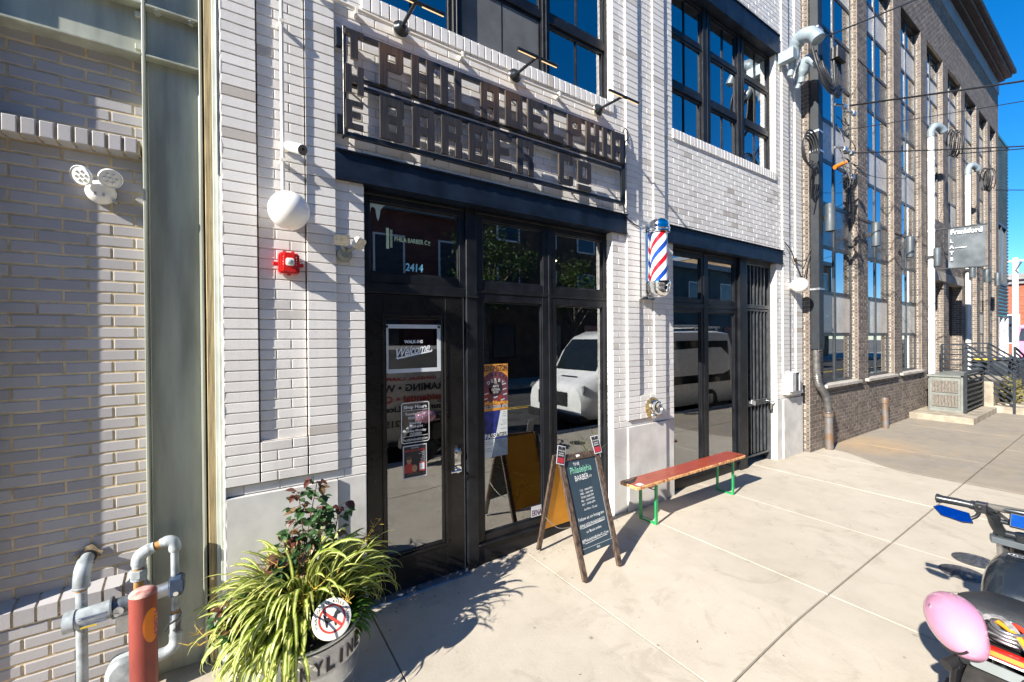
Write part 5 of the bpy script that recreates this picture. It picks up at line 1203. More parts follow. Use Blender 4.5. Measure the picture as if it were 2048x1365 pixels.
mb = MB(); mb.box(7.5, 22.95, -.10, .3, 10.43, 10.86); mb.build('fascia', trim, ft)
cor = M('dark_cornice', (.010,.011,.013), .5, var=.4, scale=3)
mb = MB(); mb.box(7.5, 23.05, -.50, .3, 11.02, 11.16); mb.box(7.5, 23.0, -.40, .3, 10.92, 11.02); mb.box(7.5, 22.98, -.24, .3, 10.86, 10.92); mb.build('cornice', cor, ft, bevel=.02)
sillm = M('concrete_sill', (.40,.37,.33), .8, var=.15, scale=5)
for i in range(len(piers)-1):
    if i in (3, 4): continue
    b = MB(); b.box(piers[i][1]-.16 if i else piers[i][1]-.0, piers[i+1][0]+.02, -.135, .05, .975, 1.03); b.build('sill', sillm, ft, bevel=.006)
    b = MB(); b.box(piers[i][1], piers[i+1][0], -.07, .05, 8.965, 8.985); b.build('window_head', cor, ft)
for i in (1, 2, 3, 4, 5, 6):
    for z in (.93, 3.98, 6.9):
        b = MB(); a, c = piers[i]; b.box(a-.004, c+.004, FY-.008, FY+.004, z, z+.03); b.build('string_course', M('dark_string_course', (.10,.08,.07), .8), ft)
spm = M('dark_spandrel_panel', (.030,.042,.060), .18, .0, var=.1, spec=.8)
shm = M('linen_roller_blind', (.56,.53,.48), .85, var=.06, scale=4)
blind_pane = M('blind_behind_glass', (.50,.47,.43), .3, var=.07, scale=3, spec=.3)
fr_m = M('far_window_frame', (.035,.042,.050), .4, var=.1)
rows = [('g', 1.05, 1.86), ('s', 1.86, 2.57), ('g', 2.57, 3.35), ('p', 3.35, 4.09), ('g', 4.09, 4.82), ('s', 4.82, 5.52), ('g', 5.52, 6.29), ('p', 6.29, 7.09), ('g', 7.09, 7.80), ('s', 7.80, 8.38), ('g', 8.38, 8.965)]
for i in range(len(piers)-1):
    a, c = piers[i][1]+.0, piers[i+1][0]-.0; xm = (a+c)/2; rws = rows if i not in (3, 4) else [r for r in rows if r[1] > 4.7]
    z0 = rws[0][1]-(.02 if i not in (3, 4) else .03); b = MB()
    b.box(a, a+.045, WYF, .12, z0, 8.965); b.box(c-.045, c, WYF, .12, z0, 8.965); b.box(xm-.03, xm+.03, WYF-.004, .12, z0, 8.965)
    for r_ in rws: b.box(a, c, WYF+.003, .12, r_[1]-.03, r_[1]+.03)
    b.box(a, c, WYF+.003, .12, 8.93, 8.965); wn = b.build('window', fr_m, ft)
    blind = MB(); has = False
    for kd, za, zb_ in rws:
        for (p, q) in ((a+.04, xm-.03), (xm+.03, c-.04)):
            if kd == 'p': bb = MB(); bb.face([(p, .034, za+.02), (q, .034, za+.02), (q, .034, zb_-.02), (p, .034, zb_-.02)]); bb.build('spandrel_panel', spm, wn)
            else:
                bl_ = kd == 's' and R.random() < .93; pane(wn, p, q, za+.02, zb_-.02, .034, blind_pane if bl_ else glass_tan)
                if bl_ and False:
                    w_ = R.choice((1, 1, 1, .6)); p2 = q-(q-p)*w_; blind.face([(p2, .06, za+.02), (q, .06, za+.02), (q, .06, zb_-.02), (p2, .06, zb_-.02)]); has = True
                elif kd == 'g' and i in (2, 5) and R.random() < .5: blind.face([(q-.35, .09, za+.02), (q, .09, za+.02), (q, .09, zb_-.02), (q-.35, .09, zb_-.02)]); has = True
    if has: blind.build('roller_blind', shm, wn)
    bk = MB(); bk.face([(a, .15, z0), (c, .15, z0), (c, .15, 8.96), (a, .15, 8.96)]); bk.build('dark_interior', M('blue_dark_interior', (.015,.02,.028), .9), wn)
# entrance: two deep openings under a stone lintel
ent = M('entrance_lintel_stone', (.36,.32,.27), .8, var=.15, scale=4)
b = MB(); b.box(14.0, 17.5, -.11, .1, 3.22, 3.45); b.build('door_lintel', ent, ft, bevel=.01)
b = MB(); b.box(14.02, 17.43, .55, .62, 0, 3.3); b.build('entrance_back_wall', M('beige_render', (.48,.44,.37), .8, var=.08), ft)
for (a, c) in ((14.35, 15.2), (16.2, 17.0)):
    b = MB(); b.box(a, c, .49, .55, .75, 2.95); dr = b.build('door', M('dark_entry_door', (.045,.045,.05), .35), ft, bevel=.01)
    b = MB(); b.box(a+.1, c-.1, .485, .49, 1.6, 2.8); b.build('pane', spm, dr)
b = MB(); b.box(14.0, 17.4, -.05, .6, -.1, .72); b.build('entrance_floor', ent, ft)
# drain pipes
def dp(name, label, cat, loc): return thing(name, label, cat, loc)
dpm = M('charcoal_downpipe', (.012,.016,.022), .5, .0, var=.15, scale=3)
d = dp('downpipe', 'square charcoal downpipe where the white and tan buildings meet, with a crushed flexible lower end', 'drainpipe', (7.72, -.15, .6))
b = MB(); b.box(7.575, 7.735, -.205, -.085, 1.62, 11.0); b.build('pipe', dpm, d, bevel=.006)
for z in (2.55, 4.7, 5.0, 6.6, 8.5):
    b = MB(); b.box(7.565, 7.75, -.212, -.08, z, z+.03); b.build('strap', galv, d)
b = MB(); pts = smoothpath([(7.645, -.13, 1.68), (7.645, -.13, 1.45), (7.65, -.135, 1.22), (7.70, -.145, 1.06), (7.83, -.16, .94), (7.93, -.165, .82), (8.0, -.165, .60)], 12)
b.tube(pts, [.050+.007*(i % 2) for i in range(len(pts))], 18); b.build('flexible_hose', M('ribbed_grey_hose', (.16,.155,.15), .4, .5, var=.25, scale=12), d, smooth=40)
b = MB(); b.prism([(-.06, 0), (.06, 0), (.06, .10), (.03, .07), (0, .11), (-.04, .07), (-.06, .10)], (7.645, -.19, 1.60), X_, Z_, Y_*.01); b.build('torn_collar', M('torn_tape', (.40,.32,.28), .7, var=.4, scale=25), d)
sm = M('rusty_iron_standpipe', (.13,.135,.14), .55, .4, var=.3, scale=8, bump=.2, col2=(.20,.12,.07))
for k, (x, y, r_, h_, lab) in enumerate(((8.03, -.165, .066, .66, 'thick iron standpipe at the wall foot, under the crushed hose'), (10.78, -.14, .06, .62, 'slimmer iron standpipe leaning on the tan wall, beyond the first'))):
    s_ = thing('standpipe', lab, 'standpipe', (x, y, 0)); b = MB(); b.lathe((x, y, -.02), V((0, .02, 1)), [(r_*.92, 0), (r_*.9, .05), (r_*.88, h_-.12), (r_*1.05, h_-.11), (r_*1.08, h_-.02), (r_*1.02, h_), (r_*.8, h_), (r_*.78, h_-.1), (0, h_-.1)], 28); b.build('pipe', sm, s_, smooth=40)
# cylinder wall lights
cl_m = M('grey_cylinder_light', (.06,.075,.088), .5, .0, var=.15, scale=3)
places = [(7.80, 'nearest the white building, on the first tan pier'), (9.82, 'on the second tan pier, the next one along'), (11.83, 'on the third tan pier, left of the white service mast'), (13.90, 'just right of the first white service mast'), (17.55, 'below the grey banner, above the lower mast'), (19.50, 'on the pier right after the entrance'), (21.2, 'farthest from the camera, by the teal building')]
for i, (x, lab) in enumerate(places):
    yy = -.27
    if i == 0:
        cl0 = thing('cylinder_wall_light', 'grey cylinder wall light '+lab, 'wall light', (x, yy, 3.47), group='cylinder wall lights', local=True)
        b = MB(); b.lathe((0, 0, 0), Z_, [(0, .02), (.062, .02), (.064, .0), (.067, 0), (.067, .42), (.064, .425), (0, .425)], 32); b.build('shade', cl_m, cl0, smooth=40)
        b = MB(); b.box(-.02, .02, .05, .18, .19, .26); b.box(-.045, .045, .165, .187, .15, .30); b.build('bracket', black_pl, cl0)
    else: dup(cl0, (x, yy, 3.47), label='grey cylinder wall light '+lab)
# ------------------------------------------------------------------ electric moped parked at the kerb
MX, MY = 2.12, -2.70
mo = thing('moped', 'black electric moped with a mirror coloured as reflected sky, parked nose up the street at the kerb', 'moped', (MX, MY, -.01), local=True)
gun = M('gunmetal_paint', (.045,.050,.056), .32, .55, var=.15)
tankm = M('satin_black_tank', (.018,.024,.032), .22, .25, var=.1, coat=.5)
seatm = M('seat_vinyl', (.028,.030,.033), .5, var=.2, bump=.6, bscale=420)
alloy = M('brushed_alloy', (.42,.43,.44), .3, .9, var=.15)
def P_(name, mb, m, parent=mo, **k): return mb.build(name, m, parent, **k)
def wheel(cx):
    b = MB(); cz, r_ = .27, .27
    prof = [(r_-.085, -.045), (r_-.06, -.062), (r_-.02, -.058), (r_-.004, -.035), (r_, 0), (r_-.004, .035), (r_-.02, .058), (r_-.06, .062), (r_-.085, .045), (r_-.085, -.045)]
    b.lathe((cx, 0, cz), Y_, prof, 40)
    for k in range(36):
        a = 2*pi*k/36; c_ = V((cx+(r_)*math.cos(a), 0, cz+(r_)*math.sin(a))); b.obox(c_, V((-math.sin(a), 0, math.cos(a)))*.012, Y_*(.04 if k % 2 else .03), V((math.cos(a), 0, math.sin(a)))*.005)
    w_ = P_('wheel', b, rubber, smooth=40)
    b = MB(); b.lathe((cx, 0, cz), Y_, [(.188, -.04), (.175, -.03), (.165, -.02), (.165, .02), (.175, .03), (.188, .04)], 40); b.lathe((cx, 0, cz), Y_, [(0, -.06), (.06, -.06), (.085, -.03), (.085, .03), (.06, .06), (0, .06)], 28)
    for k in range(7):
        a = 2*pi*k/7; b.bar((cx+.07*math.cos(a), 0, cz+.07*math.sin(a)), (cx+.172*math.cos(a), 0, cz+.172*math.sin(a)), .022, .02)
    b.build('rim', gun, w_, smooth=40)
wheel(.20); wheel(1.13)
b = MB()
for s_ in (-1, 1):
    b.tube(smoothpath([(.20, .085*s_, .27), (.30, .075*s_, .28), (.42, .06*s_, .34)], 5), .018, 12)
P_('swingarm', b, gun, smooth=50)
b = MB(); b.tube(smoothpath([(.40, 0, .30), (.55, 0, .30), (.72, 0, .45), (.86, 0, .74)], 6), .034, 14); b.tube(smoothpath([(.38, 0, .32), (.30, 0, .50), (.34, 0, .66), (.60, 0, .66), (.86, 0, .78)], 6), .028, 14)
for s_ in (-1, 1): b.tube(smoothpath([(.36, .07*s_, .64), (.28, .085*s_, .655), (.20, .085*s_, .65), (.12, .07*s_, .63)], 5), .013, 10)
P_('frame', b, gun, smooth=60)
b = MB(); b.box(.36, .66, -.075, .075, .33, .60); P_('battery_case', b, black_pl, bevel=.03, seg=3)
for s_ in (-1, 1):
    b = MB(); b.tube([(.24, .10*s_, .30), (.29, .105*s_, .62)], .016, 12)
    for k in range(9): b.lathe(V((.248, .101*s_, .35)).lerp(V((.283, .104*s_, .58)), k/8), V((.06, .005*s_, .32)), [(.028, -.004), (.033, 0), (.028, .004)], 16)
    P_('shock_absorber', b, black_pl, smooth=50)
# seat
b = MB(); secs = [(.29, .07, .735, .02), (.30, .105, .755, .035), (.33, .135, .775, .05), (.39, .14, .772, .055), (.45, .125, .765, .055), (.52, .09, .758, .05), (.555, .05, .745, .03), (.565, .02, .738, .01)]
rings = []
for x, hw, zt, th in secs:
    ring = []
    for k in range(20):
        a = 2*pi*k/20; ring.append((x, hw*math.copysign(abs(math.cos(a))**.75, math.cos(a)), zt-th/2+th/2*math.copysign(abs(math.sin(a))**.6, math.sin(a))))
    rings.append(ring)
vs = [p for r_ in rings for p in r_]; fs = [tuple(range(20))[::-1], tuple(range(len(vs)-20, len(vs)))]
for i in range(len(rings)-1):
    for k in range(20): fs.append((i*20+k, i*20+(k+1) % 20, (i+1)*20+(k+1) % 20, (i+1)*20+k))
b.raw(vs, [f[::-1] for f in fs]); P_('seat', b, seatm, smooth=70)
# tank: a tapering shell with a flat top
secs = [(.575, .075, .70, .60), (.60, .095, .745, .58), (.66, .11, .80, .57), (.74, .115, .83, .58), (.82, .10, .842, .62), (.865, .07, .835, .68), (.875, .03, .82, .74)]
b = MB(); vs = []; K = 16
for x, hw, zt, zb_ in secs:
    h = zt-zb_
    for (u, v_) in ((-.55, 0), (-.9, .12), (-1, .4), (-1, .62), (-.86, .86), (-.62, .965), (-.3, 1), (0, 1), (.3, 1), (.62, .965), (.86, .86), (1, .62), (1, .4), (.9, .12), (.55, 0), (0, -.02)): vs.append((x, hw*u, zb_+h*v_))
fs = [tuple(range(K)), tuple(range(len(vs)-K, len(vs)))[::-1]]
for i in range(len(secs)-1):
    for k in range(K): fs.append((i*K+k, (i+1)*K+k, (i+1)*K+(k+1) % K, i*K+(k+1) % K))
b.raw(vs, fs); tk = P_('tank', b, tankm, smooth=50)
b = MB(); n = 28
for i in range(n):
    a, c_ = 2*pi*i/n, 2*pi*(i+1)/n; f_ = lambda r0_, r1_, t_: (.80+r0_*math.sin(t_), .018+r1_*math.cos(t_), .8415)
    b.face([f_(.018, .030, a), f_(.018, .030, c_), f_(.0145, .026, c_), f_(.0145, .026, a)])
b.text('h-', .032, (.792, .018, .8418), V((0, -1, 0)), V((1, 0, 0)), bold=.02, fit=.03); b.build('round_emblem', M('silver_print', (.62,.64,.66), .4), tk)
# fork, crown, bars
b = MB()
for s_ in (-1, 1): b.tube([(1.13, .085*s_, .27), (.965, .085*s_, .86)], [.024, .021], 14)
P_('fork', b, alloy, smooth=50)
b = MB(); b.prism([(-.115, -.04), (.115, -.04), (.125, 0), (.10, .045), (-.10, .045), (-.125, 0)], (.955, 0, .865), V((0, -1, 0)), V((1, 0, .05)), V((0, 0, -.03))); b.prism([(-.11, -.035), (.11, -.035), (.11, .035), (-.11, .035)], (1.0, 0, .72), V((0, -1, 0)), V((1, 0, .05)), V((0, 0, -.03)))
for s_ in (-1, 1): b.cyl((.955, .088*s_, .868), (.955, .088*s_, .878), .026, n=20); b.cyl((.955, .088*s_, .878), (.955, .088*s_, .884), .014, n=6)
P_('fork_crown', b, M('grey_crown', (.13,.15,.165), .4, .4), bevel=.004)
b = MB(); b.tube([(.94, .10, .885), (.94, -.10, .885)], .017, 14); b.cyl((.945, .02, .86), (.94, .02, .90), .026, n=18); b.cyl((.945, -.04, .86), (.94, -.04, .90), .026, n=18)
for s_ in (-1, 1):
    b.tube(smoothpath([(.94, .085*s_, .885), (.93, .100*s_, .92), (.905, .108*s_, .97), (.875, .125*s_, .998), (.855, .155*s_, 1.008), (.84, .20*s_, 1.012), (.83, .29*s_, 1.012)], 6), [.023]*14+[.019]*14+[.0125]*9, 14)
b.tube([(.92, .103, .945), (.92, -.103, .945)], .011, 12)
hb = P_('handlebar', b, gun, smooth=50)
b = MB()
for s_ in (-1, 1):
    b2 = MB(); b2.tube([(.845, .172*s_, 1.012), (.838, .215*s_, 1.014), (.832, .262*s_, 1.013), (.830, .285*s_, 1.013), (.829, .290*s_, 1.013)], [.0165, .018, .018, .023, .012], 16); P_('grip', b2, M('grip_rubber', (.03,.032,.036), .28, .1, var=.2), smooth=60)
    b2 = MB(); b2.tube(smoothpath([(.872, .165*s_, 1.010), (.89, .19*s_, 1.006), (.886, .24*s_, 1.004), (.872, .285*s_, 1.004)], 5), [.008]*5+[.0065]*10+[.009], 10); P_('brake_lever', b2, black_pl, smooth=60)
    b2 = MB(); b2.box(.835, .878, .135*s_-.018, .135*s_+.022, .985, 1.032); b2.cyl((.835, .14*s_, 1.012), (.826, .14*s_, 1.012), .009, n=12); b2.box(.85, .885, .165*s_-.008, .165*s_+.01, .998, 1.026); P_('switch_block', b2, black_pl, bevel=.004, seg=2)
mir = M('sky_reflection_mirror', (.10,.36,.80), .04, 1.0, var=.04, scale=14)  # blue sky reflection put into the mirror colour
for s_ in (1, -1):
    c_ = V((.800, .222*s_, .962)); r_ = V((-.05, s_, .05)).normalized(); u_ = V((.62, .1*s_, .78)).normalized(); u_ = (u_-r_*u_.dot(r_)).normalized(); nn = r_.cross(u_)*s_
    if nn.x > 0: nn = -nn
    hexp = [(-.070, -.020), (-.035, -.030), (.040, -.022), (.072, .012), (.050, .030), (-.052, .026)]
    b = MB(); b.prism(hexp if s_ > 0 else hexp, c_, r_, u_, -nn*.010); mm = P_('mirror', b, black_pl, bevel=.002)
    b = MB(); b.face([c_+nn*.0008+r_*x*.95+u_*z*.93 for x, z in hexp]); b.build('mirror_glass', mir, mm)
    b = MB(); b.tube(smoothpath([c_-r_*.055-nn*.008, c_-r_*.075+V((.02, 0, .012)), (.85, .142*s_, .99)], 5), .008, 10); P_('mirror_stalk', b, black_pl, smooth=60)
b = MB(); b.obox((.885, -.005, .972), (.014, 0, .030), (0, .058, 0), (.008, 0, -.004)); ds = P_('dashboard', b, black_pl, bevel=.004)
b = MB(); b.obox((.8765, -.005, .9755), (.0115, 0, .0247), (0, .052, 0), (.0006, 0, -.0003)); b.build('screen', M('blue_screen_glass', (.06,.30,.72), .05, .9, var=.05), ds)
b = MB()
for k in range(5):
    y0 = .13-.01*k; b.tube(smoothpath([(.865, y0, 1.0), (.895, .085, .975+.004*k), (.905, .045, .955), (.93, .01*k-.03, .93), (.975, .0, .88), (1.0, .01, .78)], 5), .0035, 6)
P_('control_cables', b, cable_k, smooth=60)
b = MB(); b.lathe((1.03, 0, .80), (1, 0, 0), [(0, -.05), (.05, -.045), (.075, 0), (.075, .02), (0, .03)], 24); P_('headlight', b, black_pl, smooth=50)
# rack, tail lamp, plate bracket, rear mudguard
b = MB()
for s_ in (-1, 1): b.tube(smoothpath([(.36, .10*s_, .69), (.27, .105*s_, .685), (.17, .08*s_, .68)], 5), .010, 10)
b.tube([(.175, -.085, .68), (.175, .085, .68)], .010, 10)
for x in (.24, .31): b.tube([(x, -.1, .69), (x, .1, .69)], .007, 8)
b.box(.18, .36, -.09, .09, .655, .665); P_('rack', b, black_pl, smooth=50)
amber = M('amber_lens', (.72,.22,.02), .15, var=.1, coat=.5); redl = M('red_lens', (.50,.02,.012), .15, var=.1, coat=.5)
b = MB(); b.prism([(-.075, -.006), (-.05, -.016), (.05, -.016), (.075, -.006), (.075, .020), (.05, .012), (-.05, .012), (-.075, .020)], (.155, -.01, .685), V((0, -1, 0)), V((.3, 0, 1)).normalized(), X_*.03); tl_ = P_('tail_light', b, redl, bevel=.003)
b = MB(); b.prism([(-.058, -.008), (.058, -.008), (.055, .007), (-.055, .007)], (.1525, -.01, .685), V((0, -1, 0)), V((.3, 0, 1)).normalized(), X_*.004); b.build('amber_lens', amber, tl_)
b = MB(); b.prism([(-.075, -.026), (.075, -.026), (.078, -.014), (-.078, -.014)], (.162, -.01, .685), V((0, -1, 0)), V((.3, 0, 1)).normalized(), X_*.012); b.build('white_rim', white_pl, tl_, bevel=.002)
b = MB(); b.prism(rrect(-.085, .085, -.018, .018, .015), (.135, -.02, .635), V((0, -1, 0)), V((.2, 0, 1)).normalized(), X_*.006); P_('plate_bracket', b, grey_pl, bevel=.002)
for s_ in (-1, 1):
    b = MB(); b.cyl((.165, .10*s_, .60), (.115, .12*s_, .585), .016, .020, 16); P_('indicator', b, black_pl, smooth=40)
b = MB(); n = 14; vs = []
for i in range(n+1):
    a = rad(75+105*i/n); r_ = .325
    for k in range(7):
        u = -1+2*k/6; vs.append((.20+r_*math.cos(a)*(1-.02*u*u), .078*u, .27+(r_-.018*u*u)*math.sin(a)))
b.raw(vs, [(i*7+k, i*7+k+1, (i+1)*7+k+1, (i+1)*7+k) for i in range(n) for k in range(6)]); mg = P_('mudguard', b, M('mudguard_grey_black', (.05,.047,.045), .5, var=.25, scale=12), smooth=70)
b = MB()
def mgpt(a): return V((.20+.331*math.cos(a), 0, .27+.331*math.sin(a)))
for s_, ang, sz, f_ in (('RUBEN', 118, .045, .105), ('7 215', 128, .042, .095), ('BIKES', 139, .045, .105)):
    a = rad(ang); b.text(s_, sz, mgpt(a)+V((-.002, -.004, 0)), V((0, -1, 0)), V((math.sin(a), 0, -math.cos(a))), bold=.05, fit=f_)
b.build('white_lettering', ink_w, mg)
b = MB(); b.tube(smoothpath([(.20, .10, .27), (.17, .105, .40), (.16, .10, .55), (.19, .09, .67)], 5), .017, 12); b.tube(smoothpath([(.20, -.10, .27), (.17, -.105, .40), (.16, -.10, .55), (.19, -.09, .67)], 5), .017, 12); P_('rack_stay', b, M('gloss_black_tube', (.01,.01,.012), .15, .2), smooth=60)
b = MB(); b.tube([(.50, .09, .30), (.46, .17, .06), (.455, .20, .005)], .011, 10); P_('kickstand', b, gun, smooth=50)
b = MB(); b.cyl((.50, -.13, .29), (.50, .13, .29), .014, n=12); b.box(.455, .545, .13, .20, .282, .298); b.box(.455, .545, -.20, -.13, .282, .298); P_('footpeg', b, black_pl, bevel=.004)
# helmet and locks strapped on the rack
he = thing('helmet', 'glossy pink cycle helmet hanging off the left side of the moped rack', 'helmet', (MX+.24, MY+.11, .60))
pinkm = M('glossy_pink_shell', (.58,.27,.40), .18, var=.03, coat=.6)
hc = V((MX+.235, MY+.105, .690)); ax = V((-.42, .74, .50)).normalized(); fw = V((.88, .42, .08)); fw = (fw-ax*fw.dot(ax)).normalized(); sd_ = ax.cross(fw)
b = MB(); vs = []; n, k_ = 40, 14
for i in range(k_+1):
    ph = pi*.5*i/k_*1.06
    for j in range(n):
        th = 2*pi*j/n; rx = .155; ry = .092; rz = .100
        dip = -.018*max(0, math.cos(2*th)) if i == k_ else 0
        vs.append(hc+fw*rx*math.sin(ph)*math.cos(th)+sd_*ry*math.sin(ph)*math.sin(th)+ax*(rz*math.cos(ph)+dip))
b.raw(vs, [(i*n+j, (i+1)*n+j, (i+1)*n+(j+1) % n, i*n+(j+1) % n) for i in range(k_) for j in range(n)])
sh = b.build('shell', pinkm, he, smooth=80); so_ = sh.modifiers.new('thick', 'SOLIDIFY'); so_.thickness = .012; so_.offset = -1
b = MB(); vs = []
for i in range(9):
    ph = pi*.5*i/8*1.0
    for j in range(28):
        th = 2*pi*j/28; vs.append(hc+fw*.126*math.sin(ph)*math.cos(th)+sd_*.092*math.sin(ph)*math.sin(th)+ax*(.086*math.cos(ph)-.008))
b.raw(vs, [(i*28+j, i*28+(j+1) % 28, (i+1)*28+(j+1) % 28, (i+1)*28+j) for i in range(8) for j in range(28)]); b.build('liner', M('dark_foam', (.05,.045,.05), .9, var=.3, scale=30), he, smooth=80)
b = MB()
def hp(th, ph, o_=.0015): return hc+fw*(.155+o_)*math.sin(ph)*math.cos(th)+sd_*(.092+o_)*math.sin(ph)*math.sin(th)+ax*(.100+o_)*math.cos(ph)
for (t0, t1, p0, p1) in ((1.9, 3.0, 1.40, 1.38),):
    pts = [hp(t0+(t1-t0)*i/8, p0+(p1-p0)*i/8) for i in range(9)]; b.tube(pts, .0045, 6)
b.build('vent_slot', black_pl, he, smooth=60)
b = MB(); tc_ = hp(5.35, 1.12); nn_ = (tc_-hc).normalized(); tx = (fw*.8+ax*.5); tx = (tx-nn_*tx.dot(nn_)).normalized(); b.text('o RAYDA', .013, tc_+nn_*.001, -tx, nn_.cross(-tx), bold=.02); b.build('small_lettering', ink_k, he)
b = MB(); st = [hc-sd_*.09, hc-sd_*.07-ax*.09, hc-ax*.13, hc+sd_*.06-ax*.10, hc+sd_*.09]; b.tube(smoothpath(st, 6), .006, 6); b.build('chin_strap', M('grey_strap', (.13,.13,.14), .8), he, smooth=60)
lk = thing('cable_lock', 'coiled steel cable lock on the moped rack behind the seat', 'lock', (MX+.19+.05, MY-.02, .69))
b = MB()
for k in range(4):
    pts = [(MX+.19+.06+.050*math.cos(2*pi*i/20), MY-.02+(.060-.006*k)*math.sin(2*pi*i/20), .705+.013*k) for i in range(21)]; b.tube(pts, .0065, 8)
b.build('cable', alloy, lk, smooth=60)
b = MB(); b.tube([(MX+.19+.02, MY-.085, .71), (MX+.19+.02, MY+.03, .72)], .013, 10); b.build('lock_barrel', black_pl, lk, smooth=50)
bu_ = thing('bungee_straps', 'orange, red and yellow bungee straps crossed over the moped rack', 'straps', (MX+.19+.06, MY, .69))
for nm, col, pts in (('orange_strap', (.75,.33,.02), [(MX+.19+.17, MY+.08, .70), (MX+.19+.11, MY+.03, .735), (MX+.19+.02, MY-.05, .735), (MX+.19-.04, MY-.09, .70)]), ('red_strap', (.62,.05,.02), [(MX+.19+.17, MY-.01, .70), (MX+.19+.10, MY-.03, .742), (MX+.19+.05, MY-.07, .74), (MX+.19-.02, MY-.10, .70), (MX+.19+.06, MY-.10, .72)]), ('yellow_strap', (.68,.50,.04), [(MX+.19+.14, MY-.06, .71), (MX+.19+.07, MY-.10, .735), (MX+.19-.01, MY-.11, .71)])):
    b = MB(); b.tube(smoothpath(pts, 6), .009, 8); b.build(nm, M(nm, col, .5, var=.1), bu_, smooth=60)
b = MB()
for pts in ([(MX+.19+.19, MY+.09, .71), (MX+.19+.08, MY-.01, .755), (MX+.19-.05, MY-.10, .69)], [(MX+.19-.03, MY+.11, .69), (MX+.19+.07, MY+.03, .758), (MX+.19+.16, MY-.04, .72)]):
    pp = smoothpath(pts, 5)
    for i in range(len(pp)-1): b.bar(pp[i], pp[i+1], .022, .003)
b.build('grey_webbing', M('grey_webbing', (.30,.29,.29), .8, var=.2, scale=60), bu_)
# second bicycle just beyond the picture's edge, only a grip shows
bi = thing('bicycle', 'dark red bicycle beside the moped, only its grey handlebar grip in view', 'bicycle', (2.55, -2.93, 0), local=True)
b = MB(); bxr = (0, 1.04)
b.tube([(.0, 0, .34), (.42, 0, .29)], .011, 10); b.tube([(0, 0, .34), (.33, 0, .74)], .009, 10); b.tube([(.42, 0, .29), (.30, 0, .80)], .015, 12); b.tube([(.42, 0, .29), (.86, 0, .70)], .017, 12); b.tube([(.33, 0, .72), (.84, 0, .78)], .015, 12); b.tube([(.83, 0, .86), (.88, 0, .66), (1.04, 0, .34)], .014, 12)
b.build('frame', M('dark_red_frame', (.22,.02,.02), .3, .2), bi, smooth=50)
for x in bxr:
    b = MB(); b.lathe((x, 0, .34), Y_, [(.31, -.016), (.332, -.016), (.34, 0), (.332, .016), (.31, .016), (.31, -.016)], 40); wv = b.build('wheel', rubber, bi, smooth=40)
    b = MB(); b.lathe((x, 0, .34), Y_, [(.305, -.01), (.312, -.01), (.312, .01), (.305, .01), (.305, -.01)], 40)
    for k in range(20):
        a = 2*pi*k/20; b.cyl((x+.02*math.cos(a), .02*(-1)**k, .34+.02*math.sin(a)), (x+.306*math.cos(a), 0, .34+.306*math.sin(a)), .0014, n=4)
    b.cyl((x, -.05, .34), (x, .05, .34), .018, n=12); b.build('rim', alloy, wv)
b = MB(); b.tube(smoothpath([(.48, .345, .995), (.50, .20, .998), (.66, .12, .98), (.82, 0, .93), (.66, -.12, .98), (.50, -.25, .998), (.48, -.345, .995)], 6), .012, 12); b.cyl((.83, 0, .84), (.82, 0, .95), .015, n=12); b.build('handlebar', gun, bi, smooth=60)
for s_ in (-1, 1):
    b = MB(); b.cyl((.479, .352*s_, .995), (.493, .235*s_, .998), .0165, n=16); b.cyl((.479, .352*s_, .995), (.4785, .358*s_, .995), .019, n=16); b.build('grip', M('grey_rubber_grip', (.10,.095,.085), .7, var=.2), bi, smooth=40)
b = MB(); b.ball((.27, 0, .86), (.14, .07, .025), 16, 8); b.cyl((.30, 0, .78), (.29, 0, .85), .013, n=12); b.build('saddle', black_pl, bi, smooth=60)
# ------------------------------------------------------------------ far along the street
wm = M('white_mast_paint', (.74,.75,.74), .45, var=.08, scale=2)
wh = M('pale_weatherhead', (.27,.33,.37), .45, .2, var=.12)
def mast(x, y, r_, top, label, curl=.35):
    d = thing('service_mast', label, 'mast', (x, y, 0)); b = MB(); b.cyl((x, y, 0), (x, y, top), r_, n=24)
    for z in (2.2, 4.3, top-.6): b.cyl((x, y, z), (x, y, z+.05), r_*1.12, n=24)
    b.build('pipe', wm, d, smooth=40)
    b = MB(); b.tube(smoothpath([(x-.01, y, top-.05), (x-.01, y-.01, top+.10), (x+.08, y-.06, top+.20), (x+.22, y-.13, top+.16), (x+.30, y-.17, top+.06)], 5), [.07]*8+[.085]*6+[.08]*6+[.05], 18); b.build('weatherhead', wh, d, smooth=60)
    b = MB()
    for k in range(6):
        c_ = V((x+.42+.06*k, y-.25-.02*k, top-.18)); rr_ = .22+.05*R.random(); b.tube([(c_.x+rr_*.9*math.cos(2*pi*i/16+k), c_.y+rr_*.45*math.cos(2*pi*i/16+k), c_.z+rr_*1.25*math.sin(2*pi*i/16+k)) for i in range(15)], .011, 6)
    b.build('cable_loops', cable_k, d, smooth=60)
mast(13.95, -.16, .062, 6.62, 'thick white service mast at the left of the flats entrance')
mast(17.65, -.17, .06, 6.50, 'second white service mast, behind the grey banner')
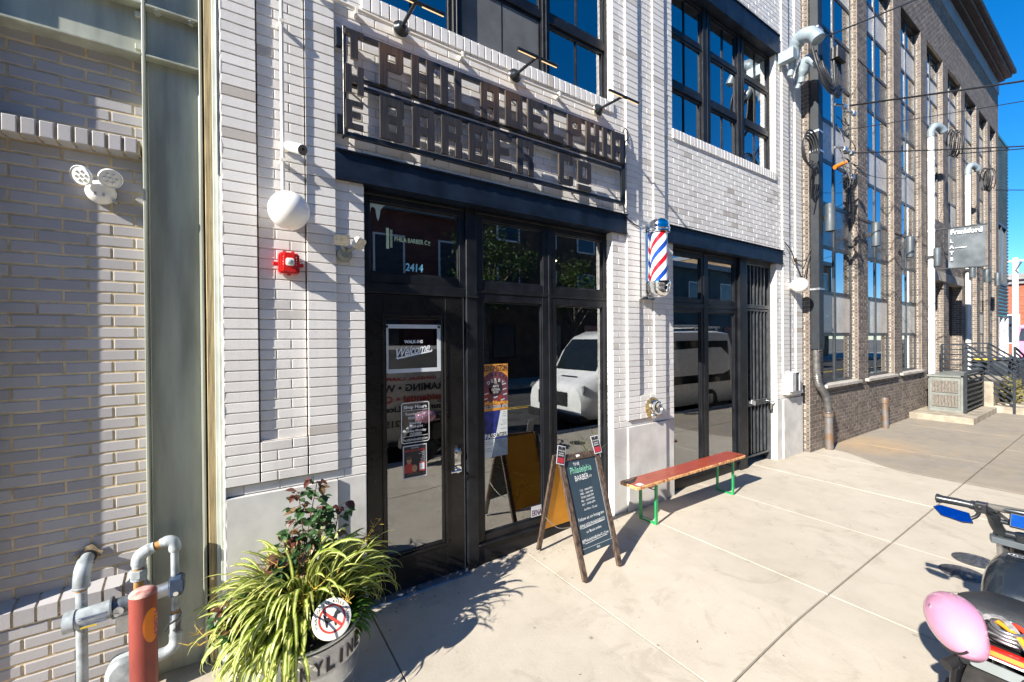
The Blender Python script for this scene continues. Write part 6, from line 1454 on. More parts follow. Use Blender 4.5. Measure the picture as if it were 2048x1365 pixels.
# banner
bnr = thing('banner', 'grey cloth banner with white letters hanging out over the flats entrance', 'banner', (14.75, -.6, 3.45))
bx = 14.75
b = MB(); n = 14; vs = []
for i in range(n+1):
    for j in range(n+1):
        u, v_ = i/n, j/n; y_ = -.30-.62*u; z_ = 3.50+.97*v_-.04*u-.02*(1-v_)*math.sin(u*pi); xx = bx+.018*math.sin(v_*6+u*3)*(1-v_)+.01*math.sin(u*9)*(1-v_); vs.append((xx, y_, z_))
b.raw(vs, [(i*(n+1)+j, (i+1)*(n+1)+j, (i+1)*(n+1)+j+1, i*(n+1)+j+1) for i in range(n) for j in range(n)])
b.build('cloth', M('grey_banner_cloth', (.10,.118,.135), .55, .0, var=.15, scale=5, spec=.35), bnr, smooth=80)
b = MB(); D_ = V((0, -1, -.06)).normalized(); b.text('Frankford', .155, (bx-.03, -.61, 4.29), D_, Z_, bold=.03, fit=.52)
for k, ch in enumerate('LATS'): b.text(ch, .11, (bx-.034, -.365, 4.10-.145*k), D_, Z_, bold=.02)
b.bar((bx-.034, -.42, 3.965), (bx-.034, -.62, 3.955), .002, .016); b.build('lettering', ink_w, bnr)
b = MB(); b.tube([(bx, -.06, 4.485), (bx, -.95, 4.44)], .016, 8); b.tube([(bx, -.06, 3.49), (bx, -.95, 3.45)], .016, 8); b.build('arm', gp, bnr, smooth=50)
# concrete step, slatted hatch box, entrance stair and its rails
stp = M('worn_concrete_step', (.33,.285,.22), .85, var=.2, scale=4, bump=.4)
b = MB(); b.box(12.55, 14.95, -1.06, -.02, -.05, .13); tag(b.build('concrete_step', stp, bevel=.015, seg=2), 'low concrete slab under the slatted box at the flats entrance', 'step')
ux = thing('hatch_box', 'grey box with vertical timber slats standing on the low concrete slab', 'hatch', (13.75, -.42, .13))
b = MB(); b.box(13.25, 13.30, -.76, -.26, .13, .90); b.box(13.30, 14.9, -.28, -.23, .13, .90); b.box(13.22, 14.9, -.80, -.23, .90, .94); b.box(13.22, 13.3, -.80, -.76, .13, .94); b.box(13.21, 13.3, -.78, -.26, .13, .19); b.build('case', M('grey_green_case', (.17,.18,.165), .6, var=.12), ux, bevel=.004)
slat = M('weathered_slat', (.16,.14,.12), .85, var=.4, scale=6, stretch=(20, 20, 2))
for k in range(8):
    for z0, z1 in ((.56, .82), (.24, .50)):
        b = MB(); y_ = -.31-.052*k; b.box(13.225, 13.25, y_-.043, y_, z0, z1); b.build('slat', slat, ux)
rlm = M('dark_rail_paint', (.028,.034,.042), .4, .3, var=.1)
rl = thing('railing', 'dark steel guard rail of level bars around the slatted box', 'railing', (14.0, -.9, .13))
for (x, y) in ((13.2, -.84), (14.9, -.84)):
    b = MB(); b.box(x-.022, x+.022, y-.022, y+.022, .13, 1.0); b.build('post', rlm, rl)
b = MB()
for k in range(8): b.bar((13.2, -.84, .2+.105*k), (14.9, -.84, .2+.105*k), .028, .032)
b.bar((13.2, -.84, 1.0), (14.9, -.84, 1.0), .045, .035); b.build('bars', rlm, rl)
stt = thing('stair', 'concrete stair climbing to the flats doors between dark rails', 'stair', (15.9, -.9, 0))
b = MB(); b.box(15.0, 17.4, -1.0, -.09, -.05, .72); b.build('landing', stp, stt, bevel=.01)
for k in range(4):
    b = MB(); b.box(17.4+.32*k, 17.72+.32*k, -1.0, -.09, -.05, .72-.16*(k+1)+.02); b.build('tread', stp, stt, bevel=.008)
b = MB(); b.box(15.0, 15.4, -1.9, -1.0, -.05, .15); b.box(15.4, 17.4, -1.5, -1.0, -.05, .18); b.build('lower_slab', stp, stt, bevel=.01)
def railing(name, label, pts, h, nb, posts):
    d = thing(name, label, 'railing', pts[0]); 
    for (a, f_) in posts:
        p = V(pts[a]).lerp(V(pts[min(a+1, len(pts)-1)]), f_); b = MB(); b.box(p.x-.022, p.x+.022, p.y-.022, p.y+.022, p.z-.12, p.z+h); b.build('post', rlm, d)
    b = MB()
    for i in range(len(pts)-1):
        for k in range(nb): b.bar(V(pts[i])+Z_*(.12+(h-.12)*k/nb), V(pts[i+1])+Z_*(.12+(h-.12)*k/nb), .030, .030)
        b.bar(V(pts[i])+Z_*h, V(pts[i+1])+Z_*h, .045, .035)
    b.build('bars', rlm, d)
railing('railing', 'dark rail sloping down the near side of the entrance stair toward the pavement', [(15.05, -.12, .72), (15.05, -.55, .72), (15.0, -1.32, .05)], .88, 6, ((0, 0), (1, 0), (2, 0)))
railing('railing', 'dark rail along the landing and down the far side of the stair', [(17.35, -.12, .72), (17.35, -.60, .72), (17.2, -1.45, .02)], .88, 6, ((0, 0), (1, 0), (2, 0)))
railing('railing', 'long dark rail running up the street beyond the entrance stair', [(17.5, -1.05, .62), (20.5, -1.05, .10)], .88, 6, ((0, 0), (0, .5), (1, 0)))
bn_m = M('dark_bin_plastic', (.035,.045,.055), .5, var=.2)
bi_ = thing('wheelie_bin', 'dark wheeled bin with a yellow lid edge behind the entrance rails', 'bin', (19.2, -.55, 0))
b = MB(); b.prism([(-.75, 0), (.75, 0), (.85, 1.05), (-.85, 1.05)], (18.3, -.55, .05), V((0, -.62, 0)), Z_, X_*1.2); b.build('body', bn_m, bi_, bevel=.03)
b = MB(); b.box(18.25, 19.55, -1.1, .0, 1.1, 1.16); b.build('lid', bn_m, bi_, bevel=.02); b = MB(); b.box(18.22, 18.255, -.62, -.05, 1.10, 1.15); b.build('yellow_edge', M('yellow_lid', (.62,.42,.03), .5), bi_)
for y_ in (-1.0, -.1):
    b = MB(); b.cyl((18.5, y_-.03, .1), (18.5, y_+.03, .1), .1, n=20); b.build('wheel', rubber, bi_)
# shrub at the stair foot
def bush(name, label, c_, rad_, n, m, lf=.06, cat='shrub', stem=None):
    d = thing(name, label, cat, (c_[0], c_[1], c_[2]-rad_[2])); b = MB(); c_ = V(c_)
    for k in range(n):
        while True:
            q = V((R.uniform(-1, 1), R.uniform(-1, 1), R.uniform(-1, 1)))
            if .25 < q.length < 1 and R.random() < q.length+.1: break
        cl = .8+.25*math.sin(q.x*7+q.z*5)+.2*math.sin(q.y*9)
        p = c_+V((q.x*rad_[0], q.y*rad_[1], q.z*rad_[2]))*cl
        a = V((R.gauss(0, 1), R.gauss(0, 1), R.gauss(0, 1))).normalized(); e = a.orthogonal().normalized(); s_ = lf*R.uniform(.6, 1.3)
        b.face([p-a*s_, p+e*s_*.45, p+a*s_, p-e*s_*.45], 0, [(0, 0), (.5, 0), (1, 1), (.5, 1)])
    b.build('foliage', m, d); return d
far_leaf = leafmat('far_leaf', (.05,.085,.02), (.08,.13,.03), .3, False, .5); dry_leaf = leafmat('dry_leaf', (.22,.20,.08), (.30,.26,.12), .3, False, .4)
bush('dry_weeds', 'dry straw coloured weeds between the entrance rails', (15.9, -1.15, .45), (.5, .25, .35), 260, dry_leaf, .09, 'weeds')
# teal corrugated building
te = thing('metal_building', 'teal corrugated metal clad building beyond the tan flats', 'building', (26, 2, 0))
tealm = M('teal_corrugated', (.04,.22,.28), .45, .0, var=.12, scale=1)
b = MB()
def corr(x0, x1, z0, z1, y):
    n = int((z1-z0)/.13)
    for i in range(n):
        a, c_ = z0+(z1-z0)*i/n, z0+(z1-z0)*(i+1)/n; m_ = (a+c_)/2; b.face([(x0, y, a), (x1, y, a), (x1, y-.055, m_), (x0, y-.055, m_)]); b.face([(x0, y-.055, m_), (x1, y-.055, m_), (x1, y, c_), (x0, y, c_)])
ty0 = .12
corr(23.05, 26.2, 6.1, 9.3, ty0); corr(23.05, 26.2, 2.5, 3.75, ty0); corr(23.05, 23.6, 3.75, 6.1, ty0); corr(25.75, 26.2, 3.75, 6.1, ty0)
b.box(23.06, 26.19, ty0+.02, 8, 2.45, 9.3); b.box(23.05, 26.25, ty0-.07, 8.1, 9.3, 9.4); b.build('wall', tealm, te)
b = MB(); frame_rect(b, 23.6, 25.75, 3.75, 6.1, .08, ty0-.06, ty0+.05); b.box(24.65, 24.72, ty0-.05, ty0+.04, 3.83, 6.02); wn = b.build('window', fr_m, te)
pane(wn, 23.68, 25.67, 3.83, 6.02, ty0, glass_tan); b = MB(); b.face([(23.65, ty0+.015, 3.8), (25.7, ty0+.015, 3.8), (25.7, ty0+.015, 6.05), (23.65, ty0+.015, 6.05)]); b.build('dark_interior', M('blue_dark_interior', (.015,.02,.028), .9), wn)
b = MB(); b.box(23.05, 26.2, ty0+.4, 8, -.1, 2.45); b.build('ground_floor', M('dark_core', (.10,.085,.07), .9), te)
for x in (24.2, 25.2, 26.1):
    b = MB(); b.box(x-.09, x+.09, ty0-.05, ty0+.12, -.05, 2.5); b.build('post', M('white_post_paint', (.66,.68,.68), .5), te)
b = MB(); b.box(22.93, 23.05, -.05, 4, -.1, 9.2); b.build('corner_trim', cor, te)
# drain, wires and pole beyond
up = thing('utility_pole', 'pale utility pole beyond the teal building', 'utility pole', (34.5, .82, 0)); b = MB(); b.cyl((34.5, .82, -.1), (34.5, .82, 5.9), .13, .11, 20); b.build('shaft', wm, up, smooth=40)
b = MB(); b.bar((34.5, .1, 5.75), (34.5, 1.3, 5.75), .1, .1); b.bar((34.45, .82, 5.2), (33.6, .5, 5.6), .05, .05); b.build('cross_arm', M('grey_clip', (.4,.4,.4), .4), up)
rb = thing('brick_building', 'red brick row building at the far end of the street with a grey roof cornice', 'building', (42, 1, 0))
b = MB(); b.box(40, 52, -3, 12, -.1, 5.2); b.build('wall', M('far_red_brick', (.30,.10,.055), .85, var=.25, scale=3, stretch=(1, 1, 12)), rb)
b = MB(); b.box(39.6, 52.3, -3.4, 12.3, 5.2, 5.55); b.box(39.8, 52, -3.2, 12, 4.95, 5.2); b.build('cornice', M('grey_roof_trim', (.22,.22,.22), .7), rb)
for k, y_ in enumerate((-2.0, -.2, 1.6)):
    b = MB(); b.box(39.96, 40.0, y_-.35, y_+.35, 1.3, 3.1); w_ = b.build('window', white_pl, rb); b = MB(); b.box(39.94, 39.96, y_-.28, y_+.28, 1.37, 3.03); b.build('pane', spm, w_)
pv = thing('parked_van', 'bright pink parked van at the far right end of the street', 'van', (37.5, .25, 0)); pk = M('pink_van_paint', (.72,.22,.42), .35, var=.05)
b = MB(); b.prism([(-1.0, .45), (1.0, .45), (1.0, 1.5), (.85, 2.5), (-.85, 2.5), (-1.0, 1.5)], (36.3, .1, -.1), V((0, -1, 0)), Z_, X_*4.2); b.build('body', pk, pv, bevel=.12, seg=3)
b = MB(); b.prism([(-.82, 1.6), (.82, 1.6), (.72, 2.3), (-.72, 2.3)], (36.28, .1, -.1), V((0, -1, 0)), Z_, X_*.1); b.build('windscreen', spm, pv)
for y_ in (-.75, .95):
    for x in (37.1, 39.6):
        b = MB(); b.cyl((x, y_-.1, .28), (x, y_+.1, .28), .36, n=24); b.build('wheel', rubber, pv)
# overhead wires ------------------------------------------------------------
def wire(label, pts, r_=.012, name='overhead_wire', k=10, grp=None):
    b = MB(); b.tube(smoothpath(pts, k), r_, 6); return tag(b.build(name, cable_k if r_ > .008 else cable_k, smooth=60), label, 'wire', grp)
def sag(p, q, s_): p, q = V(p), V(q); return [p, p.lerp(q, .25)-Z_*s_*.75, p.lerp(q, .5)-Z_*s_, p.lerp(q, .75)-Z_*s_*.75, q]
wire('uppermost wire, rising from the corner service heads past the tan windows', sag((7.0, -.45, 6.05), (26, -7.5, 17.5), .5), .010)
wire('thick wire crossing the tan facade to the right just under the uppermost', sag((7.9, -.5, 5.35), (20, -9.0, 8.6), .45), .014)
wire('thin wire running just below the thick one across the tan facade', sag((7.9, -.45, 5.0), (20, -9.2, 8.2), .35), .006)
wire('pale wire from the clamps below, crossing in front of the first mast', sag((7.9, -.42, 4.65), (20, -9.0, 5.9), .3), .010)
wire('wire leaving the first white mast head toward the street', sag((14.6, -.5, 6.2), (26, -9.0, 7.4), .15), .012)
wire('wire leaving the second white mast head toward the street', sag((18.3, -.6, 6.0), (30, -8.0, 6.6), .2), .012)
wire('faint high wire crossing the sky above the cornice corner', sag((7.6, -.4, 7.4), (30, -9.0, 15.5), .5), .006)
wire('faint wire slanting from the far pole over the pavement', sag((34.4, .4, 5.6), (19, -9.0, 7.4), .3), .008)
wire('slack thin wire strung low across the third and fourth tan bays', sag((7.9, -.42, 4.45), (14.2, -.4, 6.1), .35), .005)
# service heads on the corner
sh_ = thing('service_entrance', 'two pale grey cable hoods with looping black cables at the white building corner', 'cable hoods', (6.9, -.3, 5.2))
b = MB(); hc_ = [(6.93, -.12, 5.80), (6.91, -.14, 6.02), (6.88, -.25, 6.14), (6.82, -.42, 6.06), (6.80, -.50, 5.92)]
b.tube(smoothpath(hc_, 6), [.05]*3+[.085]*6+[.10]*9+[.085]*6+[.05], 20); b.build('large_head', wh, sh_, smooth=60)
b = MB(); b.tube(smoothpath([(7.12, -.15, 5.62), (7.10, -.18, 5.80), (7.08, -.27, 5.88), (7.06, -.38, 5.74)], 6), [.05]*4+[.085]*10+[.05]*5, 18); b.build('small_head', wh, sh_, smooth=60)
b = MB(); b.tube([(7.12, -.15, 5.66), (7.12, -.10, 5.56)], .035, 14); b.build('short_riser', wh, sh_, smooth=50); b = MB(); b.tube([(6.93, -.12, 5.84), (6.94, -.08, 5.70)], .045, 14); b.box(6.75, 6.86, -.2, .0, 5.85, 6.0); b.build('riser', wh, sh_, smooth=50)
b = MB()
for k in range(9):
    x0 = 6.80+.045*k-.03*(k % 2); dpth = 5.26+.10*R.random(); x1 = 7.33+.055*(k % 5)
    b.tube(smoothpath([(x0, -.42+.02*(k % 3), 5.86), (x0-.02, -.48, 5.60), (x0+.08, -.52, dpth+.08), ((x0+x1)/2, -.54, dpth), (x1-.08, -.54, dpth+.1), (x1, -.50, 5.55), (x1+.02, -.48, 5.92+.04*(k % 2))], 7), .017, 8)
b.build('cable_loops', cable_k, sh_, smooth=60)
b = MB()
for k in range(10): b.cyl((7.33+.055*(k % 5), -.48-.05*(k//5), 5.86), (7.34+.055*(k % 5), -.48-.05*(k//5), 6.03), .032, .026, 10)
b.build('connector', black_pl, sh_, smooth=40)
b = MB()
for k in range(4):
    c_ = (7.05, -.25, 4.55); r_ = .16+.03*k; b.tube([(c_[0]+r_*math.cos(2*pi*i/18), c_[1]-.02*k, c_[2]+r_*1.1*math.sin(2*pi*i/18)) for i in range(17)], .012, 6)
b.tube(smoothpath([(7.1, -.3, 4.4), (7.2, -.25, 4.1), (7.3, -.2, 3.9)], 5), .01, 6); b.build('spare_coil', cable_k, sh_, smooth=60)
cl = thing('cable_clamps', 'cluster of silver, white and orange cable clamps and thin tangled wires beside the downpipe', 'cable clamps', (7.95, -.45, 4.3))
b = MB()
for (x, z) in ((7.55, 5.30), (7.92, 5.30), (7.55, 4.66), (7.80, 4.66), (7.85, 4.30)): b.tube([(x, -.42, z), (x+.16, -.48, z+.01)], .018, 8); b.obox((x+.2, -.48, z), (.05, 0, 0), (0, .02, 0), (0, 0, .03))
b.build('silver_clamp', galv, cl)
b = MB(); b.tube([(7.55, -.42, 4.36), (7.78, -.48, 4.46)], .03, 8); b.build('orange_clamp', M('orange_plastic', (.75,.20,.01), .45), cl, smooth=40)
b = MB()
for k in range(14):
    p = V((7.55+R.uniform(0, .5), -.42, 4.2+R.uniform(0, 1.1))); q = p+V((R.uniform(-.2, .35), -.05, R.uniform(-.7, .2))); b.tube(smoothpath([p, p.lerp(q, .5)+V((R.uniform(-.15, .15), -.08, -.12)), q], 5), .006, 5)
b.build('tangled_wires', cable_k, cl, smooth=60)
wire('thin wires looping from the far pier to the downpipe above the second globe lamp', [(6.87, -.02, 3.24), (7.0, -.05, 3.12), (7.15, -.04, 2.98), (7.24, -.02, 3.0), (7.5, -.04, 3.02), (7.56, -.1, 3.2)], .008, 'loose_wire')
wire('thin wire hanging from the drilled hole on the far pier', [(7.24, -.01, 3.01), (7.27, -.04, 2.86), (7.40, -.05, 2.72), (7.48, -.06, 2.85), (7.55, -.09, 3.1)], .008, 'loose_wire')
b = MB(); b.cyl((7.24, .0, 3.01), (7.24, -.02, 3.01), .035, n=16); tag(b.build('cable_gland', M('brass_hinge', (.45,.33,.16), .4, .8), smooth=40), 'small round brass cable gland on the far pier above the globe', 'cable gland')
# valve covers in the pavement
for k, (x, y, lab) in enumerate(((4.64, -2.22, 'round iron valve cover in the pavement, the nearer of two beside the moped'), (4.98, -2.23, 'round iron valve cover in the pavement, the farther of two beside the moped'))):
    b = MB(); b.lathe((x, y, .001), Z_, [(.13, 0), (.13, .004), (.115, .005), (.115, .002), (.105, .002), (.10, .005), (0, .005)], 32)
    for j in range(5): b.box(x-.07, x+.07, y-.062+.026*j, y-.052+.026*j, .0055, .009)
    tag(b.build('valve_cover', M('cast_iron', (.12,.125,.135), .5, .6, var=.3, scale=40), smooth=40), lab, 'valve cover')

# grit and dry leaf scraps gathered along the wall foot
b = MB()
for k in range(260):
    x = R.uniform(-.9, 14) if k % 3 else R.uniform(-.3, 3.4); y = -abs(R.gauss(.0, .10))-.03 if k % 4 else R.uniform(-2.6, -.1)
    if .775 < x < 3.25: y = y*.8+.02
    z = gz(x)+.003; s_ = R.uniform(.003, .010); a = R.uniform(0, pi)
    e = V((math.cos(a), math.sin(a), R.uniform(0, .4)))*s_; f_ = V((-math.sin(a), math.cos(a), R.uniform(0, .5)))*s_*.6; c_ = V((x, y, z))
    b.face([c_-e, c_-f_, c_+e, c_+f_])
tag(b.build('wall_foot_litter', M('litter_scraps', (.16,.115,.065), .9, var=.5, scale=40)), 'dry leaf scraps and grit lying along the foot of the walls', 'litter', kind='stuff')
# ------------------------------------------------------------------ the street behind the camera, seen in the glass
wpaint = M('white_van_paint', (.78,.79,.78), .25, var=.04, coat=.5)
carglass = M('dark_car_glass', (.012,.016,.018), .05, var=.1, spec=.8)
blackt = M('black_trim', (.02,.02,.022), .5, var=.2)
def vwheel(parent, x, y, z, r_=.34, w_=.22):
    b = MB(); b.lathe((x, y, z), Y_, [(r_*.62, -w_/2), (r_*.95, -w_/2), (r_, -w_*.3), (r_, w_*.3), (r_*.95, w_/2), (r_*.62, w_/2)], 32); t_ = b.build('wheel', rubber, parent, smooth=40)
    b = MB(); b.lathe((x, y, z), Y_, [(0, -w_*.42), (r_*.25, -w_*.45), (r_*.62, -w_*.36), (r_*.62, w_*.36), (r_*.25, w_*.45), (0, w_*.42)], 24); b.build('rim', alloy, t_, smooth=40)
RZ = -.24
def loft(secs, n=24, pw=.35):
    """body skin from cross sections (x, half width, z bottom, z top, roof half width)"""
    b = MB(); vs = []
    for x, hw, z0, z1, tw, yc in secs:
        ring = [(-hw*.92, z0), (-hw, z0+.12*(z1-z0)), (-hw, z0+.55*(z1-z0)), (-(hw+tw)/2-.01, z0+.80*(z1-z0)), (-tw, z1-.05), (-tw+.09, z1), (tw-.09, z1), (tw, z1-.05), ((hw+tw)/2+.01, z0+.80*(z1-z0)), (hw, z0+.55*(z1-z0)), (hw, z0+.12*(z1-z0)), (hw*.92, z0)]
        vs += [(x, yc+u, z) for u, z in ring]
    k = 12; fs = [tuple(range(k))[::-1], tuple(range(len(vs)-k, len(vs)))]
    for i in range(len(secs)-1):
        for j in range(k): fs.append((i*k+j, i*k+(j+1) % k, (i+1)*k+(j+1) % k, (i+1)*k+j))
    b.raw(vs, [f[::-1] for f in fs]); return b
# white panel van, nose to the left
tv = thing('parked_van', 'white panel van at the kerb, nose toward the shop door, seen in the shop window', 'van', (0, 0, 0), local=True); tv.location = (1.15, 0, 0); yc = -4.35
b = loft([(5.02, .70, .12, .62, .62, yc), (5.06, .88, .06, .74, .74, yc), (5.25, .96, .04, .86, .80, yc), (5.66, .98, .04, 1.02, .82, yc), (5.98, .98, .04, 1.55, .80, yc), (6.30, .98, .04, 1.86, .80, yc), (6.75, .98, .04, 2.0, .82, yc), (10.2, .98, .04, 2.02, .84, yc), (10.75, .97, .06, 1.98, .82, yc), (10.80, .92, .15, 1.9, .76, yc)])
b.build('body', wpaint, tv, smooth=40)
b = MB(); b.raw([(5.69, yc-.70, 1.06), (5.69, yc+.70, 1.06), (5.98, yc+.69, 1.55), (5.98, yc-.69, 1.55), (6.22, yc+.67, 1.785), (6.22, yc-.67, 1.785)], [(0,1,2,3), (3,2,4,5)]); b.v = [(x-.016, y, z+.014) for x, y, z in b.v]; b.build('windscreen', M('dark_windscreen', (.012,.016,.018), .08, var=.1, spec=.35), tv)
for s_ in (-1, 1):
    b = MB(); b.raw([(5.95, yc+s_*.975, 1.08), (6.8, yc+s_*.99, 1.08), (6.8, yc+s_*.90, 1.72), (6.35, yc+s_*.895, 1.70)], [(0,1,2,3)]); b.raw([(6.95, yc+s_*.995, .62), (10.55, yc+s_*.995, .62), (10.55, yc+s_*.915, 1.74), (6.95, yc+s_*.91, 1.74)], [(0,1,2,3)]); b.build('side_window', carglass, tv)  # rear pane enlarged: its dark glass also stands in for the shaded van side
    b = MB(); b.prism([(-.16, -.05), (.10, -.10), (.2, .02), (.16, .10), (-.10, .06)], (5.16, yc+s_*.80, .70), V((.5, -s_*.86, 0)).normalized()*-s_, Z_, V((.1, -s_*.05, 0))); b.build('headlight', M('headlamp_glass', (.30,.32,.33), .08, .6), tv)
    b = MB(); b.ball((6.05, yc+s_*1.12, 1.22), (.08, .10, .18), 14, 8); b.bar((6.1, yc+s_*.98, 1.1), (6.05, yc+s_*1.1, 1.15), .05, .05); b.build('wing_mirror', blackt, tv, smooth=50)
    for x in (6.15, 9.6): vwheel(tv, x, yc+s_*.88, RZ+.35)
b = MB(); b.box(5.0, 5.06, yc-.5, yc+.5, .30, .62); b.box(4.98, 5.3, yc-.9, yc+.9, -.02, .16); b.build('grille', blackt, tv, bevel=.02)
b = MB(); b.prism([(-.3, 0), (.3, 0), (.25, .06), (-.25, .06)], (5.4, yc+.1, .925), V((0, 1, 0)), V((.9, 0, .38)).normalized(), V((0, 0, -.01))); b.build('bonnet_scoop', blackt, tv)
b = MB()
for y_ in (-.7, .7): b.tube([(7.2, yc+y_, 2.12), (10.5, yc+y_, 2.12)], .025, 8)
for x in (7.4, 8.4, 9.4, 10.3): b.tube([(x, yc-.75, 2.0), (x, yc-.72, 2.12), (x, yc+.72, 2.12), (x, yc+.75, 2.0)], .022, 8)
for y_ in (-.25, .25): b.tube([(7.0, yc+y_, 2.17), (10.7, yc+y_, 2.17)], .022, 8)
for k in range(12): b.tube([(7.1+.3*k, yc-.25, 2.17), (7.1+.3*k, yc+.25, 2.17)], .014, 6)
b.build('roof_rack', M('grey_clip', (.4,.4,.4), .4), tv)
# contractor's van with lettering
cv = thing('work_van', 'cream work van lettered for framing and wall work, at the kerb opposite the shop door', 'van', (.6, -4.4, RZ)); yc = -4.42; ys_ = yc+.99
cream = M('cream_van_paint', (.60,.56,.49), .3, var=.06, coat=.3)
b = loft([(-2.1, .9, .22, 1.5, .84, yc), (-2.0, .97, .14, 1.70, .86, yc), (2.0, .98, .14, 1.72, .86, yc), (3.75, .98, .14, 1.70, .86, yc), (3.95, .97, .14, 1.05, .90, yc), (4.28, .95, .14, .95, .88, yc), (4.36, .9, .2, .80, .80, yc)])
b.build('body', cream, cv, smooth=40)
b = MB(); O_ = V((0, ys_-.008, 0)); U_ = V((-1, 0, 0))
b.box(-1.9, 3.6, ys_-.13, ys_+.004, .10, .16); b.build('sill_trim', blackt, cv)
def vtext(b, s_, x, z, size, fit): b.text(s_, size, (x, ys_-.002-.0*z+(.006 if z < 1.05 else -.028*(z-1.05)/.35), z), V((-1, 0, 0)), V((0, -.05 if z > 1.0 else 0, 1)), align='L', bold=.03, fit=fit)
b = MB(); vtext(b, 'FRAMING • WALL • DRYWALL', 3.10, .985, .16, 2.4); vtext(b, 'Insured and Licensed #', 3.10, .66, .13, 1.55); vtext(b, '(215) 555-1128', 2.30, .42, .14, 1.0); b.build('black_lettering', ink_k, cv)
b = MB(); vtext(b, 'Residential • Commercial', 3.12, .81, .15, 1.9); vtext(b, 'GENERAL CARPENTRY', 2.9, 1.16, .07, 1.2); b.build('red_lettering', ink_r, cv)
b = MB(); b.raw([(3.70, yc-.75, 1.08), (3.70, yc+.75, 1.08), (3.58, yc+.72, 1.6), (3.58, yc-.72, 1.6)], [(0,1,2,3)]); b.v = [(x+.19, y, z) for x, y, z in b.v]; b.build('windscreen', carglass, cv)
for s_ in (-1, 1):
    for x in (-1.2, 3.05): vwheel(cv, x, yc+s_*.88, RZ+.36, .36)
# white sedan and silver SUV further up
sd = thing('parked_car', 'white saloon car parked behind the white panel van', 'car', (14, -4.3, RZ)); yc = -4.3
b = loft([(11.75, .62, .05, .40, .60, yc), (11.82, .80, .0, .50, .74, yc), (12.2, .89, -.02, .60, .80, yc), (13.0, .90, -.02, .70, .80, yc), (13.75, .90, -.02, 1.12, .62, yc), (14.2, .90, -.02, 1.22, .60, yc), (15.1, .90, -.02, 1.18, .60, yc), (15.8, .89, -.02, .85, .72, yc), (16.25, .85, .02, .80, .74, yc), (16.3, .7, .1, .7, .66, yc)]); b.build('body', wpaint, sd, smooth=40)
b = MB(); b.raw([(13.03, yc-.74, .72), (13.03, yc+.74, .72), (13.78, yc+.58, 1.115), (13.78, yc-.58, 1.115)], [(0,1,2,3)]); b.v = [(x-.02, y, z+.02) for x, y, z in b.v]; b.build('windscreen', carglass, sd)
for s_ in (-1, 1):
    b = MB(); b.raw([(13.3, yc+s_*.87, .70), (15.6, yc+s_*.87, .72), (15.1, yc+s_*.70, 1.08), (13.9, yc+s_*.70, 1.08)], [(0,1,2,3)]); b.build('side_window', carglass, sd)
    for x in (12.5, 15.4): vwheel(sd, x, yc+s_*.80, RZ+.31, .31, .2)
    b = MB(); b.ball((11.86, yc+s_*.62, .40), (.06, .16, .07), 14, 8); b.build('headlight', M('headlamp_glass', (.30,.32,.33), .08, .6), sd, smooth=60)
b = MB(); b.box(11.74, 11.8, yc-.6, yc+.6, .0, .26); b.build('grille', blackt, sd, bevel=.02)
su = thing('parked_car', 'silver estate car parked on the far side of the street', 'car', (30, -9.8, RZ)); yc = -9.9; sil = M('silver_car_paint', (.42,.44,.46), .25, .5, var=.04, coat=.5)
b = loft([(27.5, .8, .1, .75, .74, yc), (27.6, .92, .02, .85, .8, yc), (28.6, .93, .02, .92, .8, yc), (29.3, .93, .02, 1.42, .68, yc), (31.6, .93, .02, 1.46, .68, yc), (32.2, .92, .04, .95, .8, yc), (32.3, .85, .1, .85, .74, yc)]); b.build('body', sil, su, smooth=40)
for s_ in (-1, 1):
    b = MB(); b.raw([(28.9, yc+s_*.90, .92), (31.9, yc+s_*.90, .92), (31.5, yc+s_*.76, 1.36), (29.4, yc+s_*.76, 1.36)], [(0,1,2,3)]); b.build('side_window', carglass, su)
    for x in (28.4, 31.5): vwheel(su, x, yc+s_*.82, RZ+.34)
# buildings over the road
def block(x0, x1, h_, m, label, floors, bays, y0=-14.0, pm=spm):
    d = thing('street_building', label, 'building', ((x0+x1)/2, y0-4, -.1)); b = MB(); b.box(x0, x1, y0-9, y0, -.1, h_); b.build('wall', m, d)
    b = MB(); b.box(x0-.05, x1+.05, y0-9, y0+.3, h_, h_+.35); b.build('cornice', trim, d)
    for f_ in range(floors):
        for k in range(bays):
            xa = x0+(x1-x0)*(k+.25)/bays; xb = x0+(x1-x0)*(k+.72)/bays; za = .9+f_*(h_-.5)/floors; zb_ = za+(h_-.8)/floors*.62
            b = MB(); frame_rect(b, xa, xb, za, zb_, .08, y0+.002, y0+.05); w_ = b.build('window', white_pl if f_ else cor, d); b = MB(); b.face([(xa+.06, y0+.02, za+.06), (xb-.06, y0+.02, za+.06), (xb-.06, y0+.02, zb_-.06), (xa+.06, y0+.02, zb_-.06)][::-1]); b.build('pane', pm, w_)
sm1 = M('brown_brick_wall', (.12,.075,.05), .9, var=.25, scale=2); sm2 = M('ochre_render_wall', (.24,.17,.10), .9, var=.2, scale=1); sm3 = M('dark_red_wall', (.14,.05,.04), .9, var=.2, scale=2); sm4 = M('teal_render_wall', (.05,.10,.11), .8, var=.2, scale=1)
block(-24, -13, 8.0, sm3, 'dark red brick row house over the road, far behind to the left', 2, 4)
block(-12.8, -2, 9.5, sm1, 'brown brick warehouse over the road, left of the ochre one', 3, 4)
block(-1.8, 9.5, 7.2, sm3, 'dark red brick workshop over the road, facing the barber shop door', 2, 4)
block(9.7, 21, 9.0, sm1, 'tall brown brick building over the road, facing the tan flats', 3, 4)
block(21.2, 32, 6.5, sm4, 'low teal rendered building over the road', 2, 3)
block(32.2, 48, 8.5, sm2, 'ochre rendered block over the road, far up the street', 3, 5)
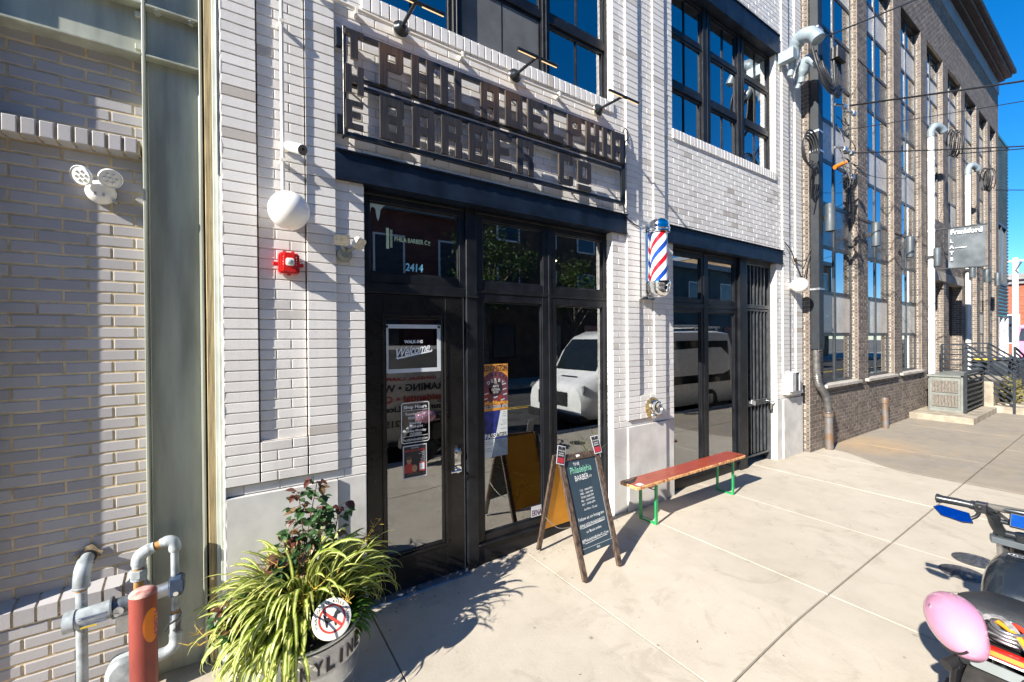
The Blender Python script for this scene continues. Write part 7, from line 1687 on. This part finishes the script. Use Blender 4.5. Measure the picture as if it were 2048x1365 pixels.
# street trees over the road
bark = M('grey_bark', (.12,.10,.08), .9, var=.3, scale=6, bump=.5)
tleaf = leafmat('street_tree_leaf', (.045,.085,.02), (.07,.12,.03), .3, False, .5)
def tree(x, y, h_, rad_, label, n=2600):
    d = thing('street_tree', label, 'tree', (x, y, -.1)); b = MB(); b.tube(smoothpath([(x, y, -.15), (x+.05, y, 1.2), (x-.05, y+.05, 2.4), (x, y, h_*.8)], 5), [.14-.007*i for i in range(16)], 12)
    tips = []
    for k in range(11):
        a = 2*pi*k/11+R.uniform(-.3, .3); z0 = h_*R.uniform(.32, .62); e = V((x+rad_*.75*math.cos(a), y+rad_*.75*math.sin(a), z0+h_*R.uniform(.12, .34))); b.tube(smoothpath([(x, y, z0), V((x, y, z0)).lerp(e, .5)+V((0, 0, .15)), e], 5), [.05-.004*i for i in range(11)], 7); tips.append(e)
    b.build('trunk', bark, d, smooth=60)
    b = MB(); cl = [(t_, R.uniform(.5, .85)) for t_ in tips]+[(V((x+R.uniform(-.6, .6)*rad_, y+R.uniform(-.6, .6)*rad_, h_*R.uniform(.55, .98))), R.uniform(.5, .9)) for _ in range(13)]
    for k in range(n):
        c_, r_ = R.choice(cl); q = V((R.gauss(0, .45), R.gauss(0, .45), R.gauss(0, .4)))*r_; p = c_+q; a = V((R.gauss(0, 1), R.gauss(0, 1), R.gauss(0, .6))).normalized(); e = a.orthogonal().normalized(); s_ = R.uniform(.05, .11)
        b.face([p-a*s_, p+e*s_*.5, p+a*s_, p-e*s_*.5], 0, [(0, 0), (.5, 0), (1, 1), (.5, 1)])
    b.build('crown', tleaf, d)
tree(8.8, -11.9, 6.2, 1.9, 'leafy street tree over the road, nearest opposite the shop window'); tree(13.6, -11.9, 5.6, 1.7, 'leafy street tree over the road, second from the shop'); tree(-5, -11.9, 6.5, 2.0, 'leafy street tree over the road, opposite the grey brick building')
# inside the shop window ------------------------------------------------------
pot_w = M('white_glazed_pot', (.55,.55,.52), .3, var=.05)
def pot(x, y, r_, h_, m, label, z=-.08):
    d = thing('plant_pot', label, 'plant pot', (x, y, z)); b = MB(); b.lathe((x, y, z), Z_, [(0, 0), (r_*.78, 0), (r_, h_), (r_*.93, h_), (r_*.88, h_-.04), (0, h_-.04)], 32); b.build('pot', m, d, smooth=50); return d
pot(1.90, .34, .085, .30, pot_w, 'small white plant pot on the floor inside the big window', .10); 
d = pot(1.93, .52, .15, .52, M('grey_cement_pot', (.30,.29,.27), .8), 'tall tapered grey pot inside the big window', .10)
b = MB()
for k in range(46):
    a = R.uniform(0, 2*pi); blade(b, (1.93+.05*math.cos(a), .52+.05*math.sin(a), .60), (math.cos(a), math.sin(a)), R.uniform(.15, .3), .012, R.uniform(.3, 1.3), R.uniform(1, 2.5))
b.build('leaves', grass_m, d, smooth=80)
d = thing('house_plant', 'broad leaved green house plant low in the window corner by the A-sign', 'plant', (2.28, .36, .10)); b = MB(); b2 = MB()
b2.lathe((2.28, .36, .10), Z_, [(0, 0), (.07, 0), (.09, .13), (0, .13)], 20); b2.build('pot', M('clay_pot', (.25,.11,.06), .8), d, smooth=40)
st = MB()
for k in range(26):
    a = R.uniform(0, 2*pi); L = R.uniform(.08, .26); p = V((2.28+.10*math.cos(a)*R.random()*1.4, .34+.06*math.sin(a), .24+L)); st.tube([(2.28, .36, .22), p], .003, 5); leaf(b, p, (math.cos(a), math.sin(a)*.7-.3, .1), (0, -.5, 1), R.uniform(.07, .11), R.uniform(.025, .04))
b.build('leaves', leafmat('house_leaf', (.03,.13,.025), (.05,.19,.035), .3, False, .4), d); st.build('stems', M('green_stem', (.08,.15,.04), .6), d)
d = thing('grass_plant', 'tall spiky grass plant inside the right pane behind the A-sign', 'plant', (3.02, .36, .10)); b = MB()
for k in range(40):
    a = R.uniform(0, 2*pi); blade(b, (3.02+.04*math.cos(a), .36+.03*math.sin(a), .32), (math.cos(a), math.sin(a)), R.uniform(.4, .75), .008, R.uniform(1.0, 1.5), R.uniform(.3, 1.6))
b.build('leaves', grass_m, d, smooth=80); b = MB(); b.lathe((3.02, .36, .10), Z_, [(0, 0), (.10, 0), (.13, .26), (.12, .26), (0, .23)], 24); b.build('pot', pot_w, d, smooth=40)
b = MB(); b.box(1.72, 3.25, .20, .75, -.08, .10); tag(b.build('display_ledge', M('dark_ledge', (.05,.045,.04), .6)), 'low dark display ledge inside the big shop window', 'ledge')
bulb = M('warm_bulb', (1, .72, .40), .5, emit=9)
for k, (x, y, z, lab) in enumerate(((1.02, 1.15, 2.72, 'small warm ceiling spot glowing behind the door transom'), (4.1-.3, 1.6, 2.92, 'small warm ceiling spot glowing behind the right transom pane'), (2.55, 1.9, 2.85, 'small warm ceiling spot glowing deep behind the middle transom'))):
    d = thing('ceiling_spot', lab, 'lamp', (x, y, z)); b = MB(); b.lathe((x, y, z), V((0, -.35, -1)), [(.022, 0), (.018, .004), (0, .005)], 14); b.build('lit_face', bulb, d); b = MB(); b.lathe((x, y, z), V((0, .35, 1)), [(.026, -.002), (.03, .02), (.03, .09), (0, .1)], 18); b.cyl((x, y, z+.05), (x, y, 3.1), .006, n=8); b.build('housing', black_pl, d, smooth=40)
b = MB(); b.box(1.0, 3.4, 2.6, 3.0, -.1, 1.0); tag(b.build('shop_counter', M('walnut_counter', (.10,.055,.03), .5, var=.3)), 'dark wooden counter deep inside the barber shop', 'counter')
b = MB()
for k in range(5):
    x = 1.2+.5*k; b.box(x, x+.38, 4.40, 4.46, 1.1, 2.1)
tag(b.build('wall_mirror', M('dim_mirror', (.3,.3,.3), .05, 1)), 'row of tall mirrors on the back wall of the barber shop', 'mirror')
